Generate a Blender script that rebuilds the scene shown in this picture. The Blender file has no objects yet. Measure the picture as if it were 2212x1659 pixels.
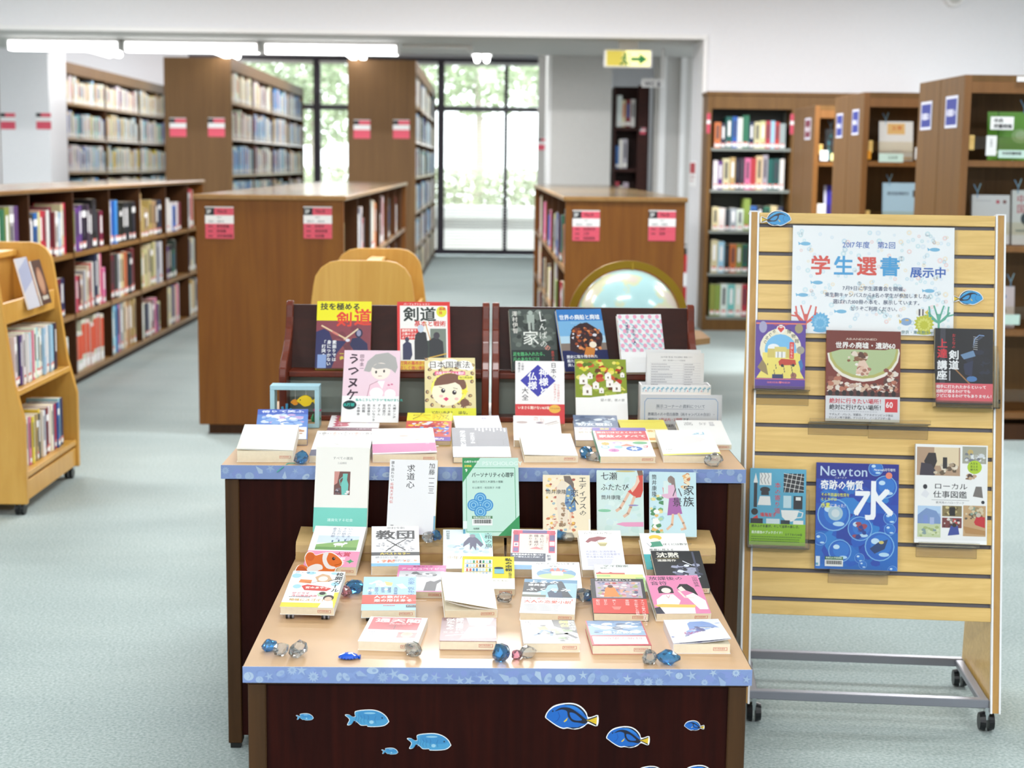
import bpy, bmesh, math, random
from mathutils import Vector, Matrix
sc = bpy.context.scene
COL = sc.collection
PI = math.pi

# ---------------------------------------------------------------- camera, world, lights, exposure
F, CX, CY, EYE = 3345.0, 1106.0, 829.5, Vector((0, 0, 1.32))
eZ = Vector((291, 23670, 3345)).normalized()
eY = Vector((-56, 472.5, -3345)); eY = (eY - eY.dot(eZ) * eZ).normalized()
eX = eY.cross(eZ)
CAMR = Matrix((eX, eY, eZ))
cd = bpy.data.cameras.new('camera'); cam = bpy.data.objects.new('camera', cd); COL.objects.link(cam)
cam.matrix_world = Matrix.Translation(EYE) @ CAMR.to_4x4()
cd.sensor_width = 36; cd.lens = 36 * F / 2212; cd.clip_start = 0.05; cd.clip_end = 200
cd.dof.use_dof = True; cd.dof.focus_distance = 3.05; cd.dof.aperture_fstop = 5.2
sc.camera = cam
sc.view_settings.view_transform = 'Standard'; sc.view_settings.look = 'None'
sc.view_settings.gamma = 1.0; sc.view_settings.use_curve_mapping = False
sc.view_settings.exposure = 0.0
sc.cycles.use_denoising = True
sc.cycles.max_bounces = 8; sc.cycles.transparent_max_bounces = 16
sc.cycles.caustics_reflective = False; sc.cycles.caustics_refractive = False

w = bpy.data.worlds.new('sky'); sc.world = w; w.use_nodes = True
bg = w.node_tree.nodes['Background']; bg.inputs[0].default_value = (0.93, 0.97, 1.0, 1); bg.inputs[1].default_value = 5.0

def area(name, loc, sx, sy, power, col=(0.985, 0.985, 1.0), rot=(0, 0, 0)):
    l = bpy.data.lights.new(name, 'AREA'); l.shape = 'RECTANGLE'; l.size = sx; l.size_y = sy
    l.energy = power * .62; l.color = col
    o = bpy.data.objects.new(name, l); COL.objects.link(o); o.location = loc; o.rotation_euler = rot
    return o
LAMPS = []
for ly in (1.6, 4.4, 7.2, 10.0):
    for lx in (-3.2, 0.0, 3.2):
        LAMPS.append((lx, ly)); area('ceiling_lamp_light', (lx, ly, 3.02), 1.25, 0.34, {1.6: 18, 4.4: 44, 7.2: 84, 10.0: 285}[ly])
for lx in (-3.4, -0.2, 3.0):
    LAMPS.append((lx, -1.4)); area('ceiling_lamp_light', (lx, -1.4, 3.02), 1.25, 0.34, 215)
for lx in (-5.9, -3.88, -2.0, 0.0):
    area('hall_lamp_light', (lx, 18.6, 2.8), 0.3, 4.0, 118)
area('hall_wall_fill', (-6.0, 20.6, 2.75), 4.5, 0.3, 75, rot=(1.15, 0, 0))  # unseen fill light, added to brighten the window-side wall
area('corridor_light', (-1.6, 14.1, 2.26), 5.0, 0.2, 55)

# ---------------------------------------------------------------- helpers
def ray(px, py): return CAMR @ Vector(((px - CX) / F, -(py - CY) / F, -1.0))
def at_z(px, py, z): r = ray(px, py); return EYE + r * ((z - EYE.z) / r.z)
def at_y(px, py, y): r = ray(px, py); return EYE + r * (y / r.y)
def on_plane(px, py, p0, n): r = ray(px, py); return EYE + r * ((p0 - EYE).dot(n) / r.dot(n))
def project(p):
    c = CAMR.transposed() @ (Vector(p) - EYE); return (CX + c.x / -c.z * F, CY - c.y / -c.z * F)
def lin(c):
    if isinstance(c, str):
        c = [int(c[i:i + 2], 16) / 255 for i in (0, 2, 4)]
    return tuple((v / 12.92 if v <= 0.04045 else ((v + 0.055) / 1.055) ** 2.4) for v in c[:3]) + (1,)

def new_mat(name):
    m = bpy.data.materials.new(name); m.use_nodes = True
    return m, m.node_tree.nodes, m.node_tree.links, m.node_tree.nodes['Principled BSDF']
def plain(name, c, rough=0.5, metal=0.0, spec=0.5, noise=0.0, nscale=30, bump=0.0, coat=0.0):
    m, N, L, b = new_mat(name)
    b.inputs['Base Color'].default_value = lin(c); b.inputs['Roughness'].default_value = rough
    b.inputs['Metallic'].default_value = metal; b.inputs['Specular IOR Level'].default_value = spec
    b.inputs['Coat Weight'].default_value = coat; b.inputs['Coat Roughness'].default_value = 0.15
    if noise or bump:
        tc = N.new('ShaderNodeTexCoord'); t = N.new('ShaderNodeTexNoise'); t.inputs['Scale'].default_value = nscale
        t.inputs['Detail'].default_value = 4; L.new(tc.outputs['Object'], t.inputs['Vector'])
        if noise:
            r = N.new('ShaderNodeValToRGB'); c0 = lin(c)
            r.color_ramp.elements[0].position = 0.3; r.color_ramp.elements[1].position = 0.7
            r.color_ramp.elements[0].color = tuple(v * (1 - noise) for v in c0[:3]) + (1,)
            r.color_ramp.elements[1].color = tuple(min(1, v * (1 + noise)) for v in c0[:3]) + (1,)
            L.new(t.outputs['Fac'], r.inputs[0]); L.new(r.outputs[0], b.inputs['Base Color'])
        if bump:
            bp = N.new('ShaderNodeBump'); bp.inputs['Strength'].default_value = bump; bp.inputs['Distance'].default_value = 0.004
            L.new(t.outputs['Fac'], bp.inputs['Height']); L.new(bp.outputs[0], b.inputs['Normal'])
    return m
def wood(name, c1, c2, rough=0.4, scale=(18, 18, 1.2), coat=0.0, spec=0.5, dist=2.0):
    m, N, L, b = new_mat(name)
    tc = N.new('ShaderNodeTexCoord'); mp = N.new('ShaderNodeMapping'); mp.inputs['Scale'].default_value = scale
    t = N.new('ShaderNodeTexNoise'); t.inputs['Scale'].default_value = 1.6; t.inputs['Detail'].default_value = 8; t.inputs['Distortion'].default_value = dist
    t.inputs['Roughness'].default_value = 0.6
    r = N.new('ShaderNodeValToRGB'); r.color_ramp.elements[0].position = 0.32; r.color_ramp.elements[1].position = 0.68
    r.color_ramp.elements[0].color = lin(c1); r.color_ramp.elements[1].color = lin(c2)
    L.new(tc.outputs['Object'], mp.inputs[0]); L.new(mp.outputs[0], t.inputs['Vector']); L.new(t.outputs['Fac'], r.inputs[0])
    L.new(r.outputs[0], b.inputs['Base Color']); b.inputs['Roughness'].default_value = rough
    b.inputs['Coat Weight'].default_value = coat; b.inputs['Coat Roughness'].default_value = 0.2; b.inputs['Specular IOR Level'].default_value = spec
    return m
def printed(name, rough=0.4, coat=0.0, k=0.87):
    m, N, L, b = new_mat(name)
    a = N.new('ShaderNodeVertexColor'); a.layer_name = 'Col'; pw = N.new('ShaderNodeMixRGB'); pw.blend_type = 'MULTIPLY'; pw.inputs[0].default_value = 1; pw.inputs[2].default_value = (k, k, k, 1)
    L.new(a.outputs[0], pw.inputs[1]); L.new(pw.outputs[0], b.inputs['Base Color'])
    b.inputs['Roughness'].default_value = rough; b.inputs['Coat Weight'].default_value = coat; b.inputs['Coat Roughness'].default_value = 0.12
    return m
def emit(name, c, s):
    m, N, L, b = new_mat(name); b.inputs['Base Color'].default_value = lin(c)
    b.inputs['Emission Color'].default_value = lin(c); b.inputs['Emission Strength'].default_value = s
    return m
def clear(name, c, gloss=0.12, rough=0.03):
    m, N, L, b = new_mat(name); N.remove(b); out = N['Material Output']
    t = N.new('ShaderNodeBsdfTransparent'); t.inputs[0].default_value = lin(c)
    g = N.new('ShaderNodeBsdfGlossy'); g.inputs['Roughness'].default_value = rough
    fr = N.new('ShaderNodeFresnel'); fr.inputs[0].default_value = 1.45
    mth = N.new('ShaderNodeMath'); mth.operation = 'ADD'; mth.inputs[1].default_value = gloss - 0.04; mth.use_clamp = True
    mx = N.new('ShaderNodeMixShader'); L.new(fr.outputs[0], mth.inputs[0]); L.new(mth.outputs[0], mx.inputs[0])
    L.new(t.outputs[0], mx.inputs[1]); L.new(g.outputs[0], mx.inputs[2]); L.new(mx.outputs[0], out.inputs[0])
    return m
def gem(name, c):
    m = clear(name, c, 0.12, 0.03); N, L = m.node_tree.nodes, m.node_tree.links
    t = [n for n in N if n.type == 'BSDF_TRANSPARENT'][0]; fin = [n for n in N if n.type == 'MIX_SHADER'][0]
    d = N.new('ShaderNodeBsdfTranslucent'); d.inputs[0].default_value = lin(c); d2 = N.new('ShaderNodeBsdfDiffuse'); d2.inputs[0].default_value = lin(c)
    a = N.new('ShaderNodeMixShader'); a.inputs[0].default_value = .5; L.new(d.outputs[0], a.inputs[1]); L.new(d2.outputs[0], a.inputs[2])
    b = N.new('ShaderNodeMixShader'); b.inputs[0].default_value = .16; L.new(t.outputs[0], b.inputs[1]); L.new(a.outputs[0], b.inputs[2]); L.new(b.outputs[0], fin.inputs[1])
    return m


M = dict(
    wall=plain('painted_wall', 'e6e6e9', 0.7, noise=0.015, nscale=40),
    wall_grey=plain('grey_painted_wall', 'c4c2be', 0.7, noise=0.02),
    ceiling=plain('ceiling_paint', 'dcdcdc', 0.8),
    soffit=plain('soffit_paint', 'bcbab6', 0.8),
    trimw=plain('white_trim', 'ecebea', 0.4),
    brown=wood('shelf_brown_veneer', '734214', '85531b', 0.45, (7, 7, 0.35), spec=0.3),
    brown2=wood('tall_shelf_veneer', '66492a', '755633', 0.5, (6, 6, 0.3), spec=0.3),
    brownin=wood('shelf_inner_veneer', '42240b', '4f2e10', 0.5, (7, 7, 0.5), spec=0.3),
    topwood=wood('shelf_top_edge_veneer', '8f6736', '9f7743', 0.28, (6, 1.0, 6)),
    toptop=wood('shelf_top_veneer', '604c30', '6e5a3c', 0.16, (6, 1.0, 6)),
    magwood=wood('magazine_case_veneer', '694a26', '7a5930', 0.45, (7, 7, 0.4), spec=0.3),
    magedge=wood('magazine_case_edge', '7d5227', '8b5e30', 0.4, (7, 7, 0.4)),
    dark=wood('dark_desk_panel', '1e0503', '2e0b05', 0.5, (14, 14, 0.8), spec=0.1),
    post=wood('desk_corner_post', '3c260f', '4a3016', 0.45, (14, 14, 0.8), spec=0.25),
    rack=wood('mahogany_rack', '5a200f', '702c16', 0.32, (6, 20, 3), coat=0.2, spec=0.35),
    rackin=wood('rack_inner_board', '2c0f08', '3a160c', 0.45, (3, 10, 10), spec=0.25),
    rackgrey=plain('rack_grey_board', '7c8880', 0.5),
    oak=wood('light_oak', 'd09a42', 'dcaa52', 0.38, (9, 9, 0.7), coat=0.15),
    oakd=wood('oak_inner', 'b5843a', 'c29246', 0.42, (9, 9, 0.7)),
    slat=wood('slat_board_veneer', 'd6ae60', 'eac579', 0.38, (1.1, 14, 22), coat=0.1),
    slatedge=wood('slat_board_edge', 'b1833f', 'c0924b', 0.4, (20, 20, 1.5)),
    groove=plain('slat_groove_grey', '5f5d66', 0.5),
    whitetrim=plain('white_pvc_edge', 'f0f0f2', 0.35),
    steel=plain('grey_steel_bar', '8b8d96', 0.35, metal=0.35),
    steeldark=plain('dark_shelf_steel', '3a3e3c', 0.5),
    steelshelf=plain('grey_green_shelf_steel', '8a908a', 0.45),
    rubber=plain('black_caster', '0c0c10', 0.35),
    chrome=plain('chrome', 'c8ccd0', 0.2, metal=1.0),
    brass=plain('aged_brass', 'a8872a', 0.33, metal=0.75),
    kraft=plain('kraft_paper', 'c9a47c', 0.42, spec=0.5, noise=0.05, nscale=9, coat=0.12),
    kraft2=plain('kraft_wrap', 'c3a26c', 0.5, noise=0.07, nscale=20, bump=0.4),
    pages=plain('page_paper', 'e9e0c8', 0.8, noise=0.03, nscale=120),
    pagesw=plain('white_page_paper', 'eeebe0', 0.8),
    card=plain('white_card', 'fafafa', 0.5),
    paleblue=plain('pale_blue_card', 'a9d3e0', 0.5, noise=0.04, nscale=30),
    ptoy=plain('yellow_toy', 'e9cb1e', 0.35), ptoyo=plain('orange_toy', 'e89a28', 0.35), ptoyb=plain('blue_toy', '3f8fb8', 0.4),
    ptoyp=plain('pink_toy', 'c8467e', 0.35), ptoyg=plain('green_toy', '2f8a58', 0.5),
    red=plain('extinguisher_red', 'b81420', 0.3), black=plain('black_plastic', '121212', 0.4),
    frame=plain('window_frame_bronze', '433c48', 0.45),
    blind=plain('blind_slat', 'd8d8dc', 0.6),
    glass=clear('window_glass', 'fbfdfc', 0.05), acrylic=clear('clear_acrylic', 'faf7ee', 0.05),
    film=clear('laminate_film', 'ffffff', 0.04, 0.08),
    lamp=emit('fluorescent_tube', 'ffffff', 9.0), lampw=emit('fluorescent_panel', 'fffdf8', 3.5),
    print=printed('printed_paper', 0.45), gloss=printed('glossy_cover_print', 0.34, 0.0), mattep=printed('card_print', 0.5, k=0.97),
    leaf=plain('hedge_leaves', 'b2bb9c', 0.7, noise=0.4, nscale=7), leaf2=plain('tree_leaves', 'b6c4a4', 0.7, noise=0.4, nscale=4),
    bark=plain('bark', 'b4aaa0', 0.8, noise=0.2), pave=plain('outdoor_paving', 'd6d2cc', 0.8, noise=0.05, nscale=3), kerb=plain('outdoor_kerb', 'e8e6e2', 0.8),
    gblue=gem('blue_acrylic_gem', '86cdff'), gclear=gem('clear_acrylic_gem', 'fcfeff'), gpink=gem('pink_acrylic_gem', 'f8ccdc'),
    gdeep=plain('deep_blue_acrylic', '1658d0', 0.12, coat=0.8),
)
def carpet():
    m, N, L, b = new_mat('grey_green_carpet')
    tc = N.new('ShaderNodeTexCoord')
    t1 = N.new('ShaderNodeTexNoise'); t1.inputs['Scale'].default_value = 130; t1.inputs['Detail'].default_value = 3
    t2 = N.new('ShaderNodeTexNoise'); t2.inputs['Scale'].default_value = 1.7; t2.inputs['Detail'].default_value = 5
    mp = N.new('ShaderNodeMapping'); mp.inputs['Scale'].default_value = (0.6, 1.8, 1)
    L.new(tc.outputs['Object'], t1.inputs['Vector']); L.new(tc.outputs['Object'], mp.inputs[0]); L.new(mp.outputs[0], t2.inputs['Vector'])
    r1 = N.new('ShaderNodeValToRGB'); r1.color_ramp.elements[0].position = 0.3; r1.color_ramp.elements[1].position = 0.7
    r1.color_ramp.elements[0].color = lin('8c9d9b'); r1.color_ramp.elements[1].color = lin('bac6c4')
    r2 = N.new('ShaderNodeValToRGB'); r2.color_ramp.elements[0].position = 0.35; r2.color_ramp.elements[1].position = 0.65
    r2.color_ramp.elements[0].color = (0.86, 0.88, 0.89, 1); r2.color_ramp.elements[1].color = (1, 1, 1, 1)
    mx = N.new('ShaderNodeMixRGB'); mx.blend_type = 'MULTIPLY'; mx.inputs[0].default_value = 1
    L.new(t1.outputs['Fac'], r1.inputs[0]); L.new(t2.outputs['Fac'], r2.inputs[0]); L.new(r1.outputs[0], mx.inputs[1]); L.new(r2.outputs[0], mx.inputs[2])
    L.new(mx.outputs[0], b.inputs['Base Color']); b.inputs['Roughness'].default_value = 0.9
    b.inputs['Sheen Weight'].default_value = 0.15; b.inputs['Specular IOR Level'].default_value = 0.25
    bp = N.new('ShaderNodeBump'); bp.inputs['Strength'].default_value = 0.5; bp.inputs['Distance'].default_value = 0.004
    L.new(t1.outputs['Fac'], bp.inputs['Height']); L.new(bp.outputs[0], b.inputs['Normal'])
    return m
M['carpet'] = carpet()
def objcol():
    m, N, L, b = new_mat('book_cloth'); oi = N.new('ShaderNodeObjectInfo'); L.new(oi.outputs['Color'], b.inputs['Base Color'])
    b.inputs['Roughness'].default_value = 0.45; return m
M['cloth'] = objcol()

MATW = {}
def world_of(o): return MATW.get(o.name, Matrix.Identity(4))
def tag(o, label=None, cat=None, group=None, kind=None):
    if label: o['label'] = label
    if cat: o['category'] = cat
    if group: o['group'] = group
    if kind: o['kind'] = kind
    return o
def thing(name, label, cat, loc=(0, 0, 0), mw=None, group=None):
    o = bpy.data.objects.new(name, None); COL.objects.link(o); o.empty_display_size = 0.05
    mw = mw or Matrix.Translation(Vector(loc)); o.matrix_world = mw; MATW[o.name] = mw
    return tag(o, label, cat, group)

class MB:
    def __init__(s): s.v = []; s.f = []; s.m = []; s.c = []; s.col = None; s.mi = 0
    def face(s, idx): s.f.append(idx); s.m.append(s.mi); s.c.append(s.col)
    def poly(s, pts):
        n = len(s.v); s.v += [tuple(p) for p in pts]; s.face(tuple(range(n, n + len(pts))))
    def box(s, x0, x1, y0, y1, z0, z1, mw=None):
        n = len(s.v)
        P = [Vector((x, y, z)) for z in (z0, z1) for y in (y0, y1) for x in (x0, x1)]
        if mw: P = [mw @ p for p in P]
        s.v += [tuple(p) for p in P]
        for q in ((0, 2, 3, 1), (4, 5, 7, 6), (0, 1, 5, 4), (2, 6, 7, 3), (0, 4, 6, 2), (1, 3, 7, 5)): s.face(tuple(n + i for i in q))
        return s
    def prism(s, poly, a0, a1, axis='y', mw=None):
        # poly in the two other axes (x,z for y; y,z for x; x,y for z)
        k = len(poly); n = len(s.v)
        def P(p, a): return {'y': (p[0], a, p[1]), 'x': (a, p[0], p[1]), 'z': (p[0], p[1], a)}[axis]
        V = [Vector(P(p, a)) for a in (a0, a1) for p in poly]
        if mw: V = [mw @ v for v in V]
        s.v += [tuple(v) for v in V]
        s.face(tuple(range(n, n + k))); s.face(tuple(range(n + 2 * k - 1, n + k - 1, -1)))
        for i in range(k): j = (i + 1) % k; s.face((n + i, n + k + i, n + k + j, n + j))
        return s
    def cyl(s, p0, p1, r0, r1=None, seg=12):
        r1 = r0 if r1 is None else r1
        p0, p1 = Vector(p0), Vector(p1); d = (p1 - p0).normalized()
        a = d.orthogonal().normalized(); b = d.cross(a); n = len(s.v)
        for p, r in ((p0, r0), (p1, r1)):
            for i in range(seg):
                t = 2 * PI * i / seg; s.v.append(tuple(p + (a * math.cos(t) + b * math.sin(t)) * r))
        s.face(tuple(range(n + seg - 1, n - 1, -1))); s.face(tuple(range(n + seg, n + 2 * seg)))
        for i in range(seg): j = (i + 1) % seg; s.face((n + i, n + j, n + seg + j, n + seg + i))
        return s
    def tube(s, pts, r, seg=8, rx=None):
        rings = []; pts = [Vector(p) for p in pts]; up = None
        for i, p in enumerate(pts):
            d = (pts[min(i + 1, len(pts) - 1)] - pts[max(i - 1, 0)]).normalized()
            up = (up - d * up.dot(d)).normalized() if up else d.orthogonal().normalized()
            b = d.cross(up); n = len(s.v); rr = r[i] if isinstance(r, (list, tuple)) else r
            for k in range(seg):
                t = 2 * PI * k / seg; s.v.append(tuple(p + up * math.cos(t) * rr + b * math.sin(t) * (rx or rr)))
            rings.append(n)
        for a, b2 in zip(rings, rings[1:]):
            for k in range(seg): j = (k + 1) % seg; s.face((a + k, a + j, b2 + j, b2 + k))
        s.face(tuple(range(rings[0] + seg - 1, rings[0] - 1, -1))); s.face(tuple(range(rings[-1], rings[-1] + seg)))
        return s
    def lathe(s, prof, c=(0, 0, 0), seg=20, mw=None):
        n = len(s.v); c = Vector(c)
        for r, z in prof:
            for k in range(seg):
                t = 2 * PI * k / seg; p = c + Vector((r * math.cos(t), r * math.sin(t), z)); s.v.append(tuple(mw @ p if mw else p))
        for i in range(len(prof) - 1):
            for k in range(seg): j = (k + 1) % seg; a = n + i * seg; s.face((a + k, a + j, a + seg + j, a + seg + k))
        s.face(tuple(range(n + seg - 1, n - 1, -1))); a = n + (len(prof) - 1) * seg; s.face(tuple(range(a, a + seg)))
        return s
    def mesh(s, name, mats, smooth=False, bevel=0.0):
        me = bpy.data.meshes.new(name); me.from_pydata(s.v, [], s.f)
        for m in mats: me.materials.append(M[m] if isinstance(m, str) else m)
        me.polygons.foreach_set('material_index', s.m)
        if any(c is not None for c in s.c):
            ca = me.color_attributes.new('Col', 'FLOAT_COLOR', 'CORNER'); buf = []
            for f, c in zip(s.f, s.c): buf += list(c or (1, 1, 1, 1)) * len(f)
            ca.data.foreach_set('color', buf)
        if bevel:
            bm = bmesh.new(); bm.from_mesh(me)
            bmesh.ops.bevel(bm, geom=list(bm.edges), offset=bevel, segments=1, affect='EDGES', clamp_overlap=True)
            bm.to_mesh(me); bm.free()
        if smooth: me.polygons.foreach_set('use_smooth', [True] * len(me.polygons))
        me.update(); return me
    def build(s, name, mats, parent=None, local=False, smooth=False, bevel=0.0, label=None, kind=None):
        if isinstance(mats, str) or not isinstance(mats, (list, tuple)): mats = [mats]
        me = s.mesh(name, mats, smooth, bevel); o = bpy.data.objects.new(name, me); COL.objects.link(o)
        if parent:
            o.parent = parent
            if not local: me.transform(world_of(parent).inverted())
        else:
            xs = [v[0] for v in s.v]; ys = [v[1] for v in s.v]; zs = [v[2] for v in s.v]
            c = Vector(((min(xs) + max(xs)) / 2, (min(ys) + max(ys)) / 2, min(zs)))
            me.transform(Matrix.Translation(-c)); o.location = c
        MATW[o.name] = Matrix.Identity(4) if not parent else world_of(parent)
        if label: o['label'] = label
        if kind: o['kind'] = kind
        return o
def box(name, mats, b, parent=None, bevel=0.0, **k): return MB().box(*b).build(name, mats, parent, bevel=bevel, **k)
def sub(o, b, name, mats, bevel=0.0, **k):           # a sub-part: parent is a mesh part whose world frame equals its thing's
    return MB().box(*b).build(name, mats, o, bevel=bevel, **k)

# ---------------------------------------------------------------- flat print (lettering and pictures) as coloured faces
GL = {}
GSC = bpy.data.scenes.new('glyphs')
def glyph(ch, bold):
    k = ch
    if k in GL: return GL[k]
    c = bpy.data.curves.new('g', 'FONT'); c.body = ch; c.size = 1; c.resolution_u = 1 if ord(ch) > 0x2e80 else 2
    
    o = bpy.data.objects.new('g', c); GSC.collection.objects.link(o); vl = GSC.view_layers[0]; vl.update()
    ev = o.evaluated_get(vl.depsgraph); me = ev.to_mesh()
    vs = [(v.co.x, v.co.y) for v in me.vertices]; fs = [tuple(p.vertices) for p in me.polygons]
    ev.to_mesh_clear(); bpy.data.objects.remove(o); bpy.data.curves.remove(c)
    if vs:
        x0 = min(v[0] for v in vs); x1 = max(v[0] for v in vs)
    else: x0, x1 = 0, 0.3
    wide = ord(ch) > 0x2e80
    GL[k] = (vs, fs, x0, x1, wide); return GL[k]
def star(cx, cy, r, k=5, inner=0.4, rot=0.0, sy=1.0):
    return [(cx + math.cos(rot + PI * i / k) * r * (1 if i % 2 == 0 else inner), cy + sy * math.sin(rot + PI * i / k) * r * (1 if i % 2 == 0 else inner)) for i in range(2 * k)]
def ell(cx, cy, rx, ry, n=20, rot=0.0):
    return [(cx + rx * math.cos(t) * math.cos(rot) - ry * math.sin(t) * math.sin(rot), cy + rx * math.cos(t) * math.sin(rot) + ry * math.sin(t) * math.cos(rot)) for t in [2 * PI * i / n for i in range(n)]]
def art(items, w, h, name, parent, mw=None, mat='gloss', z=0.0004, local=True, U=100.0, W=None):
    """items are drawn on a sheet W(=100) units wide, y down; w, h in metres; later items lie a hair above earlier ones."""
    s = w / U; mb = MB(); lay = [z]; step = 0.000012; mw = mw or Matrix.Identity(4); hh = h / s
    cl = lambda x, y: (max(0.0, min(U, x)), max(0.0, min(hh, y)))
    def put(pts, clip=True):
        if clip: pts = [cl(*p) for p in pts]
        a = sum(pts[i][0] * pts[(i + 1) % len(pts)][1] - pts[(i + 1) % len(pts)][0] * pts[i][1] for i in range(len(pts)))
        if abs(a) < 1e-6: return
        if a > 0: pts = pts[::-1]
        mb.poly([mw @ Vector((p[0] * s, h - p[1] * s, lay[0])) for p in pts])
    for it in items:
        k = it[0]; lay[0] += step
        if k == 'Z': step = it[1]; lay[0] += 0.00002; continue
        if k == 'R': mb.col = lin(it[5]); put([(it[1], it[2]), (it[3], it[2]), (it[3], it[4]), (it[1], it[4])])
        elif k == 'E': mb.col = lin(it[5]); put(ell(*it[1:5], rot=it[6] if len(it) > 6 else 0))
        elif k == 'P': mb.col = lin(it[2]); put(it[1])
        elif k == 'S': mb.col = lin(it[4]); put(star(it[1], it[2], it[3], *(it[5:] or ())))
        elif k == 'L':
            mb.col = lin(it[3]); hw = it[2] / 2
            for (xa, ya), (xb, yb) in zip(it[1], it[1][1:]):
                d = math.hypot(xb - xa, yb - ya) or 1; nx, ny = -(yb - ya) / d * hw, (xb - xa) / d * hw; ex, ey = (xb - xa) / d * hw * .6, (yb - ya) / d * hw * .6
                put([(xa + nx - ex, ya + ny - ey), (xb + nx + ex, yb + ny + ey), (xb - nx + ex, yb - ny + ey), (xa - nx - ex, ya - ny - ey)])
        elif k == 'B':
            _, x0, y0, x1, y1, cols, n, smin, smax, seed = it; rg = random.Random(seed)
            for q in range(n):
                lay[0] += 0.000001; mb.col = lin(rg.choice(cols)); r = rg.uniform(smin, smax)
                r = min(r, (x1 - x0) / 2, (y1 - y0) / 2)
                cx = rg.uniform(x0 + r, x1 - r); cy = rg.uniform(y0 + r * .7, y1 - r * .7); kk = rg.randint(6, 9); ph = rg.random() * 6
                put([(cx + math.cos(ph + 2 * PI * i / kk) * r * rg.uniform(.6, 1), cy + math.sin(ph + 2 * PI * i / kk) * r * .8 * rg.uniform(.55, 1)) for i in range(kk)])
        elif k == 'T':
            _, txt, x, y, size, colr = it[:6]; o = it[6] if len(it) > 6 else ''; sx = it[7] if len(it) > 7 else 1.0
            mb.col = lin(colr); px, py = x, y
            for ch in txt:
                if ch == '\n':
                    if 'v' in o: px -= size * 1.2; py = y
                    else: px = x; py += size * 1.2
                    continue
                if ch in ' 　':
                    if 'v' in o: py += size * .6
                    else: px += size * (.4 if ch == ' ' else 1) * sx
                    continue
                vs, fs, gx0, gx1, wide = glyph(ch, 'b' in o)
                vert = 'v' in o; rot = vert and ch in 'ー〜──'
                if 'b' in o: q = .021; offs = ((-q, -q), (q, -q), (-q, q), (q, q)) if size > 5 else ((-q, 0), (q, 0))
                else: offs = ((-.008, -.005), (.008, .005))
                for oi, (ox, oy) in enumerate(offs):
                    n0 = len(mb.v)
                    for vx, vy in vs:
                        ax, ay = (vx, vy) if wide else (vx - gx0, vy)
                        if rot: ax, ay = .85 - (ay + .1), 1 - ax - .12
                        X = px + (ax + ox) * size * sx; Y = py + size * 0.88 - (ay + oy) * size
                        mb.v.append(tuple(mw @ Vector((X * s, h - Y * s, lay[0] + oi * 0.000002))))
                    for f in fs: mb.face(tuple(n0 + i for i in f))
                if vert: py += size * 1.04
                else: px += (size if wide else (gx1 - gx0 + 0.09) * size) * sx
    if not mb.f: return None
    # text faces may wind either way; harmless for opaque print
    return mb.build(name, mat, parent, local=local)
def twidth(txt, size, sx=1.0):
    return sum((size if glyph(c, False)[4] else (glyph(c, False)[3] - glyph(c, False)[2] + .09) * size) if c not in ' 　' else size * .4 for c in txt) * sx
# ================================================================ the setting
def struct(o, **k): o['kind'] = 'structure'; return o
struct(box('floor', 'carpet', (-9, 7, -4, 24.6, -0.1, 0.0)))
WY = 12.9
mb = MB()
mb.box(-9, 1.767, WY, WY + 0.65, 2.395, 3.1)
struct(mb.build('wall_back_header', 'wall'))
mb = MB(); mb.box(1.767, 7, WY, WY + 0.65, 0, 3.1)
struct(mb.build('wall_back', 'wall'))
struct(box('trim_1', 'trimw', (-9, 1.80, WY - 0.02, WY + 0.01, 2.355, 2.395), bevel=0.004))
struct(box('trim_2', 'trimw', (1.767, 1.80, WY - 0.02, WY + 0.01, 0, 2.3545)))
struct(box('baseboard_back', 'groove', (1.80, 7, WY - 0.012, WY, 0, 0.07)))
struct(box('ceiling_corridor', 'soffit', (-9, 3.2, WY + 0.005, 15.05, 2.362, 2.394)))
struct(box('wall_corridor', 'wall_grey', (1.62, 3.2, 15.1, 15.3, 0, 2.9)))
struct(box('trim_3', 'trimw', (1.66, 1.72, 15.06, 15.1, 0, 2.36)))
struct(box('trim_4', 'trimw', (1.86, 1.91, 15.06, 15.1, 0, 2.36)))
struct(box('wall_column', 'wall_grey', (0.62, 1.20, 15.1, 15.65, 0, 2.9)))
struct(box('trim_5', 'trimw', (0.585, 0.62, 15.1, 15.65, 0, 2.9)))
struct(box('wall_pillar', 'wall', (-4.93, -4.43, 16.0, 16.66, 0, 2.9)))
struct(box('wall_hall_left', 'wall', (-9, -8.8, 15.1, 22.7, 0, 2.9)))
struct(box('wall_hall_right', 'wall', (0.86, 4.4, 22.6, 22.8, 0, 2.9)))
struct(box('wall_hall_side', 'wall', (4.2, 4.4, 15.3, 22.6, 0, 2.9)))
struct(box('ceiling', 'ceiling', (-9, 7, -4, WY, 3.1, 3.2)))
struct(box('ceiling_hall', 'ceiling', (-9, 4.4, 15.05, 22.8, 2.9, 3.0)))
struct(box('ceiling_step', 'soffit', (-9, 3.2, 15.05, 15.07, 2.362, 2.9)))
struct(box('wall_front', 'wall', (-9, 7, -4.2, -4, 0, 3.1)))
struct(box('wall_left', 'wall', (-9.2, -9, -4, WY, 0, 3.1)))
struct(box('wall_right', 'wall', (7, 7.2, -4, WY, 0, 3.1)))
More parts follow.
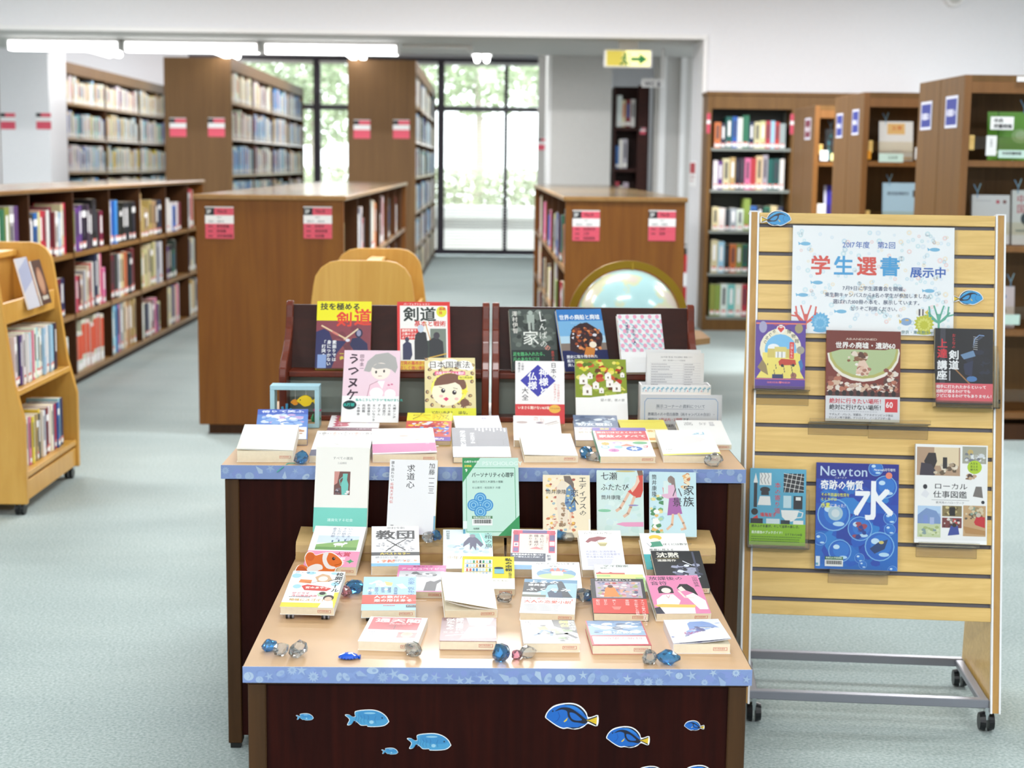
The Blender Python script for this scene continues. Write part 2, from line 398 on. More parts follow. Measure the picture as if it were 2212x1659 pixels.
# window wall of bronze frames
GY = 22.6
wx = [-4.26, -2.44, -0.66, 0.84]
struct(box('wall_window_side', 'wall', (-8.8, -4.26, GY, GY + 0.2, 0, 2.9)))
struct(box('wall_window_head', 'wall', (-4.26, 0.86, GY, GY + 0.2, 2.83, 2.9)))
for i in range(3):
    a, b = wx[i], wx[i + 1]
    root = thing('window_%d' % (i + 1), None, None, ((a + b) / 2, GY, 0)); root['kind'] = 'structure'
    mb = MB(); t = 0.055
    mb.box(a, a + t, GY, GY + 0.09, 0.02, 2.83); mb.box(b - 0.045, b, GY, GY + 0.09, 0.02, 2.83)
    mb.box(a, b, GY + .002, GY + 0.088, 0.02, 0.10); mb.box(a, b, GY + .002, GY + 0.088, 2.77, 2.83)
    mb.box(a, b, GY + .002, GY + 0.088, 2.08, 2.15)
    if i in (1, 2):
        mx = a + 0.52 * (b - a) if i == 1 else 0.28
        mb.box(mx - .03, mx + .03, GY + .004, GY + 0.086, 0.02, 2.83)
    mb.build('window_frame', 'frame', root)
    box('pane', 'glass', (a + .05, b - .045, GY + 0.04, GY + 0.046, 0.1, 2.77), root)
    mb = MB(); rg = random.Random(i)
    z = 2.70
    while z > 0.12:
        mb.prism([(GY - 0.075, z), (GY - 0.050, z + 0.006), (GY - 0.050, z + 0.008), (GY - 0.075, z + 0.002)] if True else [(GY - 0.068, z), (GY - 0.058, z + 0.040), (GY - 0.056, z + 0.040), (GY - 0.066, z)], a + 0.06, b - 0.05, 'x'); z -= 0.042
    mb.build('blind_slats', 'blind', root, kind='stuff')
    box('blind_rail', 'trimw', (a + .05, b - .045, GY - 0.09, GY - 0.04, 2.72, 2.76), root)
# outside, beyond the glass
struct(box('ground_outside', 'pave', (-16, 12, GY + 0.21, 48, -0.12, -0.02)))
t = thing('garden_ledge', 'long white concrete ledge with painted grey shadow band in the garden beyond the windows', 'ledge', (-2.5, 25.2, 0))
box('ledge_base', 'kerb', (-14, 9, 25.2, 25.6, -.021, .29), t); box('ledge_shadow_band', 'wall_grey', (-13.9, 8.9, 25.26, 25.58, .29, .45), t); box('ledge_cap', 'kerb', (-14, 9, 25.15, 25.65, .45, .66), t, bevel=.02)  # the grey middle band is a shadow put into the colour
def leafy(name, label, cat, boxdim, n, size, seed, matn, trunk=None):
    x0, x1, y0, y1, z0, z1 = boxdim; rg = random.Random(seed)
    root = thing(name, label, cat, ((x0 + x1) / 2, (y0 + y1) / 2, 0))
    mb = MB(); cx, cy, cz = (x0 + x1) / 2, (y0 + y1) / 2, (z0 + z1) / 2
    for i in range(n):
        if trunk:
            while True:
                u = [rg.uniform(-1, 1) for _ in range(3)]
                if sum(a * a for a in u) < 1: break
        else: u = [rg.uniform(-1, 1) for _ in range(3)]
        p = Vector((cx + u[0] * (x1 - x0) / 2, cy + u[1] * (y1 - y0) / 2, cz + u[2] * (z1 - z0) / 2))
        a = Vector((rg.gauss(0, 1), rg.gauss(0, 1), rg.gauss(0, 1))).normalized(); b = a.orthogonal().normalized(); s = size * rg.uniform(.5, 1.2)
        mb.poly([p - a * s, p - b * s * .45, p + a * s, p + b * s * .45])
    mb.build('foliage', matn, root, kind='stuff')
    if trunk:
        t = MB().tube([(cx, cy, -0.03), (cx + .05, cy, z0 * .6), (cx - .03, cy + .05, cz)], [.14, .11, .05]); t.build('trunk', 'bark', root)
    else:
        t = MB(); k = int((x1 - x0) / .8)
        for i in range(k + 1):
            x = x0 + .2 + i * (x1 - x0 - .4) / k; t.tube([(x, cy, -0.03), (x + .05, cy, cz)], [.04, .02], 5)
        t.build('stems', 'bark', root, kind='stuff')
leafy('clipped_hedge', 'long clipped green hedge behind the garden ledge outside', 'hedge', (-12, 8, 27, 28.4, 0.1, 1.25), 26000, .07, 3, 'leaf')
for i, (x, y, r, h, lb) in enumerate([(-3.4, 31, 2.2, 3.6, 'leafy green tree outside behind the second tall bookcase from the left'), (-.2, 37.5, 2.4, 4.4, 'pale leafy tree outside, straight down the centre aisle'),
        (-8.2, 33, 2.6, 4.0, 'broad green tree outside at the far left windows'), (2.6, 32, 1.9, 3.5, 'green tree outside at the right edge of the glazing')]):
    leafy('garden_tree', lb, 'tree', (x - r, x + r, y - 1.5, y + 1.5, h - 2.0, h + 1.9), 3600, .14, 10 + i, 'leaf2', trunk=True)

# ---------------------------------------------------------------- lights one can see
def tube_light(x0, x1, y, z, label, alongy=False):
    t = thing('fluorescent_light', label, 'light', ((x0 + x1) / 2, y, z), group='fluorescent lights beyond the opening')
    if alongy:
        for yy in (y + .2, y + 1.0): MB().cyl(((x0 + x1) / 2, yy, z + .139), ((x0 + x1) / 2, yy, 2.901), .006, seg=6).build('hanging_rod', 'trimw', t)
        box('housing', 'trimw', (x0, x1, y, y + 1.2, z + .07, z + .14), t, bevel=.01)
        MB().tube([((x0 + x1) / 2 - .05, y + .02, z + .035), ((x0 + x1) / 2 - .05, y + 1.18, z + .035)], .03, 8).build('tube', 'lamp', t)
        MB().tube([((x0 + x1) / 2 + .05, y + .02, z + .035), ((x0 + x1) / 2 + .05, y + 1.18, z + .035)], .03, 8).build('tube', 'lamp', t)
    else:
        box('housing', 'trimw', (x0, x1, y, y + .2, z + .07, 2.361), t, bevel=.01)
        mb = MB(); mb.prism([(y + .012, z + .02), (y + .03, z), (y + .17, z), (y + .188, z + .02), (y + .188, z + .069), (y + .012, z + .069)], x0 + .012, x1 - .012, 'x'); mb.build('diffuser', 'lamp', t)
        for xx in (x0, x1 - .02): box('end_cap', 'trimw', (xx, xx + .02, y + .01, y + .19, z, z + .075), t)
for (pa, pb, lb) in ((12, 257, 'glowing white fluorescent light, leftmost in the row under the corridor ceiling'), (265, 558, 'glowing white fluorescent light, middle of the row under the corridor ceiling'),
                     (568, 860, 'glowing white fluorescent light, rightmost of the row, before the bare ceiling track')):
    a = at_y(pa, 95, 13.75); b = at_y(pb, 95, 13.75); tube_light(a.x, b.x, 13.75, 2.262, lb)
tr = thing('ceiling_track', 'unlit slim ceiling track right of the fluorescent lights', 'track', (-.1, 13.9, 2.3))
a = at_y(868, 100, 13.9).x; b = at_y(1022, 100, 13.9).x
box('rail', 'trimw', (a, b, 13.88, 13.94, 2.33, 2.361), tr, bevel=.004); MB().cyl((b - .03, 13.91, 2.31), (b - .03, 13.91, 2.335), .03, .02).build('end_knob', 'trimw', tr)
for px, lb in ((180, 'lit hanging light end above the far left bookcase aisle'), (457, 'lit hanging light end above the second tall bookcase'), (752, 'lit hanging light end above the third tall bookcase'), (1040, 'small lit hanging light end above the centre aisle window')):
    p = at_y(px, 118, 15.12); tube_light(p.x - .11, p.x + .11, 15.2, 2.365 if px < 1000 else 2.36, lb, True)
for lx, ly in LAMPS:
    t = thing('ceiling_light', 'recessed white ceiling light panel of the reading room', 'light', (lx, ly, 3.03), group='ceiling light panels overhead')
    mb = MB(); mb.box(lx - .66, lx + .66, ly - .2, ly - .18, 3.04, 3.1); mb.box(lx - .66, lx + .66, ly + .18, ly + .2, 3.04, 3.1); mb.box(lx - .66, lx - .64, ly - .18, ly + .18, 3.04, 3.1); mb.box(lx + .64, lx + .66, ly - .18, ly + .18, 3.04, 3.1)
    mb.build('frame', 'trimw', t); box('diffuser', 'lampw', (lx - .64, lx + .64, ly - .18, ly + .18, 3.07, 3.085), t)

RX90 = Matrix.Rotation(PI / 2, 4, 'X')
# ---------------------------------------------------------------- signs on the walls
def sign_board(px0, px1, py0, py1, Y, th): a = at_y(px0, py0, Y); b = at_y(px1, py1, Y); return a.x, b.x, Y, Y + th, b.z, a.z
x0, x1, y0, y1, z0, z1 = sign_board(1311, 1403, 109, 143, 13.2, .06)
ex = thing('exit_sign', 'lit yellow-white exit sign with running figure and green arrow under the lintel', 'sign', ((x0 + x1) / 2, 13.2, z0))
box('sign_box', 'trimw', (x0 - .02, x1 + .02, 13.205, 13.28, z0 - .012, z1 + .012), ex, bevel=.004)
box('lit_panel', emit('exit_sign_glow', 'f6ecA0'.lower(), 1.0), (x0, x1, 13.198, 13.206, z0, z1), ex)
box('bracket', 'trimw', (x0 + .1, x1 - .1, 13.22, 13.26, z1 + .01, 2.361), ex)
mwS = Matrix.Translation((x0, 13.197, z0)) @ Matrix.Rotation(PI / 2, 4, 'X')
art([('R', 0, 0, 36, 37, 'ecd850'), ('R', 34, 0, 44, 37, 'f2e478'), ('P', [(56, 15), (76, 15), (76, 6), (95, 19), (76, 32), (76, 23), (56, 23)], '118a3c'), ('E', 44, 8, 3.2, 3.2, '118a3c'),  # yellow rectangles paint the sign's glow into its print
     ('L', [(43, 12), (41, 22), (47, 26), (46, 33)], 4.6, '118a3c'), ('L', [(41, 22), (36, 30), (32, 31)], 4, '118a3c'), ('L', [(35, 18), (42, 14), (50, 19)], 3, '118a3c'), ('L', [(53, 6), (53, 12)], 2, '118a3c'), ('L', [(53, 26), (53, 33)], 2, '118a3c')], x1 - x0, z1 - z0, 'sign_print', ex, mwS, 'mattep', local=False)
x0, x1, y0, y1, z0, z1 = sign_board(1387, 1434, 170, 189, 14.0, .02)
t = thing('restroom_sign', 'small white WC sign on the wall by the dark bookcase', 'sign', ((x0 + x1) / 2, 14, z0))
box('sign_plate', 'card', (x0, x1, 14.0, 14.02, z0, z1), t, bevel=.003); box('bracket', 'trimw', (x1 - .03, x1, 14.004, 14.016, z1 - .002, 2.361), t)
art([('T', 'WC', 12, 8, 26, '555566', 'b'), ('E', 76, 16, 5, 5, '555566'), ('P', [(68, 22), (84, 22), (80, 34), (72, 34)], '555566')], x1 - x0, z1 - z0, 'sign_print', t, Matrix.Translation((x0, 13.999, z0)) @ Matrix.Rotation(PI / 2, 4, 'X'), 'mattep', local=False)
za = at_y(1505, 403, 13.3).z; zb = at_y(1505, 348, 13.3).z
t = thing('wall_plate', 'narrow red and white plate on the inner side of the opening', 'sign', (1.766, 13.3, za))
box('plate', 'card', (1.760, 1.7655, 13.1, 13.5, za, zb), t)
art([('R', 8, 4, 92, 26, 'c23a44'), ('R', 14, 32, 86, 35, 'c8a0a0'), ('R', 14, 40, 70, 43, 'd8b8b8')], .4, zb - za, 'plate_print', t, Matrix.Translation((1.7598, 13.5, za)) @ Matrix.Rotation(-PI / 2, 4, 'Z') @ RX90, 'mattep', local=False)
p = at_y(2060, -6, WY - .02)
t = thing('wall_speaker', 'round white speaker at the very top right of the back wall', 'speaker', (p.x, WY, p.z))
mb = MB(); mb.cyl((p.x, WY - .06, p.z), (p.x, WY, p.z), .075, .085, 24); mb.build('ring', 'trimw', t); MB().cyl((p.x, WY - .064, p.z), (p.x, WY - .059, p.z), .055, .055, 24).build('grille', 'wall_grey', t)
# fire extinguisher
ep = Vector((1.9, 14.75, 0))
t = thing('fire_extinguisher', 'red fire extinguisher on the floor behind the right low bookcase', 'extinguisher', ep)
MB().lathe([(.02, .0), (.085, .01), (.088, .05), (.088, .40), (.07, .45), (.03, .48), (.022, .5)], ep, 20).build('cylinder', 'red', t, smooth=True)
mb = MB(); mb.lathe([(.024, .49), (.026, .53), (.012, .55)], ep, 10); mb.box(ep.x - .09, ep.x + .03, ep.y - .012, ep.y + .012, .545, .56); mb.box(ep.x - .08, ep.x + .03, ep.y - .012, ep.y + .012, .585, .597); mb.build('valve_handle', 'black', t)
MB().tube([ep + Vector((.02, 0, .52)), ep + Vector((.11, 0, .5)), ep + Vector((.12, -.02, .35)), ep + Vector((.11, -.03, .2))], .011, 8).build('hose', 'black', t, smooth=True)
box('label_plate', 'card', (ep.x - .04, ep.x + .04, ep.y - .091, ep.y - .086, .2, .33), t)

# ---------------------------------------------------------------- books on shelves: one mesh each, coloured per object
def book_mesh(kind):
    mb = MB()
    mb.mi = 0; mb.box(0, 1, 0, 1, 0, 1)
    mb.mi = 1; mb.poly([(.12, .02, 1.002), (.88, .02, 1.002), (.88, .99, 1.002), (.12, .99, 1.002)])
    def q(x0, x1, z0, z1, m, y=-.006): mb.mi = m; mb.poly([(x0, y, z0), (x1, y, z0), (x1, y, z1), (x0, y, z1)])
    if kind in (0, 2, 3, 5): q(.08, .92, .05, .19, 2); q(.2, .8, .14, .19, 3, -.008)
    if kind in (1, 2): q(.3, .7, .38, .86, 2)
    if kind in (3, 4): q(.32, .68, .35, .88, 4)
    if kind == 5: q(.0, 1, .72, .86, 2); q(.34, .66, .3, .66, 4)
    if kind == 6: q(.06, .94, .3, .92, 5); q(.1, .9, .04, .2, 2)
    return mb.mesh('book', ['cloth', 'pages', 'card', plain('label_red_%d' % kind, 'd8503c', .5), plain('spine_ink_%d' % kind, '40404a', .5), plain('spine_orange_%d' % kind, 'd8502c', .5)])
BM = [book_mesh(k) for k in range(7)]
PAL = dict(w=('e8e6e0', 'white'), c=('dccba2', 'cream'), b=('1c1c24', 'black'), k=('3a3a40', 'charcoal'), n=('27305a', 'navy'), B=('2c66b8', 'blue'), s=('3f9ad8', 'sky blue'), g=('2f7a56', 'green'),
           G=('8a9a48', 'olive'), p=('62407e', 'purple'), r=('c03440', 'red'), m=('7a2436', 'maroon'), P=('d8789a', 'pink'), o=('d0703c', 'orange'), t=('b89a66', 'tan'), y=('e2c840', 'yellow'),
           e=('1f5a5a', 'dark teal'), l=('a9abb0', 'grey'), L=('9cc8e0', 'light blue'), x=('d8d2c4', 'off-white'), a=('7cc4c4', 'aqua'))
ORD = ['first', 'second', 'third', 'fourth', 'fifth', 'sixth', 'seventh', 'eighth', 'ninth', 'tenth', 'eleventh', 'twelfth', 'thirteenth', 'fourteenth', 'fifteenth', 'sixteenth', 'seventeenth', 'eighteenth', 'nineteenth', 'twentieth', 'twenty-first', 'twenty-second', 'twenty-third', 'twenty-fourth']
STUFF = MB(); NB = [0]
def shelf_row(codes, origin, along, inward, length, zmax, seed, where, group, thick=(.03, .055), depth=(.13, .19), hgt=(.6, .92), fill=.95, stuff=False, kinds=(0, 2, 3, 0, 5, 1, 4), unit='book', namefn=None):
    """a row of upright books; along = direction of the row, inward = from spine to fore-edge."""
    rg = random.Random(seed); along = Vector(along); inward = Vector(inward); s = 0.004; i = 0
    n = len(codes); ws = [rg.uniform(*thick) for _ in codes]; tot = sum(ws)
    if tot > length * fill: ws = [v * length * fill / tot for v in ws]
    elif not stuff and n > 4 and thick[1] > .08:
        g = length * rg.uniform(.80, .97) / tot; ws = [min(.105, v * g) for v in ws]
    ph = rg.uniform(*hgt)
    for ch, wd in zip(codes, ws):
        if rg.random() < .45: ph = rg.uniform(*hgt)
        h = (ph + rg.uniform(-.02, .02)) * zmax; d = rg.uniform(*depth)
        hexc, cn = PAL[ch]; rc = [min(1, max(0, int(hexc[k:k + 2], 16) / 255 + rg.uniform(-.04, .04))) for k in (0, 2, 4)]
        o = Vector(origin) + along * s + inward * rg.uniform(.0, .012)
        mw = Matrix(((along.x * (wd - .0015), inward.x * d, 0, o.x), (along.y * (wd - .0015), inward.y * d, 0, o.y), (along.z, inward.z, h, o.z), (0, 0, 0, 1)))
        if stuff:
            STUFF.col = lin(rc)
            STUFF.box(0, 1, 0, 1, 0, 1, mw)
            STUFF.col = lin('e9e0c8'); STUFF.poly([mw @ Vector(p) for p in ((.1, .02, 1.003), (.9, .02, 1.003), (.9, .98, 1.003), (.1, .98, 1.003))])
            STUFF.col = lin('f0eee8'); STUFF.poly([mw @ Vector(p) for p in ((.08, -.008, .05), (.92, -.008, .05), (.92, -.008, .18), (.08, -.008, .18))])
            if rg.random() < .5: STUFF.col = lin(rg.choice(['d8503c', '40404a', 'e8e0d0', '3a70b0'])); STUFF.poly([mw @ Vector(p) for p in ((.3, -.008, .35), (.7, -.008, .35), (.7, -.008, .85), (.3, -.008, .85))])
        else:
            ob = bpy.data.objects.new('book', BM[6 if ch == 'x' else rg.choice(kinds)]); COL.objects.link(ob); ob.matrix_world = mw; ob.color = lin(rc)
            ob['label'] = ('%s %s, %s in %s' % (cn, unit, ORD[i], where)) if not namefn else namefn(cn, i)
            ob['category'] = 'book'; ob['group'] = group; NB[0] += 1
        s += wd; i += 1

# red and white class labels stuck on shelf ends
def class_label(parent, p, wd, no, mwrot, big):
    """p = lower left corner, on the panel face"""
    h = wd * 1.12; mw = Matrix.Translation(p) @ mwrot
    o = MB().box(0, wd, 0, h, 0, .0015, mw).build('class_label', 'card', parent, label='red and white class label')
    it = [('R', 0, 4, 100, 112, 'e2566c'), ('R', 0, 4, 32, 30, '1c1c22'), ('R', 0, 30, 100, 60, 'f6f4f4'), ('R', 0, 0, 100, 4, 'f4f4f4')]
    if big:
        it += [('T', '2F', 5, 7, 18, 'f4f4f4', 'b'), ('T', 'No.' + no[0], 44, 8, 15, '5a1020', 'b'), ('T', 'NDC', 42, 33, 8, '888888')]
        it += [('T', no[1], 12, 46, 11, '555560')]
        for k, tx in enumerate(no[2:]):
            it += [('L', [(0, 60 + 17 * k), (100, 60 + 17 * k)], .6, 'b8304a'), ('R', 10, 66 + 17 * k, 26, 72 + 17 * k, '9a3848'), ('T', tx, 40, 63 + 17 * k, 11, '5a1828', 'b')]
    a = art(it, wd, h, 'label_print', o, mw, 'mattep', z=.0017, local=False)
    return o

# ---------------------------------------------------------------- low double-sided bookcases
PITCH = .87; TIERS = (.055, .41, .765); TOPZ = 1.165
def low_case(name, label, xa, xb, y0, y1, open_left, open_right, divs, shelf_th=.028):
    t = thing(name, label, 'bookcase', ((xa + xb) / 2, y0, 0))
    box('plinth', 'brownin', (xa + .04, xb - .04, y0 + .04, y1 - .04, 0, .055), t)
    box('end_panel', 'brown', (xa, xb, y0, y0 + .03, .05, TOPZ - .025), t, bevel=.003); box('end_panel', 'brown', (xa, xb, y1 - .03, y1, .05, TOPZ - .025), t, bevel=.003)
    mb = MB(); mb.box(xa - .012, xb + .012, y0 - .012, y1 + .012, TOPZ - .025, TOPZ); mb.m[1] = 1
    mb.build('top_board', ['topwood', 'toptop'], t, bevel=.005)
    xm = (xa + xb) / 2
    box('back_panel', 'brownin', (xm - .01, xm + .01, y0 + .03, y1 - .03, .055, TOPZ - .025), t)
    for z in TIERS:
        box('shelf', 'topwood', (xa + .006, xm - .01, y0 + .03, y1 - .03, z - shelf_th + .02, z + .02), t); box('shelf', 'topwood', (xm + .01, xb - .006, y0 + .03, y1 - .03, z - shelf_th + .02, z + .02), t)
    for y in divs:
        for (p, q) in ((xa + .004, xm - .01), (xm + .01, xb - .004)):
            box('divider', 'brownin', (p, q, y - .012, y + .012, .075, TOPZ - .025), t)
    return t
t = low_case('low_bookcase', 'long low brown bookcase at the left with three rows of books', -2.98, -2.38, 6.43, 13.2, False, True, [6.43 + .87 * k for k in range(1, 8)])
L1 = {-1: 'swoggGlp', 0: 'wkBcrrwmmwLcr', 1: 'Gppbkkbkm', 2: 'wBsbbbbbb', 3: 'ttttttkn', 4: 'wwwBwm', 5: 'lwrrc'}
L2 = {-1: 'kmrwlBcr', 0: 'lwcmrBpmn', 1: 'PrmclwcrwnwPP', 2: 'emkwcobkm', 3: 'GcccGclw', 4: 'Ppbkgk', 5: 'kncwk'}
L3 = {-1: 'wwcBrkmm', 0: 'kwcrmBkw', 1: 'xxxxxxxx', 2: 'cLLBPlccttttr', 3: 'wwknwmlPpc', 4: 'wccnpcPw', 5: 'cwtckw'}
for ti, (tier, rows) in enumerate(zip(('top', 'middle', 'bottom'), (L1, L2, L3))):
    for k, codes in rows.items():
        z = TIERS[2 - ti] + .021; y = 8.17 + .87 * k + .013
        if k == 5: ln = 13.2 - y - .04
        else: ln = .842
        if k == -1: y += .1; ln -= .1
        shelf_row(codes, (-2.395, y, z), (0, 1, 0), (-1, 0, 0), ln, .33, ti * 50 + k + 7, '%s row, %s bay of long left bookcase' % (tier, ORD[k + 1]), 'books in the long low bookcase at the left', thick=(.05, .085), fill=.9, hgt=(.62, .97) if tier != 'top' else (.6, .93), stuff=(k >= 5 or (k == 4 and ti) or (k == -1 and ti == 2)))
XM = -.68
t = low_case('low_bookcase', 'middle low brown bookcase with class labels 12 and 13 on its end', -1.385, XM, 7.47, 13.3, True, True, [8.34 + .87 * k for k in range(6)])
for px, no in ((444, ('12', '031.1 - 380.9', '参考図書', '辞典類', '百科事典類')), (656, ('13', '380.9 - 390.8', '民俗学', '風俗習慣', '伝記類'))):
    p = at_y(px, 515, 7.47); class_label(t, Vector((p.x, 7.469, p.z)), .136, no, RX90, True)
for ti, rows in enumerate((('ccc', 'wwllwlrk', 'mekwcco', 'rbbwkmw', 'kwlbkr'), ('cwce', 'wlkww', 'mkkwr', 'wBkcw', 'rkbw'), ('wcB', 'kcwr', 'mkcw', 'wckr', 'kbwc'))):
    for k, codes in enumerate(rows):
        y = 7.51 if k == 0 else 7.47 + .87 * k + .013
        shelf_row(codes, (XM - .012, y, TIERS[2 - ti] + .021), (0, 1, 0), (-1, 0, 0), .82, .33, 300 + ti * 9 + k, '%s row, %s bay, right face of middle low bookcase' % (('top', 'middle', 'bottom')[ti], ORD[k]), 'books on the right face of the middle low bookcase', thick=(.05, .09), fill=.9, hgt=(.6, .95), stuff=(k > 2 or ti == 2))
for k in (5,):
    for ti in range(3): shelf_row('wklcmrbw', (XM - .012, 7.47 + .87 * k + .013, TIERS[ti] + .021), (0, 1, 0), (-1, 0, 0), .82, .33, 400 + k * 5 + ti, '', '', stuff=True)
xr = .411
t = low_case('low_bookcase', 'right low brown bookcase with class labels 14 and 15 on its end', xr, 1.028, 8.0, 13.1, True, False, [8.87 + .87 * k for k in range(5)])
for px, no in ((1236, ('14', '0833.1 - 0845', '自然科学', '工学', '技術事典')), (1400, ('15', '0845 - 0880', '文学', '芸術'))):
    p = at_y(px, 520, 8.0); class_label(t, Vector((p.x, 7.999, p.z)), .14, no, RX90, True)
for ti, rows in enumerate((('ngooegk', 'clekBw', 'wkBcP', 'mkPwr', 'rBwc'), ('rrwkcwt', 'cgwlG', 'kwGcw', 'wlkc', 'bwcr'), ('lwkct', 'cwBm', 'kcrw', 'wkc', 'cwm'))):
    for k, codes in enumerate(rows):
        y = 8.84 if k == 0 else 8.0 + .87 * (k + 1) - .02
        shelf_row(codes, (xr + .012, y, TIERS[2 - ti] + .021), (0, -1, 0), (1, 0, 0), .8, .33, 500 + ti * 9 + k, '%s row, %s bay, left face of right low bookcase' % (('top', 'middle', 'bottom')[ti], ORD[k]), 'books on the left face of the right low bookcase', thick=(.05, .09), fill=.92, hgt=(.6, .95), stuff=(k > 1 or ti == 2))

# ---------------------------------------------------------------- tall bookcases in the hall
TP = (.08, .45, .82, 1.19, 1.56, 1.93)
def tall_case(label, xa, xb, y0, y1, labels, seed, topz=2.36, tt=TP):
    t = thing('tall_bookcase', label, 'bookcase', ((xa + xb) / 2, y0, 0), group='tall bookcases in the hall')
    box('end_panel', 'brown2', (xa, xb, y0, y0 + .04, 0, topz), t, bevel=.004); box('end_panel', 'brown2', (xa, xb, y1 - .04, y1, 0, topz), t)
    box('top_board', 'brown2', (xa, xb, y0 + .04, y1 - .04, topz - .12, topz), t); box('back_panel', 'brownin', ((xa + xb) / 2 - .01, (xa + xb) / 2 + .01, y0 + .04, y1 - .04, 0, topz - .12), t)
    box('plinth', 'brownin', (xa + .02, xb - .02, y0 + .04, y1 - .04, 0, .08), t)
    n = round((y1 - y0) / 1.8); st = (y1 - y0) / n
    for z in tt[1:]: box('shelf', 'topwood', (xa + .01, xb - .01, y0 + .04, y1 - .04, z - .025, z), t)
    for k in range(1, n): box('divider', 'brownin', ((xa + xb) / 2 + .01, xb - .008, y0 + k * st - .012, y0 + k * st + .012, .08, topz - .12), t)
    rg = random.Random(seed)
    for zi, z in enumerate(tt):
        for k in range(n):
            pal = rg.choice(['cwwwtcwL', 'wLBwcLsw', 'wwcmwlww', 'wlwBwwLL', 'nBwLcwwa', 'twLcywcw'])
            codes = ''.join(rg.choice(pal) for _ in range(rg.randint(32, 38)))
            shelf_row(codes, (xb - .015, y0 + k * st + .05, z + .001), (0, 1, 0), (-1, 0, 0), st - .07, .33, seed * 100 + zi * 10 + k, '', '', stuff=True, thick=(.04, .065), fill=.98, hgt=(.66, .9))
    for (px, py) in labels:
        p = at_y(px, py, y0); class_label(t, Vector((p.x, y0 - .001, p.z)), .168, None, RX90, False)
    return t
tall_case('tall bookcase at far left, mostly behind the white pillar', -5.22, -4.50, 16.9, 22.3, [], 1)
tall_case('second tall brown bookcase, two red labels on its end panel', -3.27, -2.59, 16.0, 22.3, [(367, 295), (450, 295)], 2)
tall_case('third tall brown bookcase beside the centre aisle, two red labels', -1.412, -.72, 16.0, 22.3, [(764, 299), (849, 299)], 3)
tall_case('pale tall bookcase end right of the centre aisle window', .60, .70, 17.2, 19.0, [], 9) if False else None
pil = thing('pillar_labels', 'pair of red class labels on the white pillar', 'label', (-4.7, 15.99, 1.6))
for px in (79, 0):
    p = at_y(px, 279, 16.0); class_label(pil, Vector((max(p.x, -4.925), 15.998, p.z)), .15, None, RX90, False)
# pale bookcase end and narrow book column right of the window
t = thing('tall_bookcase', 'pale grey tall bookcase end right of the centre aisle window', 'bookcase', (.6, 16.4, 0), group='tall bookcases in the hall')
xa = at_y(1161, 300, 16.4).x; xb = at_y(1184, 300, 16.4).x
box('end_panel', 'wall_grey', (xa, xb, 16.4, 16.43, 0, 2.5), t); box('back_panel', 'wall_grey', (xb + .3, xb + .32, 16.43, 18.2, 0, 2.5), t)
for z in TP: box('shelf', 'steelshelf', (xb - .02, xb + .3, 16.43, 16.9, z - .025, z), t)
for z in TP: shelf_row('wL' if z > 1.2 else 'cb', (xb - .005, 16.44, z + .001), (1, 0, 0), (0, 1, 0), .09, .33, int(z * 99), '', '', stuff=True)
p = at_y(1162, 324, 16.4); class_label(t, Vector((p.x - .005, 16.399, p.z)), .11, None, RX90, False)
# dark bookcase in the corridor
t = thing('tall_bookcase', 'dark brown bookcase with few books beside the grey column', 'bookcase', (1.5, 15.3, 0), group='tall bookcases in the hall')
xa = 1.235; xb = 1.575; zt = 2.10
box('side_panel', 'rackin', (xb - .02, xb, 15.2, 15.56, 0, zt), t); box('side_panel', 'rackin', (xa, xa + .02, 15.2, 15.56, 0, zt - .02), t); box('back_panel', 'rackin', (xa + .02, xb - .02, 15.54, 15.56, 0, zt), t)
box('front_stile', 'rackin', (xb - .11, xb - .02, 15.19, 15.215, 0, zt), t)
for z in (.06, .48, .9, 1.3, 1.70): box('shelf', 'rackin', (xa + .02, xb - .02, 15.22, 15.54, z - .03, z), t)
for z, c in ((.06, 'wc'), (.48, 'mc'), (.9, 'rwl'), (1.3, 'Bwl'), (1.70, 'wcmw')): shelf_row(c, (xa + .025, 15.24, z + .002), (1, 0, 0), (0, 1, 0), .2, .33, int(z * 70), '', '', stuff=True, fill=.9)
p = at_y(1400, 290, 15.19); class_label(t, Vector((xb - .085, 15.189, p.z)), .055, None, RX90, False)

# ---------------------------------------------------------------- bookcase against the back wall
t = thing('wall_bookcase', 'brown bookcase against the back wall, red label on its side', 'bookcase', (2.6, 12.6, 0))
xa, Yf, zt = 1.775, 12.58, 1.925
bays = [1.775, 2.455, 3.135, 3.50]
for i, x in enumerate(bays): box('side_panel', 'magwood', (x, x + .035, Yf, 12.87, 0, zt - .03), t, bevel=.003)
box('top_board', 'magwood', (xa - .01, 3.545, Yf - .01, 12.87, zt - .03, zt), t, bevel=.004); box('fascia', 'magwood', (xa + .035, 3.50, Yf + .002, Yf + .022, zt - .135, zt - .03), t)
box('back_panel', 'steeldark', (xa + .035, 3.5, 12.85, 12.87, .1, zt - .1), t); box('plinth', 'magwood', (xa + .035, 3.5, Yf + .01, Yf + .03, 0, .10), t)
ZS = (.115, .47, .815, 1.145, 1.478)
for b in range(3):
    for z in ZS: box('shelf', 'steelshelf', (bays[b] + .036, bays[b + 1] - .001, Yf + .005, 12.85, z - .022, z), t)
    if b == 0:
        for x in (bays[0] + .037, bays[1] - .02): box('shelf_rail', 'steelshelf', (x, x + .015, 12.80, 12.85, .12, 1.78), t)
WS = ['GGwawrmmmm', 'cLboGemw', 'cwklwGBbgcn', 'wpctbkPrcleew', 'okeBwgnccrLrl']
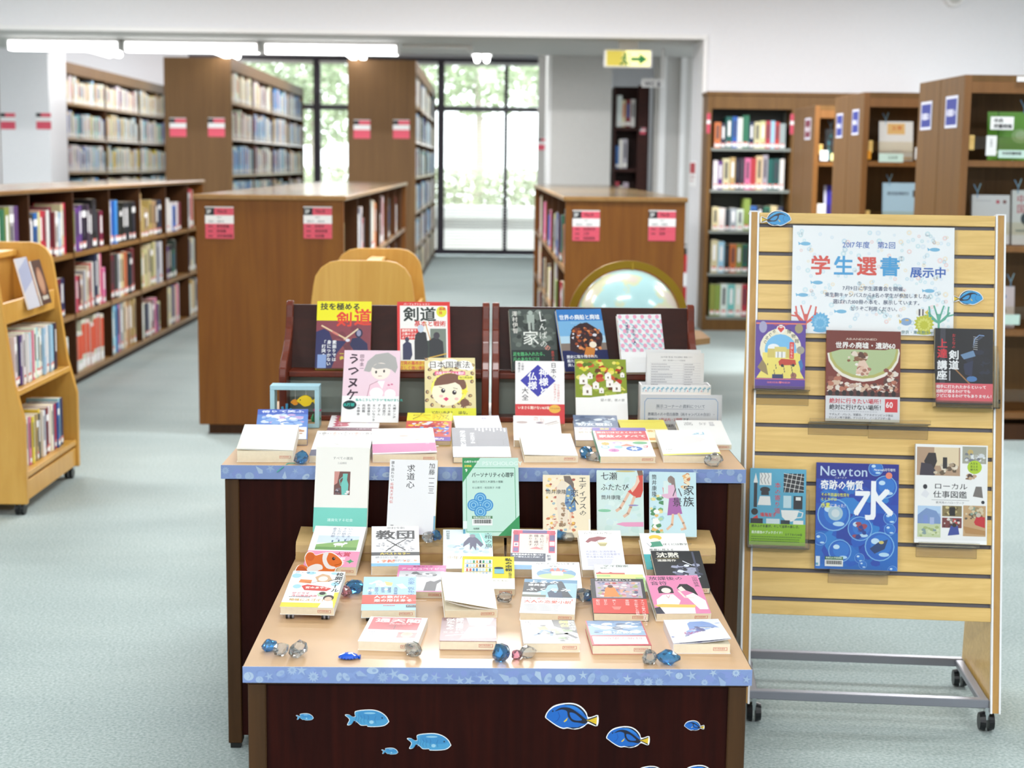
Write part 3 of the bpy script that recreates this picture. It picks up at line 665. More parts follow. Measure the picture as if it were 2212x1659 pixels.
for ti, codes in enumerate(WS):
    shelf_row(codes, (bays[0] + .06, Yf + .03, ZS[ti] + .001), (1, 0, 0), (0, 1, 0), .6, .295, 700 + ti, '%s shelf from the floor of the back wall bookcase' % ORD[ti], 'books in the back wall bookcase', thick=(.04, .065), depth=(.14, .2), fill=.96, hgt=(.6, .95), kinds=(0, 2, 3))
for ti, codes in enumerate(('wrcw', 'cwkl', 'wwcr', 'kcwt', 'mwcl')):
    shelf_row(codes * 2, (bays[1] + .05, Yf + .03, ZS[ti] + .001), (1, 0, 0), (0, 1, 0), .6, .27, 750 + ti, '', '', stuff=True, thick=(.04, .065))
for px, py, h in ((1526, 288, .1), (1706, 290, .1)):
    p = at_y(px, py, Yf); o = box('class_label', 'card', (p.x, p.x + .028, Yf - .004, Yf - .001, p.z, p.z + .16), t, label='red and white class label')
    art([('R', 0, 0, 100, 200, 'c8405a'), ('R', 0, 200, 100, 300, 'f4f4f4'), ('R', 0, 300, 100, 570, 'c8405a')], .028, .16, 'label_print', o, Matrix.Translation((p.x, Yf - .0045, p.z)) @ RX90, 'mattep', local=False)
STUFF_AT = True

# ---------------------------------------------------------------- magazine cases on the right
def mag_case(label, xa, Yf, wid, depth, zt, shelves, seed):
    t = thing('magazine_case', label, 'bookcase', (xa + wid / 2, Yf, 0), group='brown magazine cases at the right')
    for i, y in enumerate((Yf, Yf + depth / 2 + .002)):
        d = depth / 2 - .002
        box('side_panel', 'magwood', (xa, xa + .035, y, y + d, 0, zt), t, bevel=.003); box('side_panel', 'magwood', (xa + wid - .035, xa + wid, y, y + d, 0, zt), t)
        box('top_board', 'magwood', (xa + .036, xa + wid - .036, y, y + d, zt - .03, zt), t)
        if i == 0:
            box('fascia', 'magedge', (xa + .036, xa + wid - .036, y - .001, y + .02, zt - .085, zt - .031), t)
            box('side_edge', 'magedge', (xa + .001, xa + .034, y - .006, y - .001, 0, zt - .002), t)
        box('back_panel', 'magwood', (xa + .036, xa + wid - .036, y + d - .02, y + d, 0, zt - .03), t)
        box('plinth', 'brownin', (xa + .036, xa + wid - .036, y + .02, y + .04, 0, .08), t)
        # blue class label on each half of the side
        p0 = Vector((xa - .0015, y + .2, zt - .20)) if i == 0 else Vector((xa - .0015, y + .25, zt - .20))
    for z in shelves: box('shelf', 'magedge', (xa + .036, xa + wid - .036, Yf + .01, Yf + depth / 2 - .02, z - .03, z), t)
    for z in shelves[:-1] if False else shelves:
        g = MB().box(xa + .07, xa + wid - .07, Yf + .012, Yf + .016, z + .055, z + .115).build('clear_front_bar', 'acrylic', t)
        for x in (xa + .04, xa + wid - .065): box('bar_bracket', 'slat', (x, x + .025, Yf + .008, Yf + .02, z + .05, z + .12), t)
    return t
def side_label(t, xa, ycen, zc, wd, hh, num, c='2c3a96'):
    mw = Matrix.Translation((xa - .0015, ycen + wd / 2, zc - hh / 2)) @ Matrix.Rotation(-PI / 2, 4, 'Z') @ RX90
    o = MB().box(0, wd, 0, hh, 0, .002, mw).build('class_label', 'card', t, label='blue and white case label')
    H = 100 * hh / wd
    art([('R', 0, 0, 100, H, 'dfe2f2'), ('R', 7, 7, 93, H - 7, c), ('T', '和雑誌', 12, H * .4, 19, 'f4f6ff', 'b'), ('T', num, 76, H * .4, 19, 'f4f6ff', 'b')], wd, hh, 'label_print', o, mw, 'mattep', z=.0022, local=False)
SH = (.14, .55, .96, 1.37)
mc = mag_case('nearest brown magazine case at the right edge, blue labels 3 and 4', 2.285, 7.5, 1.0, .78, 1.775, SH, 1)
side_label(mc, 2.285, 8.12, 1.60, .20, .145, '3'); side_label(mc, 2.285, 7.68, 1.605, .20, .155, '4')
mc2 = mag_case('middle brown magazine case with blue labels 1 and 2', 2.215, 9.2, 1.0, .76, 1.77, SH, 2)
side_label(mc2, 2.215, 9.80, 1.59, .17, .15, '1'); side_label(mc2, 2.215, 9.38, 1.60, .17, .15, '2')
mc3 = mag_case('farthest brown magazine case with a maroon label on its side', 2.275, 10.85, 1.0, .72, 1.755, SH, 3)
side_label(mc3, 2.275, 11.06, 1.60, .2, .15, '洋', '7a2440')
# ================================================================ display desks
def shells(n, seed, U, H, bgc='7c92c2', fg=('9db2cf', '94aacb', 'a6bad2')):
    rg = random.Random(seed); it = [('R', 0, 0, U, H, bgc), ('B', 0, 0, U, H, ['8198c8', '768cbe', '7e90c6'], n * 2, H * .2, H * .45, seed)]
    for i in range(n):
        x = (i + .5) * U / n + rg.uniform(-.2, .2) * U / n; y = H * rg.choice((.2, .4, .6, .8)); c = rg.choice(fg); k = rg.randint(0, 5); r = H * rg.uniform(.22, .34)
        if k < 2: it.append(('S', x, y, r * 1.1, c, 5, .32, rg.random() * 6))
        elif k == 2: it += [('E', x, y, r * 1.1, r * .65, c, rg.random() * 3), ('E', x + r * .3, y, r * .4, r * .3, '8aa0c6')]
        elif k == 3: a = rg.random() * 6; it += [('P', [(x + math.cos(a) * r * 1.5, y + math.sin(a) * r * 1.5), (x + math.cos(a + 2) * r * .7, y + math.sin(a + 2) * r * .7), (x + math.cos(a + 3) * r * .9, y + math.sin(a + 3) * r * .9), (x + math.cos(a + 4.2) * r * .7, y + math.sin(a + 4.2) * r * .7)], c)]
        elif k == 4: it += [('S', x, y, r * 1.1, c, 11, .6, rg.random()), ('E', x, y, r * .35, r * .35, '8aa0c6')]
        else: it += [('E', x, y, r, r * .9, c), ('L', [(x, y - r * .8), (x + r * .4, y), (x, y + r * .6)], r * .12, '8aa0c6')]
    return it
def desk(name, label, xa, xb, ya, yb, zt, ps, seed, strip_h):
    t = thing(name, label, 'desk', ((xa + xb) / 2, ya, 0))
    box('desk_top', 'post', (xa + .004, xb - .004, ya + .004, yb, zt - .032, zt - .002), t)
    for x in (xa + .006, xb - .006 - ps):
        for y in (ya + .008, yb - ps - .004): box('corner_post', 'post', (x, x + ps, y, y + ps, .012, zt - .0325), t, bevel=.002)
        box('foot', 'black', (x + .004, x + ps - .004, ya + .012, ya + ps, 0, .0125), t); box('foot', 'black', (x + .004, x + ps - .004, yb - ps, yb - .012, 0, .0125), t)
    box('front_panel', 'dark', (xa + .006 + ps, xb - .006 - ps, ya + .014, ya + .03, .03, zt - .0325), t)
    box('back_panel', 'dark', (xa + .006 + ps, xb - .006 - ps, yb - .03, yb - .014, .03, zt - .0325), t)
    for x in (xa + .012, xb - .028): box('side_panel', 'dark', (x, x + .016, ya + .008 + ps, yb - ps - .004, .03, zt - .0325), t)
    c = tag(box('kraft_paper_sheet', 'kraft', (xa, xb, ya, yb, zt - .0018, zt)), 'tan kraft paper covering the %s' % ('lower front display desk' if seed == 5 else 'upper rear display desk'), 'paper')
    W = xb - xa; st = thing('border_strip', 'blue seashell border strip along the front edge of the %s desk' % ('lower' if seed == 5 else 'upper'), 'paper strip', (xa, ya, zt - strip_h))
    mw = Matrix.Translation((xa - .001, ya - .0005, zt - strip_h)) @ RX90
    MB().box(0, W + .002, 0, strip_h, -.0006, 0, mw).build('strip_paper', 'card', st)
    H = 100 * strip_h / W
    art(shells(46, seed, 100, H), W + .002, strip_h, 'shell_print', st, mw, 'mattep', local=False)
    mw2 = Matrix.Translation((xb + .0005, ya, zt - strip_h)) @ Matrix.Rotation(PI / 2, 4, 'Z') @ RX90
    MB().box(0, .5, 0, strip_h, 0, .0006, mw2).build('strip_side', 'mattep', st)
    return t
ZU, ZL = .657, .47
UD = desk('display_desk', 'taller rear display desk with dark panels under kraft paper', -.578, .583, 3.37, 4.30, ZU, .031, 3, .031)
LD = desk('display_desk', 'lower front display desk with paper fish stuck on its dark front', -.405, .463, 2.549, 3.362, ZL, .031, 5, .0285)

# kraft-wrapped boxes on the lower desk
def wrapped(label, xa, xb, ya, yb, z0, z1, zb1):
    t = thing('wrapped_box', label, 'box', ((xa + xb) / 2, ya, z0))
    mb = MB(); rg = random.Random(int(xb * 100)); n = 12
    prof = [(ya, z0), (ya - .002, z0 + .02), (ya + .001, z1 - .005), (ya + .006, z1), (yb - .005, zb1), (yb, zb1 - .005), (yb, z0)]
    k = len(prof)
    for i in range(n + 1):
        x = xa + (xb - xa) * i / n
        for (y, z) in prof: mb.v.append((x, y + rg.uniform(-.0012, .0012), z + (rg.uniform(-.001, .001) if z > z0 else 0)))
    for i in range(n):
        for j in range(k): a = i * k; q = (j + 1) % k; mb.face((a + j, a + q, a + k + q, a + k + j))
    mb.face(tuple(range(k - 1, -1, -1))); mb.face(tuple(range(n * k, n * k + k)))
    mb.build('wrapping', 'kraft2', t)
    for x, s in ((xa, -1), (xb, 1)):
        mb = MB(); mb.prism([(ya + .006, z0 + .004), (yb - .01, z0 + .004), ((ya + yb) / 2, (z0 + z1) / 2 + .006)], x + s * .0005, x + s * .002, 'x'); mb.build('folded_end', 'kraft', t)
    m = MB(); m.box(xa + .01, xb - .01, ya - .0035, ya - .0022, z0 + .018, z0 + .020); m.build('paper_seam', 'kraft', t)
ZB = .518
wrapped('left kraft-wrapped long box on the lower desk', -.402, .047, 3.262, 3.364, ZL, .509, .5215)
wrapped('right kraft-wrapped long box on the lower desk', .053, .505, 3.262, 3.364, ZL, .509, .5215)

# ---------------------------------------------------------------- wooden two-tier book racks
LEDGE = .783
PROF = [(3.965, ZU), (3.962, .70), (3.96, .775), (3.966, .795), (3.99, .812), (4.03, .83), (4.07, .855), (4.10, .885), (4.115, .915), (4.12, .945), (4.128, .955), (4.145, .955), (4.158, .945), (4.165, .92), (4.28, ZU)]
def book_rack(label, xa, xb):
    t = thing('book_rack', label, 'rack', ((xa + xb) / 2, 4.0, ZU)); th = .019
    for x in (xa, xb - th): MB().prism(PROF, x, x + th, 'x').build('side_panel', 'rack', t, bevel=.0025)
    mb = MB(); mb.prism([(4.075, LEDGE), (4.09, LEDGE), (4.150, .944), (4.138, .944)], xa + th, xb - th, 'x'); mb.build('upper_back_board', 'rackin', t)
    mb = MB(); mb.prism([(4.004, LEDGE - .016), (4.12, LEDGE - .016), (4.12, LEDGE - .001), (4.004, LEDGE - .001)], xa + th, xb - th, 'x'); mb.build('ledge', 'rack', t, bevel=.002)
    mb = MB(); mb.prism([(4.03, ZU + .014), (4.042, ZU + .014), (4.055, LEDGE - .0165), (4.043, LEDGE - .0165)], xa + th, xb - th, 'x'); mb.build('lower_back_board', 'rackgrey', t)
    box('bottom_board', 'rack', (xa + th, xb - th, 3.975, 4.25, ZU + .0005, ZU + .0135), t, bevel=.002)
xl = at_y(603, 880, 3.962).x; xr1 = at_y(1056, 880, 3.962).x; xl2 = at_y(1062, 880, 3.962).x; xr2 = at_y(1512, 880, 3.962).x
book_rack('left mahogany two-tier rack on the rear desk with kendo books', xl, xr1)
book_rack('right mahogany two-tier rack on the rear desk beside the notice', xl2, xr2)

# ---------------------------------------------------------------- light oak trolleys
def trolley(label, xc, y0, y1, hw_top, hw_bot, ztop, shelves, book_rows, pt):
    t = thing('book_trolley', label, 'trolley', (xc, (y0 + y1) / 2, 0))
    prof = []
    ws = [(.045, hw_bot), (.36, hw_bot), (.50, hw_bot - .035), (.72, hw_bot - .062), (.82, hw_bot - .075)]
    r = .09; xr = hw_bot - .085
    R = ws + [(.895 + (ztop - .983), xr)] + [(ztop - r + r * math.sin(a), xr - r + r * math.cos(a)) for a in [PI / 8 * i for i in range(1, 5)]]
    prof = [(xc + x, z) for z, x in R] + [(xc - x, z) for z, x in reversed(R)]
    for y in (y0, y1 - .025): MB().prism(prof, y, y + .025, 'y').build('end_panel', 'oak', t, bevel=.003)
    box('spine_board', 'oakd', (xc - .009, xc + .009, y0 + .025, y1 - .025, .12, ztop - .055), t)
    box('top_rail', 'oak', (xc - .03, xc + .03, y0 + .025, y1 - .025, ztop - .055, ztop - .03), t, bevel=.003)
    wz = lambda z: hw_bot - (0 if z < .36 else (z - .36) * .17)
    for s in (-1, 1):
        for z in shelves:
            wv = wz(z) - .008
            if z > .6: wv -= .02
            xs = sorted((xc + s * .0095, xc + s * wv))
            box('shelf', 'oak', (xs[0], xs[1], y0 + .025, y1 - .025, z - .022, z), t, bevel=.002)
            if z > .6:
                xs = sorted((xc + s * wv, xc + s * (wv + .014))); box('front_lip', 'oak', (xs[0], xs[1], y0 + .025, y1 - .025, z - .035, z + .045), t, bevel=.002)
        xs = sorted((xc + s * (hw_bot - .012), xc + s * (hw_bot - .03))); box('bottom_rail', 'oak', (xs[0], xs[1], y0 + .025, y1 - .025, .05, .125), t, bevel=.002)
    for x in (xc - hw_bot + .06, xc + hw_bot - .05):
        for y in (y0 + .035, y1 - .05):
            c = MB(); c.cyl((x, y, .026), (x + .012, y, .026), .026, seg=16); c.cyl((x + .02, y, .026), (x + .032, y, .026), .026, seg=16); w_ = c.build('caster', 'rubber', t)
            MB().box(x - .004, x + .036, y - .012, y + .02, .036, .052).build('caster_fork', 'chrome', w_)
    return t
trolley('light oak book trolley with casters at the left edge', -1.955, 5.68, 6.445, 0, .258, .983, (.16, .47, .745), None, 0)
G_ = 'books on the left oak trolley'
shelf_row('wkpwwwLwPwLwwLwwLwLk', (-1.745, 5.76, .472), (0, 1, 0), (-1, 0, 0), .60, .24, 800, 'middle row of the left oak trolley', G_, thick=(.022, .036), depth=(.12, .14), fill=1, hgt=(.75, .82))
shelf_row('wLwPywtkywLmwwprBLn', (-1.725, 5.76, .162), (0, 1, 0), (-1, 0, 0), .60, .24, 801, 'bottom row of the left oak trolley', G_, thick=(.022, .036), depth=(.12, .14), fill=1, hgt=(.75, .82))
trolley('light oak book trolley standing behind the left wooden rack', -.425, 5.40, 6.22, 0, .258, .985, (.16, .47, .745), None, 0)

# ---------------------------------------------------------------- floor globe
gc = at_y(1356, 694, 5.8); gt = thing('floor_globe', 'pale blue floor globe in a brass meridian ring behind the right rack', 'globe', (gc.x, gc.y, 0))
GR = .195
def globe_mat():
    m, N, L, b = new_mat('globe_map'); tc = N.new('ShaderNodeTexCoord'); t = N.new('ShaderNodeTexNoise'); t.inputs['Scale'].default_value = 7; t.inputs['Detail'].default_value = 6
    r = N.new('ShaderNodeValToRGB'); e = r.color_ramp.elements; e[0].position = .52; e[0].color = lin('b8e0e2'); e[1].position = .56; e[1].color = lin('d8dcb4')
    x = e.new(.66); x.color = lin('dccfc4')
    L.new(tc.outputs['Object'], t.inputs['Vector']); L.new(t.outputs['Fac'], r.inputs[0]); L.new(r.outputs[0], b.inputs['Base Color']); b.inputs['Roughness'].default_value = .25
    b.inputs['Coat Weight'].default_value = .5; return m
M['globe'] = globe_mat()
mb = MB(); n = 24; mb.lathe([(max(.001, GR * math.cos(a)), GR * math.sin(a)) for a in [-PI / 2 + PI * i / n for i in range(n + 1)]], gc, 48); mb.build('ball', 'globe', gt, smooth=True)
def torus(c, r0, r1, hw, axis='y'):
    mb = MB(); N_ = 64
    for i in range(N_):
        a = 2 * PI * i / N_
        for rr, d in ((r0, -hw), (r1, -hw), (r1, hw), (r0, hw)):
            mb.v.append((c.x + rr * math.cos(a), c.y + d, c.z + rr * math.sin(a)) if axis == 'y' else (c.x + rr * math.cos(a), c.y + rr * math.sin(a), c.z + d))
    for i in range(N_):
        a = i * 4; b = ((i + 1) % N_) * 4
        for j in range(4): k = (j + 1) % 4; mb.face((a + j, a + k, b + k, b + j))
    return mb
torus(gc, GR + .006, GR + .033, .006).build('meridian_ring', 'brass', gt)
MB().cyl(gc + Vector((.012, 0, GR)), gc + Vector((.012, 0, GR + .03)), .009, .006, 10).build('pole_pin', 'brass', gt)
hz = at_y(1520, 722, 5.8).z
mb = MB(); k = 8; R1, R0 = .295, .225
for i in range(k):
    a, b = PI / 8 + 2 * PI * i / k, PI / 8 + 2 * PI * (i + 1) / k
    P = [(gc.x + r * math.cos(t) / math.cos(PI / 8), gc.y + r * math.sin(t) / math.cos(PI / 8)) for r, t in ((R0, a), (R1, a), (R1, b), (R0, b))]
    mb.prism(P, hz - .022, hz, 'z')
mb.build('horizon_table', 'topwood', gt)
for i in range(4):
    a = PI / 4 + PI / 2 * i; x, y = gc.x + .24 * math.cos(a), gc.y + .24 * math.sin(a)
    MB().lathe([(.016, 0), (.014, .08), (.022, .12), (.013, .2), (.018, hz - .12), (.026, hz - .06), (.02, hz - .022)], (x, y, 0), 10).build('leg', 'rack', gt, smooth=True)
MB().box(gc.x - .2, gc.x + .2, gc.y - .012, gc.y + .012, .17, .2).box(gc.x - .012, gc.x + .012, gc.y - .2, gc.y + .2, .165, .195).build('stretcher', 'rack', gt)

# ---------------------------------------------------------------- slat-board stand
BL = Vector((.620, 3.5617, .062)); BR = Vector((1.2286, 3.498, .062))          # front faces of the outer posts at the bottom
bu = (BR - BL); BW = bu.length; bu.normalize(); bd = Vector((-bu.y, bu.x, 0)); bd = bd if bd.y > 0 else -bd
TOPH = 1.152; LEAN = .2315
bw = (Vector((0, 0, TOPH)) + bd * LEAN); BLEN = bw.length; bw.normalize()
bn = bu.cross(bw).normalized(); bn = bn if bn.y < 0 else -bn                 # towards the viewer
BM4 = Matrix(((bu.x, bw.x, bn.x, BL.x), (bu.y, bw.y, bn.y, BL.y), (bu.z, bw.z, bn.z, BL.z), (0, 0, 0, 1)))
BI = BM4.inverted()
def on_board(px, py, off=0.0):
    p = BI @ on_plane(px, py, BL + bn * off, bn); return p.x, p.y
bs = thing('slat_board_stand', 'light wood slat board display stand on black casters', 'display stand', (BL + BR) / 2 - Vector((0, 0, .062)))
PWD = .024
for x0 in (0, BW - PWD):
    # A-shaped side board (front edge leans back, rear edge leans forward)
    D = .36
    def P(x, d, z): return BL + bu * x + bd * d + Vector((0, 0, z))
    pr = [(0.006, -.012), (D, -.012), (LEAN + .03, TOPH), (LEAN + .006, TOPH)]
    mb = MB(); V = [P(x, d, z) for x in (x0 + .004, x0 + PWD - .004) for d, z in pr]; mb.v = [tuple(v) for v in V]
    mb.f = [(0, 1, 2, 3), (7, 6, 5, 4), (0, 4, 5, 1), (1, 5, 6, 2), (2, 6, 7, 3), (3, 7, 4, 0)]; mb.m = [0] * 6; mb.c = [None] * 6
    mb.build('side_board', 'slat', bs)
    MB().box(x0 + .0045, x0 + PWD - .0045, -.012, BLEN, -.004, .0015, BM4).build('post_face', 'slatedge', bs)
    for xx in (x0, x0 + PWD - .0045): MB().box(xx, xx + .0045, -.013, BLEN + .002, -.006, .003, BM4).build('edge_strip', 'whitetrim', bs)
    MB().box(x0, x0 + PWD, BLEN, BLEN + .003, -.04, .003, BM4).build('top_cap', 'whitetrim', bs)
# grooves measured along the board's right edge
gy = [494, 554.5, 615, 675, 736, 798, 860, 921, 988.5, 1054, 1118, 1181, 1244, 1310]
gs = [on_board(2147, y)[1] for y in gy]
top_s = on_board(2147, 466.5)[1]; bot_s = on_board(2141, 1344)[1]
pitch = (gs[0] - gs[-1]) / 13
XI0, XI1 = PWD + .0005, BW - PWD - .0005
MB().box(XI0, XI1, bot_s + .001, top_s - .001, -.018, -.010, BM4).build('groove_backing', 'groove', bs)
GH = .0095
e_prev = top_s
for k in range(14):
    g = gs[0] - pitch * k
    MB().box(XI0, XI1, g + GH / 2, e_prev, -.0098, 0, BM4).build('slat', 'slat', bs, bevel=.0008); e_prev = g - GH / 2
MB().box(XI0, XI1, bot_s, e_prev, -.0098, 0, BM4).build('slat', 'slat', bs, bevel=.0008)
# base frame
def bar(name, x0, x1, d0, d1, z0, z1, mat='steel'):
    mb = MB(); V = [P(x, d, z) for z in (z0, z1) for d in (d0, d1) for x in (x0, x1)]; n = 0; mb.v = [tuple(v) for v in V]
    mb.f = [(0, 2, 3, 1), (4, 5, 7, 6), (0, 1, 5, 4), (2, 6, 7, 3), (0, 4, 6, 2), (1, 3, 7, 5)]; mb.m = [0] * 6; mb.c = [None] * 6
    return mb.build(name, mat, bs, bevel=.002)
bar('front_bar', PWD, BW - PWD, .008, .030, -.005, .016); bar('rear_bar', PWD, BW - PWD, .32, .342, -.005, .016)
bar('side_bar', PWD + .0, PWD + .02, .031, .319, -.004, .014); bar('side_bar', BW - PWD - .02, BW - PWD, .031, .319, -.004, .014)
for x in (PWD + .012, BW - PWD - .004):
    for d in (.018, .335):
        c = P(x, d, 0); zc = .0235
        mb = MB()
        for s in (-1, 1):
            q0 = Vector((c.x, c.y, zc)) + bu * s * .004; q1 = Vector((c.x, c.y, zc)) + bu * s * .017; mb.cyl(q0, q1, .0235, .020, 20)
        w_ = mb.build('caster', 'rubber', bs)
        MB().box(-.005, .005, -.012, .012, 0, .03, Matrix.Translation((c.x, c.y, .03)) @ Matrix.Rotation(math.atan2(bu.y, bu.x), 4, 'Z')).build('caster_stem', 'chrome', w_)

# acrylic ledges on the slat board
def rack_ledge(label, px0, px1, pyt, pyb, deep=.03, high=0, slope=0.0):
    x0, s0 = on_board(px0, pyt, .004); x1, _ = on_board(px1, pyt, .004); s1 = on_board((px0 + px1) / 2, pyb, .004)[1]; x1 = min(x1, BW + .01)
    t = thing('acrylic_ledge', label, 'book holder', BM4 @ Vector(((x0 + x1) / 2, s1, .004)))
    MB().box(x0, x1, s1, s0, .0006, .0028, BM4).build('back_plate', 'acrylic', t, bevel=.0005)
    MB().box(x0, x1, s0 - .0002, s0 + .0022, .0028, deep, BM4).build('ledge_plate', 'acrylic', t, bevel=.0005)
    MB().box(x0, x1, s0, s0 + .010 + high, deep, deep + .0022, BM4).build('front_lip', 'acrylic', t, bevel=.0005)
    return s0, t

t = thing('booklet', 'pale booklet face-out on the top ledge of the left oak trolley', 'booklet', (-1.80, 6.02, .746), group='booklets on the left trolley'); m_ = Matrix.Translation((-1.755, 5.98, .7465)) @ Matrix.Rotation(PI / 2, 4, 'Z') @ Matrix.Rotation(PI / 2 - .25, 4, 'X')
MB().box(0, .15, 0, .2, -.006, 0, m_).build('cover', 'card', t); art([('R', 0, 0, 100, 133, 'dfe0ea'), ('P', [(0, 30), (100, 0), (100, 60), (0, 90)], 'b8c0dc')], .15, .2, 'cover_print', t, m_, local=False)
t = thing('booklet', 'brown booklet with a round face picture on the top ledge of the left trolley', 'booklet', (-1.80, 6.25, .746), group='booklets on the left trolley'); m_ = Matrix.Translation((-1.755, 6.165, .7465)) @ Matrix.Rotation(PI / 2, 4, 'Z') @ Matrix.Rotation(PI / 2 - .25, 4, 'X')
MB().box(0, .13, 0, .18, -.006, 0, m_).build('cover', 'card', t); art([('R', 0, 0, 100, 140, '5c4238'), ('E', 50, 66, 34, 44, 'b07c60'), ('E', 50, 66, 24, 34, 'd0a080'), ('R', 20, 112, 80, 124, 'd8d0c0')], .13, .18, 'cover_print', t, m_, local=False)
# ================================================================ the display books
REP = []
def place(bl, br, ytop, z, asp, T, stand):
    """stand on the plane at height z between two measured points of the lower edge; lean until the top edge sits at its measured height"""
    def frame(a, zz):
        A = at_z(*bl, zz); B = at_z(*br, zz); u = B - A; Wd = u.length; u.normalize()
        d = Vector((-u.y, u.x, 0)); w = d * math.cos(a) + Vector((0, 0, 1)) * math.sin(a); n = u.cross(w)
        return A, u, w, n, Wd
    lo, hi = (0.0, math.radians(89)); best = 0
    for _ in range(28):
        a = (lo + hi) / 2; zz = z + (T * math.cos(a) if stand else 0)
        A, u, w, n, Wd = frame(a, zz)
        P = A + u * Wd / 2 + w * Wd * asp + (n * T if not stand else Vector())
        if project(P)[1] > ytop: lo = a
        else: hi = a
    a = (lo + hi) / 2; zz = z + (T * math.cos(a) if stand else 0); A, u, w, n, Wd = frame(a, zz)
    if a < math.radians(1.2): a = 0; A, u, w, n, Wd = frame(0, z + (T if stand else 0))
    o = A - (n * T if stand else Vector())
    return Matrix(((u.x, w.x, n.x, o.x), (u.y, w.y, n.y, o.y), (u.z, w.z, n.z, o.z), (0, 0, 0, 1))), Wd, Wd * asp, a

def cover_mats(c, c2=None): return plain('cover_' + c, c, .35, coat=0)
CM = {}
def book(label, mw, W, Hh, T, col, art_items, spine='R', group=None, spinecol=None, stamp=False, pg='pages', matte=False, curl=0.0, name='book', spine_art=None):
    t = thing(name, label, 'book' if name == 'book' else 'magazine', mw=mw, group=group)
    key = (col, matte)
    if key not in CM: CM[key] = plain('cover_' + col, col, .5 if matte else .34, coat=0)
    sk = (spinecol or col, matte)
    if sk not in CM: CM[sk] = plain('cover_' + sk[0], sk[0], .5 if matte else .34, coat=0)
    th = min(.0007, T * .2); sx = (W - th, W) if spine == 'R' else (0, th)
    px = (.0012 if spine == 'R' else th, W - th if spine == 'R' else W - .0012)
    MB().box(px[0], px[1], .0004, Hh - .0008, th, T - th).build('page_block', pg, t, local=True)
    mb = MB()
    if curl:
        # front cover lifts a little towards its fore-edge corner
        n = 8; V = []
        for i in range(n + 1):
            for j in (0, 1):
                x = W * i / n; lift = curl * ((1 - i / n) if spine == 'R' else i / n) ** 2 * (1.0 if j == 0 else .25) + .0
                V.append((x, Hh * j, T - th + lift))
        for (x, y, zz) in V: mb.v.append((x, y, zz))
        for (x, y, zz) in V: mb.v.append((x, y, zz + th))
        k = len(V)
        for i in range(n):
            a = 2 * i; mb.face((a, a + 1, a + 3, a + 2)); mb.face((k + a, k + a + 2, k + a + 3, k + a + 1)); mb.face((a, a + 2, k + a + 2, k + a)); mb.face((a + 1, k + a + 1, k + a + 3, a + 3))
        mb.face((0, k, k + 1, 1)); a = 2 * n; mb.face((a, a + 1, k + a + 1, k + a))
    else: mb.box(0, W, 0, Hh, T - th, T)
    mb.box(0, W, 0, Hh, 0, th)
    cv = mb.build('cover', CM[key], t, local=True)
    MB().box(sx[0], sx[1], .0, Hh, th, T - th).build('spine', CM[sk], t, local=True)
    zt = T if not curl else T + 0.0002
    if art_items:
        a = art(art_items, W, Hh, 'cover_print', t, Matrix.Identity(4), 'mattep' if matte else 'gloss', z=zt + .0001)
        if curl and a:
            for v in a.data.vertices:
                f = (1 - v.co.x / W) if spine == 'R' else v.co.x / W
                v.co.z += curl * max(0, f) ** 2 * (1.0 - .75 * v.co.y / Hh) + .0001
    if spine_art:
        m2 = Matrix.Translation((W, 0, 0)) @ Matrix.Rotation(PI / 2, 4, 'Y') if spine == 'R' else None
        if m2: art(spine_art, T, Hh, 'spine_print', t, m2 @ Matrix.Translation((-T, 0, 0)), 'gloss', z=.0002)
    if stamp:
        mws = RX90
        sw, sh = .025, min(.006, T * .4); m3 = Matrix.Translation((W - .031, .0002, T * .32)) @ RX90
        art([('R', 0, 0, 100, 100 * sh / sw, 'd08070'), ('R', 4, 3, 96, 100 * sh / sw - 3, 'e9e0c8'), ('T', '東生駒図書館', 7, 4, 13, 'c86858')], sw, sh, 'library_stamp', t, m3, 'mattep', z=.0001)
    return t
NP = [0]
def prop(mw, W, Hh, a, z):
    """folded card wedge that holds up the back of a tilted book"""
    if a < math.radians(3.5): return
    y1 = Hh * .82 * math.cos(a); h = Hh * .82 * math.sin(a) - .0008; y0 = y1 * .62
    A = Vector((mw[0][3], mw[1][3], z)); u = Vector((mw[0][0], mw[1][0], 0)).normalized(); d = Vector((-u.y, u.x, 0))
    m = Matrix(((u.x, d.x, 0, A.x), (u.y, d.y, 0, A.y), (0, 0, 1, A.z), (0, 0, 0, 1)))
    b = MB(); b.prism([(y0, 0), (y1, 0), (y1, h), (y1 - .004, h - .004 * math.tan(a)), (y0, h * y0 / y1)], W * .3, W * .7, 'x', m)
    o = b.build('card_prop', 'kraft'); tag(o, 'folded kraft card prop hidden beneath a tilted book', 'prop', 'card props under the tilted books')
BOOKS = []
def D(label, bl, br, yt, z, asp, T, col, it, stand=False, prp=True, lift=0.0, **k):
    mw, W, Hh, a = place(bl, br, yt, z + lift, asp, T, stand)
    if k.get('group') == GS_:
        q = mw @ Vector((W / 2, (ZU - mw[2][3]) / max(.2, mw[2][1]), 0)); dy = max(0, q.y - 3.3655); mw = Matrix.Translation((0, -dy, 0)) @ mw
    REP.append((label[:28], round(W, 3), round(Hh, 3), round(math.degrees(a)), round(mw[0][3], 2), round(mw[1][3], 2)))
    t = book(label, mw, W, Hh, T, col, it, **k)
    if prp and not stand: prop(mw, W, Hh, a, z + lift)
    BOOKS.append((t, mw, W, Hh, T, a)); return t, mw, W, Hh, a
def lines(x0, x1, y0, n, dy, c, w=1.2, seed=0):
    rg = random.Random(seed + n); return [('R', x0, y0 + i * dy, x1 - rg.uniform(0, (x1 - x0) * .25), y0 + i * dy + w, c) for i in range(n)]
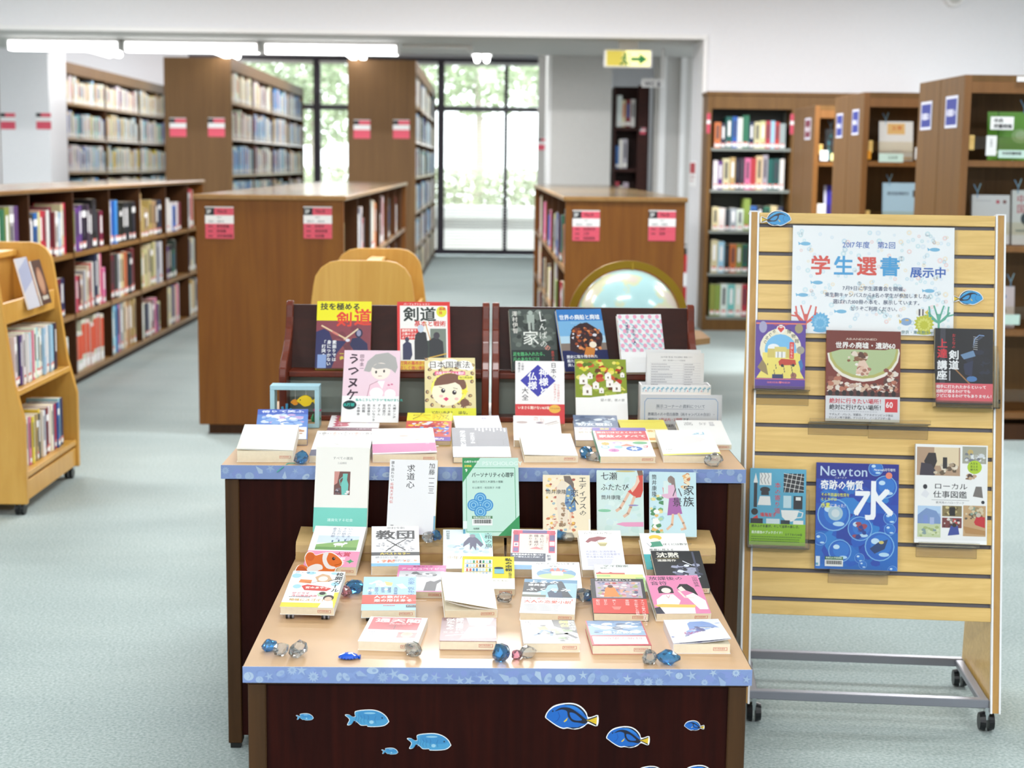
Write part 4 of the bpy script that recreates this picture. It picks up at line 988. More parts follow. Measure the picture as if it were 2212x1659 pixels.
def dashes(x0, x1, y, c, h=2.2, seed=0):
    rg = random.Random(seed); x = x0; r = []
    while x < x1 - 2: d = rg.uniform(1.5, 3.0); r.append(('R', x, y, x + d, y + h, c)); x += d + .8
    return r
GL_ = 'paperbacks lying on the lower desk'; GS_ = 'books standing along the rear desk front'; GU_ = 'books lying on the rear desk'
K = '222228'
# ---- lower desk, front row (flat)
D('white paperback with red title block, front row far left', (773, 1404), (903, 1408), 1341, ZL, 1.41, .0165, 'f4f2ee', [
  ('R', 6, 4, 90, 74, 'c9434c'), ('T', '通天閣', 12, 8, 25, 'f6f0ee', 'b', 1.05), ('T', '西加奈子', 38, 34, 10, 'f2dcd8'), ('L', [(38, 50), (62, 50)], 1.2, '7a2028'), ('L', [(36, 56), (64, 56)], 1.2, '7a2028'), ('L', [(42, 62), (58, 62)], 1.5, '7a2028'), ('L', [(50, 48), (50, 72)], 1.5, '7a2028'),
  ('T', '加奈子が\nがえした', 8, 82, 13, 'b8b4bc'), ('R', 60, 86, 92, 116, 'c86860'), ('E', 76, 100, 10, 15, 'd8a880'), ('E', 76, 96, 7, 7, 'c89070')] + lines(8, 70, 122, 3, 5, 'd0b8b8'), stamp=True, group=GL_)
D('paperback with sepia dreaming lady cover, front row second from left', (949, 1404), (1072, 1405), 1341, ZL, 1.41, .0165, '7a3434', [
  ('R', 0, 0, 100, 141, '6e2c30'), ('B', 30, 4, 100, 130, ['8a4440', 'a86a58', '5a2024'], 26, 5, 16, 3), ('P', [(45, 0), (96, 0), (88, 40), (70, 52), (52, 46)], 'd8ccc4'), ('P', [(50, 60), (96, 50), (100, 120), (36, 126)], 'e8dcd0'),
  ('S', 84, 62, 16, 'd87a98', 6, .5), ('T', '似たもの', 8, 4, 17, 'f4e8e0', 'vb'), ('T', '婚外恋愛に', 26, 3, 15, 'f4e8e0', 'vb'), ('T', '宮木あや子', 4, 84, 10, 'e8d8d0'), ('L', [(10, 110), (50, 100), (86, 118)], 3, 'f0e8e0')], stamp=True, group=GL_)
D('paperback with running boy in yellow shirt cover, front row third from left', (1131, 1409), (1253, 1409), 1342, ZL, 1.41, .0165, 'eeeeea', [
  ('R', 0, 0, 100, 141, 'f0f0ea'), ('P', [(58, 0), (100, 0), (100, 84), (78, 60), (60, 40)], '2c2e28'), ('T', '舞台', 70, 4, 20, 'e8d860', 'vb'), ('T', '最終選考', 86, 4, 15, 'e8e8e0', 'v'), ('T', '庄司', 8, 8, 11, K, 'v'),
  ('B', 20, 50, 98, 138, ['6a8a50', '2c2c30', 'e0dccc', '8aa060', 'd8d8d8'], 26, 4, 12, 8), ('P', [(28, 46), (44, 40), (50, 62), (34, 66)], 'e8d238'), ('E', 40, 36, 6, 6, '303030'), ('L', [(38, 64), (30, 86), (22, 94)], 6, '3a6a98'), ('L', [(42, 64), (54, 80), (52, 96)], 6, '3a6a98'), ('L', [(62, 90), (80, 84), (96, 110)], 8, '26282c')], stamp=True, group=GL_, spine='L')
D('paperback with icy blue fantasy cover and red band, front row fourth from left', (1279, 1413.5), (1407, 1413.5), 1344, ZL, 1.41, .0165, 'b83040', [
  ('R', 2, 0, 98, 141, '8fb2d2'), ('R', 2, 0, 98, 30, '4c78a8'), ('B', 3, 4, 97, 80, ['dfeaf4', 'b8d2e8', '6a94c0', 'f4f8fc', '3e5a80'], 40, 4, 16, 12), ('L', [(4, 20), (98, 60)], 1.5, 'f8fcff'), ('L', [(98, 10), (20, 72)], 1, 'f8fcff'), ('T', '魔法剣', 24, 60, 17, 'e8f0f8', 'b'),
  ('R', 0, 86, 100, 141, 'c83844'), ('R', 4, 92, 96, 134, 'f6f2f2'), ('T', '待望の新刊', 24, 96, 13, 'e08890')] + lines(14, 86, 114, 3, 6, 'e0a0a8'), stamp=True, group=GL_)
D('paperback with blue-haired anime figure and loose cover, front row far right', (1454, 1412), (1578, 1412.5), 1339, ZL, 1.41, .018, 'e4e6f0', [
  ('R', 0, 0, 100, 141, 'e6eaf4'), ('B', 0, 0, 100, 141, ['8aa8dc', 'b8c8ec', 'f2f4fa', '5a6cb0', '9c88c0', 'dfe6f6'], 80, 5, 15, 22), ('P', [(24, 10), (60, 4), (80, 24), (92, 60), (60, 48), (40, 60), (20, 40)], '7c9cd6'), ('E', 52, 26, 9, 10, 'f2d8cc'), ('L', [(50, 40), (66, 84)], 7, '4a4e88'), ('B', 4, 108, 96, 141, ['4a4478', '7a78b0', 'a8a8d0'], 16, 4, 10, 5), ('T', 'TVアニメ', 24, 74, 15, 'b83a70', 'b'), ('T', '放送開始予定', 26, 94, 10, '4a5890', 'b')], stamp=True, group=GL_, curl=.010, spine='L')
# ---- second row (tilted)
t_, mw7, W7, H7, a7 = D('paperback with curly-haired editor girl drawing on two wheel feet', (605, 1327), (722, 1330), 1234, ZL, 1.41, .016, 'f2f6f6', [
  ('R', 0, 0, 100, 141, 'f6faf8'), ('E', 10, 20, 9, 9, 'a8d8e8'), ('E', 88, 50, 8, 8, 'a8d8e8'), ('E', 36, 8, 9, 6, 'a8d8e8'), ('E', 18, 62, 8, 8, 'a8d8e8'), ('E', 80, 8, 6, 5, 'a8d8e8'), ('E', 38, 30, 12, 9, 'f4f0ea'), ('P', [(46, 24), (58, 10), (72, 16), (80, 34), (72, 46), (54, 44)], 'd8b08a'), ('E', 62, 30, 9, 10, 'f8e8dc'), ('P', [(20, 34), (42, 36), (42, 50), (18, 46)], 'e88a48'), ('P', [(46, 44), (78, 42), (82, 60), (44, 60)], 'fafafa'), ('L', [(30, 44), (46, 46), (56, 40)], 1, '806050'), ('L', [(74, 40), (90, 28)], 2, '5a4034'),
  ('P', [(26, 60), (36, 54), (74, 62), (84, 68), (76, 78), (34, 76)], 'd8443c'), ('T', '宮木あや子', 34, 61, 9, 'fbf6f0', 'b'), ('T', '校閲ガール', 84, 4, 15, K, 'vb'), ('T', 'ア・ラ・', 4, 2, 10, '3a4a80'), ('T', 'SPドラマ\n今日放送決定！', 14, 84, 8, 'e07888', 'b'), ('T', '地味にスゴイ！', 12, 108, 10, 'd8a848', 'b'), ('R', 0, 124, 100, 141, 'f0dc4a'), ('R', 92, 82, 100, 141, 'f0dc4a'), ('E', 70, 90, 9, 9, 'b8d8b0'), ('E', 70, 87, 6, 6, '3a2c2c'), ('E', 84, 104, 10, 11, '3c2c2c'), ('E', 84, 108, 7, 8, 'ecc8b0'), ('P', [(70, 141), (74, 120), (94, 116), (98, 141)], 'f8f8f8')] + dashes(10, 50, 101, '707078', 2), lift=.010, stamp=True, group=GL_)
D('light blue sky paperback with red band, second row on dark feet', (780, 1335), (898, 1334.5), 1246, ZL, 1.41, .016, 'dcecf6', [
  ('R', 0, 0, 100, 141, 'a6d2ee'), ('B', 0, 0, 60, 70, ['e8f4fa', 'c8e4f4', 'f8fcfe'], 14, 5, 12, 3), ('P', [(40, 20), (56, 26), (54, 40), (44, 38)], 'ecc87c'), ('P', [(62, 34), (74, 30), (84, 50), (72, 52)], 'fafcfe'), ('T', '恋愛', 84, 6, 14, '3a6aa8', 'v'), ('T', '仮免中', 84, 44, 14, '3a6aa8', 'v')]
  + [('T', s_, 10 + 12 * i, 46, 7.5, '2a4a78', 'v') for i, s_ in enumerate(('中江有里', '原田マハ', '荻原浩', '窪美澄', '奥田英朗'))] +
  [('R', 0, 78, 100, 116, 'dc4a34'), ('T', '人の数だけ、\n恋の形はある──', 22, 81, 12, 'fcf2ee', 'b'), ('R', 82, 120, 100, 130, '222222'), ('T', 'BUNKO', 84, 122, 4.5, 'f0f0f0')] + dashes(24, 84, 108, '7a2018', 2.5) + dashes(40, 62, 121, 'e0806a', 3), lift=.008, stamp=True, group=GL_)
D('white paperback with curled cover and yellow corner band, second row centre left', (960, 1336), (1074, 1334), 1240, ZL, 1.41, .017, 'f2f0ec', [
  ('R', 0, 0, 100, 141, 'f6f4ee'), ('B', 14, 30, 80, 84, ['f2eee2', 'f0e4cc', 'f8f6f0', 'e6ddcc'], 22, 4, 12, 9), ('L', [(20, 60), (30, 40), (56, 32), (80, 42)], .8, 'd8b48c'), ('L', [(46, 60), (56, 46), (66, 56)], .8, 'b0a090'), ('P', [(0, 96), (30, 92), (60, 108), (100, 118), (100, 141), (0, 141)], 'f4d88a'), ('T', '優しい言葉で\n心に届く物語\n恋、涙、そして…', 4, 98, 8, 'e0a030')], curl=.022, stamp=True, spine='R', group=GL_)
D('paperback with dark blue hand and bird cover, second row centre', (1122, 1340), (1241, 1344), 1252, ZL, 1.41, .016, 'f4f4f2', [
  ('R', 0, 0, 100, 76, '9cc6dc'), ('R', 0, 0, 100, 14, '5c90b4'), ('P', [(0, 14), (48, 14), (42, 42), (26, 56), (0, 56)], '16202a'), ('P', [(60, 8), (70, 6), (74, 14), (84, 50), (94, 74), (58, 76), (66, 40)], '22303c'), ('P', [(30, 24), (60, 8), (66, 18), (50, 22), (38, 34)], '30485a'), ('P', [(46, 56), (54, 44), (60, 56), (72, 50), (76, 76), (50, 76)], '1e3a5c'), ('R', 0, 56, 34, 66, 'c8d0d4'), ('R', 0, 66, 44, 76, '6a6a58'),
  ('T', 'よるの', 8, 4, 15, 'eef4f8', 'b', 1.3), ('T', 'ふくらみ', 6, 36, 14, 'f4f8fa', 'b', 1.5), ('T', '窪美澄', 8, 20, 10, 'f4f4f4', 'b', 1.1),
  ('R', 0, 76, 100, 141, 'f8f6f2'), ('T', 'いま一番読んでほしい', 4, 78, 8, 'c86060'), ('T', '大人の恋愛小説', 5, 88, 12.5, 'e04a2c', 'b'), ('T', '！', 90, 80, 13, 'e04a2c', 'b')] + lines(6, 84, 106, 5, 5.5, 'b0b0b4', 2), stamp=True, group=GL_)
D('dark-edged paperback with flower garden picture and red band, second row', (1282, 1341), (1401, 1342.5), 1250, ZL, 1.43, .016, '26262a', [
  ('R', 0, 0, 100, 84, '222226'), ('R', 8, 12, 94, 80, 'b8a8b8'), ('B', 9, 13, 93, 80, ['8a94b8', 'e8dcd4', 'c87a88', 'e0a88c', '5a5a78', 'f0e8e4', 'a8b068', 'd8b4c8'], 90, 3, 8, 17), ('P', [(26, 42), (34, 32), (44, 40), (52, 76), (22, 78)], 'e08a34'), ('E', 36, 34, 5, 6, '5a3020'), ('E', 44, 20, 4, 4, 'b84038'), ('T', 'ずっとお城で暮らしてる', 8, 3, 6.4, 'f0f0f0', 'b'),
  ('R', 0, 84, 100, 143, 'dc3e30'), ('P', [(34, 116), (52, 116), (48, 128), (38, 128)], 'e8847a')] + [('T', s_, x_, 88, 7.5, 'f6dcd8', 'v') for s_, x_ in (('すべての善人に読まれるべき', 88), ('本の形をした怪物', 76), ('恩田陸', 60), ('美しく', 36), ('甘やか', 20), ('創元社', 6))], stamp=True, group=GL_)
D('pink paperback with two schoolgirls drawing, second row far right', (1417, 1342), (1535, 1341), 1243, ZL, 1.43, .016, 'f0ece8', [
  ('R', 0, 0, 100, 143, 'e88ab4'), ('T', '放課後の\n音符', 5, 4, 15.5, '3a2a44', '', 1.05), ('T', '山田詠美', 87, 4, 10, '4a3040', 'v'), ('E', 30, 54, 14, 15, '20181c'), ('R', 16, 52, 44, 68, '20181c'), ('E', 31, 58, 9, 10, 'f6e6dc'), ('P', [(8, 92), (22, 74), (42, 72), (52, 96), (46, 112), (6, 112)], 'f6f4f2'), ('L', [(28, 76), (31, 86), (35, 76)], .8, 'c04050'),
  ('P', [(52, 50), (60, 34), (74, 34), (84, 50), (88, 78), (78, 66), (68, 58), (58, 58)], '221a20'), ('P', [(54, 50), (62, 42), (68, 58), (58, 62)], 'f4e2d8'), ('P', [(64, 78), (80, 68), (98, 96), (98, 128), (82, 128), (72, 100)], 'f6f4f2'), ('L', [(54, 60), (62, 84), (78, 86)], 4, 'f4e2d8'), ('P', [(0, 112), (16, 108), (78, 112), (74, 122), (10, 120)], 'ecc868'), ('P', [(10, 120), (74, 122), (72, 143), (12, 143)], 'f6f0ea'), ('P', [(0, 122), (10, 118), (16, 143), (0, 143)], '2c2c40')], stamp=True, group=GL_)
# ---- third row
D('pink-bordered paperback with grey gazing figure, tucked behind the blue one', (852, 1291), (959, 1292), 1221, ZL, 1.41, .013, 'f0ecec', [
  ('R', 0, 0, 100, 141, 'e27ab0'), ('R', 4, 32, 96, 136, 'c8c8cc'), ('B', 10, 36, 90, 70, ['dcdce0', 'a8a8ac', '58585c', 'b8b8bc'], 22, 4, 12, 6), ('P', [(58, 136), (62, 92), (70, 84), (78, 88), (90, 76), (94, 82), (84, 100), (82, 136)], '26262c'), ('T', 'アッシュベイビー', 6, 14, 11.5, 'fbf2f6', 'b'), ('T', '金原ひとみ', 30, 3, 8.5, '7a3056')], stamp=True, group=GL_)
D('yellow paperback with drawn bookshelves on its cover, third row', (996, 1285), (1112, 1286), 1202, ZL, 1.41, .013, 'f0ece0', [
  ('R', 0, 0, 100, 141, 'f4e23a'), ('R', 4, 14, 58, 92, 'f8f6f0')] + [('R', 8 + 6.2 * i, 18 + 18 * j, 11.5 + 6.2 * i, 30 + 18 * j, c_) for j in range(4) for i, c_ in enumerate(random.Random(j).choices(['3a8ac8', 'e8a040', '38a070', '30343c', 'f0e060', 'c8e0f0', 'd85a4a'], k=8))] +
  [('R', 5, 31 + 18 * j, 57, 32.6 + 18 * j, 'e0c860') for j in range(4)] + [('E', 70, 52, 9, 5, '28304c'), ('R', 62, 56, 80, 76, '8ac8d8'), ('T', '私の本棚', 82, 8, 14, '3a3a20', 'vb'), ('T', '新潮文庫編', 88, 70, 7, '6a6430', 'v'), ('R', 0, 96, 100, 141, 'f8f6f2'), ('T', '本とともに', 50, 102, 8, '9a9060')], stamp=True, group=GL_)
D('white paperback with castle in blue oval, third row centre', (1151, 1290), (1258, 1291), 1214, ZL, 1.41, .013, 'f4f4f2', [
  ('R', 0, 0, 100, 141, 'f8f8f6'), ('T', 'なりそこない王子', 8, 4, 10.5, '3a3a44'), ('T', '星新一', 36, 18, 9, '3a3a44'), ('E', 50, 58, 41, 27, '6c9cc0'), ('E', 50, 70, 38, 14, 'b8cc8c'), ('R', 40, 44, 64, 66, 'f6ece6'), ('P', [(36, 46), (42, 30), (48, 46)], 'd8604c'), ('P', [(48, 46), (54, 26), (60, 46)], 'd8604c'), ('P', [(60, 48), (66, 36), (72, 48)], 'd8604c'), ('L', [(14, 40), (34, 48)], 1.4, 'f0f0f0'), ('L', [(66, 44), (88, 38)], 1.4, 'f0f0f0')], stamp=True, group=GL_)
D('white paperback with small red town picture, third row right', (1291, 1290), (1401, 1291), 1219, ZL, 1.41, .013, 'f4f6f2', [
  ('R', 0, 0, 100, 141, 'f8faf8'), ('T', 'マイ国家', 18, 4, 12, '3a4a40', '', 1.1), ('T', '星新一', 12, 18, 7, '6a6a6a'), ('R', 2, 46, 60, 54, 'd86a5c'), ('P', [(2, 50), (10, 40), (16, 50)], 'c84a44'), ('P', [(24, 50), (32, 42), (40, 50)], 'd85a4c'), ('R', 2, 54, 96, 80, 'dfe48a'), ('R', 2, 60, 30, 66, '8ac06a'), ('R', 80, 70, 98, 141, 'a8d078')], stamp=True, group=GL_)
D('black paperback with moonlit sea cover behind the pink book', (1423, 1282), (1533, 1282), 1190, ZL, 1.41, .013, '20242c', [
  ('R', 0, 0, 100, 141, '14161c'), ('B', 30, 46, 98, 110, ['6a6e86', 'a0a4bc', 'e0e4f0', '3a3e52', '282a38'], 40, 4, 12, 2), ('L', [(60, 40), (76, 56)], 2, 'f4f6ff'), ('R', 82, 4, 86, 100, '50546a'), ('T', '沈黙', 9, 6, 21, 'f0ece0', 'b', 1.1), ('L', [(6, 30), (54, 30)], 1, 'b8a868'), ('T', '遠藤周作', 9, 33, 9.5, 'e8e4da', 'b')], stamp=True, group=GL_, spinecol='2a7a8c')
# ---- fourth row, leaning on the kraft boxes
D('paperback with goat on a green hill and pink band, leftmost leaning one', (656, 1240), (770, 1243), 1137, ZL, 1.41, .020, 'f4f4f4', [
  ('R', 0, 0, 100, 141, 'f8f8fa'), ('R', 12, 34, 92, 60, 'd2e0ee'), ('P', [(12, 84), (12, 66), (50, 56), (92, 46), (92, 84)], '8cb468'), ('R', 12, 74, 92, 84, '6a9a50')] + [('R', 40 + 12 * i, 50 - 2 * i, 43 + 12 * i, 57 - 2 * i, '4a6a88') for i in range(4)] + [
  ('E', 56, 64, 11, 5, 'f6f4f0'), ('R', 49, 66, 51, 74, 'f0eeea'), ('R', 62, 66, 64, 74, 'f0eeea'), ('E', 68, 60, 4, 3, 'f6f4f0'), ('T', 'いつのまにか\nその話を\nしなかった\n金子兵都', 66, 5, 8.5, '8088a0', 'v'),
  ('R', 0, 88, 100, 141, 'ec92b4'), ('T', '大賞', 54, 91, 15, 'c82448', 'b'), ('T', '京都\n世代', 54, 108, 11, 'fbeef2', 'b'), ('S', 86, 122, 8, '2c9a5a', 4, .5)], stamp=True, group=GL_)
D('white paperback with black thorny title and crossed branches, leaning on the box', (802, 1242), (907, 1241), 1137, ZL, 1.43, .022, 'f2f2f2', [
  ('R', 0, 0, 100, 143, 'f6f6f6'), ('B', 5, 14, 94, 92, ['c8c8cc', 'a4a4aa', 'e4e4e6', '88888e', 'd6d6d8'], 130, 2, 6, 30), ('L', [(32, 50), (50, 68), (70, 86)], 2.6, '18181c'), ('L', [(72, 48), (50, 68), (30, 90)], 2.6, '18181c'), ('L', [(44, 62), (52, 70)], 4, '18181c'), ('T', '中村文則', 32, 2, 9.5, K), ('T', '教団', 8, 14, 34, '1c1c20', 'b', 1.25), ('R', 0, 94, 100, 106, '26262a'), ('T', '大ベストセラー', 18, 95, 9, 'f0d83c', 'b'), ('T', '絶対的な闇、', 8, 108, 9.5, '9a9aa0'), ('T', '圧倒的な光。', 34, 119, 9.5, '8a8a92'), ('B', 4, 118, 96, 132, ['e88a6a', 'f0b090', 'e86a4a'], 12, 3, 6, 4), ('R', 0, 133, 100, 143, '6ab0dc')], stamp=True, group=GL_, spinecol='b89ad8')
D('pale paperback with feathered crow figure in snow, leaning row third', (957, 1244), (1066, 1244), 1144, ZL, 1.43, .018, 'eef4f4', [
  ('R', 0, 0, 100, 143, 'e4eff2'), ('P', [(48, 0), (72, 0), (84, 70), (70, 60)], '8accc4'), ('P', [(72, 0), (100, 0), (100, 60), (90, 70)], 'a8dcd4'), ('B', 4, 50, 96, 92, ['cfdfe8', 'f2f6f8', 'b0cad8', 'dfe8ee'], 34, 4, 12, 4), ('P', [(52, 30), (62, 24), (70, 34), (82, 56), (76, 66), (68, 50), (66, 78), (60, 62), (54, 78), (54, 50), (40, 66), (42, 48)], '6c6880'), ('E', 60, 24, 6, 6, '9890a0'), ('T', '空棺の烏', 84, 3, 16, '1c3a3c', 'v'), ('T', '阿部智里', 6, 4, 8, '3a5a60', 'v'), ('R', 0, 94, 100, 143, 'f8f8f8'), ('T', '少年たち', 8, 98, 12, 'c0a878')], group=GL_, stamp=True)
D('paperback with red and purple picture frame border and navy band, leaning row', (1101, 1246), (1202, 1248), 1144, ZL, 1.43, .020, 'f4f0ee', [
  ('R', 0, 0, 100, 143, 'f2ece8'), ('R', 4, 3, 96, 84, 'd43a5c'), ('R', 24, 3, 78, 14, '5c4a88'), ('R', 18, 16, 82, 84, 'f4dccc'), ('R', 6, 20, 16, 44, '54447c'), ('R', 84, 20, 95, 40, '54447c'), ('R', 6, 48, 16, 62, 'f0d8d4'), ('R', 84, 44, 95, 58, 'f0e0e0'), ('R', 84, 62, 95, 78, '54447c'), ('R', 6, 66, 16, 80, '7a5c98'), ('S', 11, 55, 5, '5c4a88', 6, .4), ('E', 9, 12, 6, 8, 'c02848'), ('E', 91, 12, 6, 8, 'c02848'), ('T', '本にだって\n雄と雌が\nあります', 62, 18, 10.5, '2a2030', 'v'), ('T', '小田雅久仁', 76, 18, 6, 'b04a50', 'v'), ('P', [(40, 70), (56, 62), (70, 72)], 'e08080'), ('R', 0, 86, 76, 116, '1e2c48'), ('T', '森見登美彦氏も驚いた！', 4, 88, 6.4, 'f4f4f4', 'b'), ('T', '「一体なんだこれは！」', 4, 96, 6.4, 'e8ecf4', 'b'), ('R', 0, 116, 100, 143, 'dfe9f4'), ('T', '新潮', 78, 90, 10, '3a4a68', 'v'), ('R', 0, 128, 100, 143, '7ab0dc')], group=GL_, stamp=True)
D('white paperback with torn dark red parasol picture, leaning row', (1257, 1247), (1351, 1247), 1146, ZL, 1.43, .020, 'f6f4f0', [
  ('R', 0, 0, 100, 143, 'f8f5ee'), ('T', 'ムカシ×ムカシ', 12, 5, 9.5, '6a6460', '', 1.1), ('P', [(14, 42), (24, 28), (46, 22), (66, 26), (58, 34), (46, 36), (38, 42), (28, 40), (20, 46)], '8c2c34'), ('L', [(40, 34), (48, 56)], 1, '6a3030'), ('P', [(42, 46), (66, 46), (60, 58), (48, 58)], 'b0a468'), ('E', 54, 46, 12, 2.5, 'd8cc98'), ('R', 0, 68, 100, 143, 'dcdcf0'), ('T', '大正期に女流作家を\n世に出した百目鬼家で\n老夫妻が殺された', 12, 74, 8, '8c8ca8')] + lines(14, 84, 106, 5, 5, 'b4b4cc', 1.6), group=GL_, stamp=True)
D('white paperback with yellow-haired reading child drawing and teal band', (1396, 1246), (1498, 1246), 1152, ZL, 1.43, .018, 'f4f4f0', [
  ('R', 0, 0, 100, 143, 'f8f8f4'), ('E', 33, 18, 14, 11, 'ecc83c'), ('E', 31, 27, 9, 7, 'f6e8da'), ('P', [(20, 36), (42, 32), (46, 52), (18, 56)], '4a9a7c'), ('E', 17, 44, 5, 8, 'f4f4f4'), ('L', [(12, 40), (18, 54), (26, 56)], .8, '404040'), ('T', 'ぼくには数字が', 46, 40, 9, '3a3a3a'), ('T', '風景に見える', 14, 62, 9, '3a3a3a'), ('R', 0, 84, 100, 143, '3ab0b4'), ('T', '小川洋子', 12, 98, 14, 'f0fafa', 'b')] + lines(14, 60, 90, 2, 4, '9adadc', 1.4), group=GL_, stamp=True)
# ---- books standing on the boxes against the rear desk
SB = dict(stand=True, group=GS_)
D('tall cream hardback with turquoise foot and small still-life photo', (675.5, 1149), (791.5, 1151), 966, ZB, 1.6, .016, 'ebe9e2', [
  ('R', 0, 0, 100, 160, 'ebe9e2'), ('T', 'すべての雑貨', 32, 18, 6, '8a8a88', '', 1.05), ('T', '三品輝起', 41, 28, 4.4, '9a9a98'), ('R', 36, 46, 66, 90, '6a4038'), ('P', [(36, 46), (46, 46), (42, 68), (36, 72)], 'c88a80'), ('B', 37, 76, 50, 90, ['6a5860', '40343c', 'a89aa0'], 10, 2, 4, 2), ('P', [(51, 90), (49, 68), (52, 62), (52, 50), (61, 50), (60, 62), (63, 70), (62, 90)], '6cc0b4'), ('L', [(52, 56), (46, 62), (48, 72), (51, 74)], 1.2, '6cc0b4'), ('B', 56, 80, 66, 90, ['e4dcdc', 'c8b8b8'], 6, 2, 3, 3), ('R', 0, 114, 100, 160, '72cabb'), ('T', '雑貨化する社会', 26, 134, 6.2, 'd8f2ec', '', 1.1)], matte=True, spine='L', **SB)
D('tall white paperback with thin black title and red side line, beside the cream hardback', (836, 1147), (940, 1149), 988, ZB, 1.6, .014, 'ececee', [
  ('R', 0, 0, 100, 160, 'f0f0f2'), ('T', '求道心', 36, 10, 17, K, 'v', 1.05), ('T', '加藤一二三', 82, 6, 13, K, 'v'), ('T', '誰も語れない', 3, 3, 7.2, '3a3a40', 'v'), ('T', '将棋天才列伝', 3, 50, 7.2, 'd04a40', 'v'), ('R', 96, 120, 100, 150, '7ab0c8'), ('R', 8, 140, 14, 142, '9a9aa0')], spinecol='f0d050', **SB)
D('mint green textbook with blue spiral emblem and green corner', (1000.5, 1158), (1123, 1157.5), 989, ZB, 1.43, .018, 'bfe2d4', [
  ('R', 0, 0, 100, 143, 'c4e6d8'), ('R', 6, 18, 94, 19, '2c9a62'), ('R', 93, 18, 94, 120, '2c9a62'), ('R', 6, 18, 6.8, 136, '2c9a62'), ('R', 6, 135, 70, 136, '2c9a62'), ('P', [(0, 0), (32, 0), (0, 46)], '14924e'), ('P', [(100, 106), (100, 143), (62, 143)], '14924e'), ('T', '心理学の世界', 3, 5, 4.4, 'f4faf6', 'b'), ('T', '基礎編', 3, 13, 4.4, 'f0e03c', 'b'), ('T', '9', 5, 19, 8, 'f4faf6', 'b'), ('T', 'PSYCHOLOGY', 36, 5, 10, 'dff2ea', 'b', 1.08), ('T', 'パーソナリティ心理学', 16, 27, 9.2, '1c3a34', 'b', .82), ('T', '自己の探究と人間性の理解', 17, 42, 4.6, '2c4a44'), ('T', '杉山憲司・松田英子 共著', 17, 53, 4.4, '5a7a74')]
  + [q for cx_, cy_ in ((31, 75), (43, 87), (19, 87), (31, 99)) for q in (('E', cx_, cy_, 11, 11, '2c8ccc'), ('E', cx_, cy_, 8.6, 8.6, '8cc8e4'), ('E', cx_, cy_, 7, 7, '2c8ccc'), ('E', cx_, cy_, 4.8, 4.8, '8cc8e4'), ('E', cx_, cy_, 3.2, 3.2, '2c8ccc'))] + [('R', 16, 107, 52, 112, '3a7a44'), ('T', '帝塚山大学図書館', 18, 107.5, 3.9, 'f0f8f0', 'b'), ('R', 16, 112, 52, 124, 'f4f6f4')] + [('R', 19 + 1.35 * i, 113.5, 19.7 + 1.35 * i + (i % 3) * .25, 120.5, '3a3a3a') for i in range(23)] + [('R', 0, 116, 7, 130, 'e8f4f0'), ('R', 0, 131, 4, 139, '4a9ab8'), ('T', '培風館', 18, 128, 3.6, '3a5a50')], spine='L', **SB)
D('cream paperback with embracing couple in autumn flowers', (1172, 1153), (1274, 1154), 1020, ZB, 1.41, .013, 'eedcba', [
  ('R', 0, 0, 100, 141, 'eedfc0'), ('B', 4, 2, 72, 132, ['e8b84a', 'c86a3c', 'f0cc78', 'a84a34', 'd8a890', 'f2e4cc', '9ab0b8', 'e8d8c0'], 120, 2, 6, 41), ('P', [(30, 26), (40, 10), (50, 18), (54, 60), (52, 110), (34, 112), (28, 60)], 'e6d6c0'), ('P', [(50, 30), (58, 22), (66, 30), (70, 80), (58, 86), (46, 66)], '5c84a8'), ('B', 46, 30, 70, 84, ['3c68a0', '88b0c8', 'd8c880', '2c5088'], 26, 2, 5, 4), ('P', [(44, 2), (58, 2), (66, 20), (66, 36), (58, 22), (46, 14)], '6a5a50'), ('L', [(58, 86), (58, 112), (56, 122)], 4, 'e8c8ac'), ('B', 32, 60, 50, 118, ['b08a64', '8a6a4c', 'a89070'], 16, 3, 6, 5), ('T', 'エディプスの', 76, 3, 14.5, K, 'v', 1.15), ('T', '恋人', 58, 32, 18, K, 'v'), ('T', '筒井康隆', 6, 33, 11, K), ('R', 96, 100, 100, 141, 'f0ece0')], spinecol='b03040', **SB)
D('pale blue paperback with seated woman in red dress', (1290, 1157), (1391.5, 1158), 1016, ZB, 1.42, .013, 'd2e6e2', [
  ('R', 0, 0, 100, 142, 'cfe5e0'), ('B', 2, 2, 98, 140, ['c4e0da', 'd8ebe6', 'cce4e4'], 40, 5, 14, 9), ('E', 62, 2, 22, 2, 'c8b878'), ('P', [(86, 0), (98, 0), (100, 12), (90, 14)], '7a5a48'), ('P', [(86, 12), (99, 10), (99, 44), (94, 58), (82, 60), (76, 54), (66, 46), (74, 40), (84, 38)], 'd2402c'), ('P', [(88, 8), (92, 24), (84, 38), (76, 48), (72, 42), (82, 30)], 'eec8b0'), ('L', [(68, 50), (58, 68), (50, 82), (42, 88)], 6, 'e4b89c'), ('L', [(80, 58), (72, 80), (66, 94), (58, 100)], 6, 'e4b89c'), ('E', 16, 88, 14, 3.2, '7cc49c'), ('E', 78, 76, 11, 1.5, '8a7ab8'), ('P', [(40, 117), (54, 113), (99, 112), (99, 122), (60, 122)], 'e89ac0'), ('T', '七瀬', 8, 4, 18, K), ('T', 'ふたたび', 8, 29, 16, K, '', .95), ('T', '筒井康隆', 9, 54, 10.5, K)], spinecol='c03a3c', **SB)
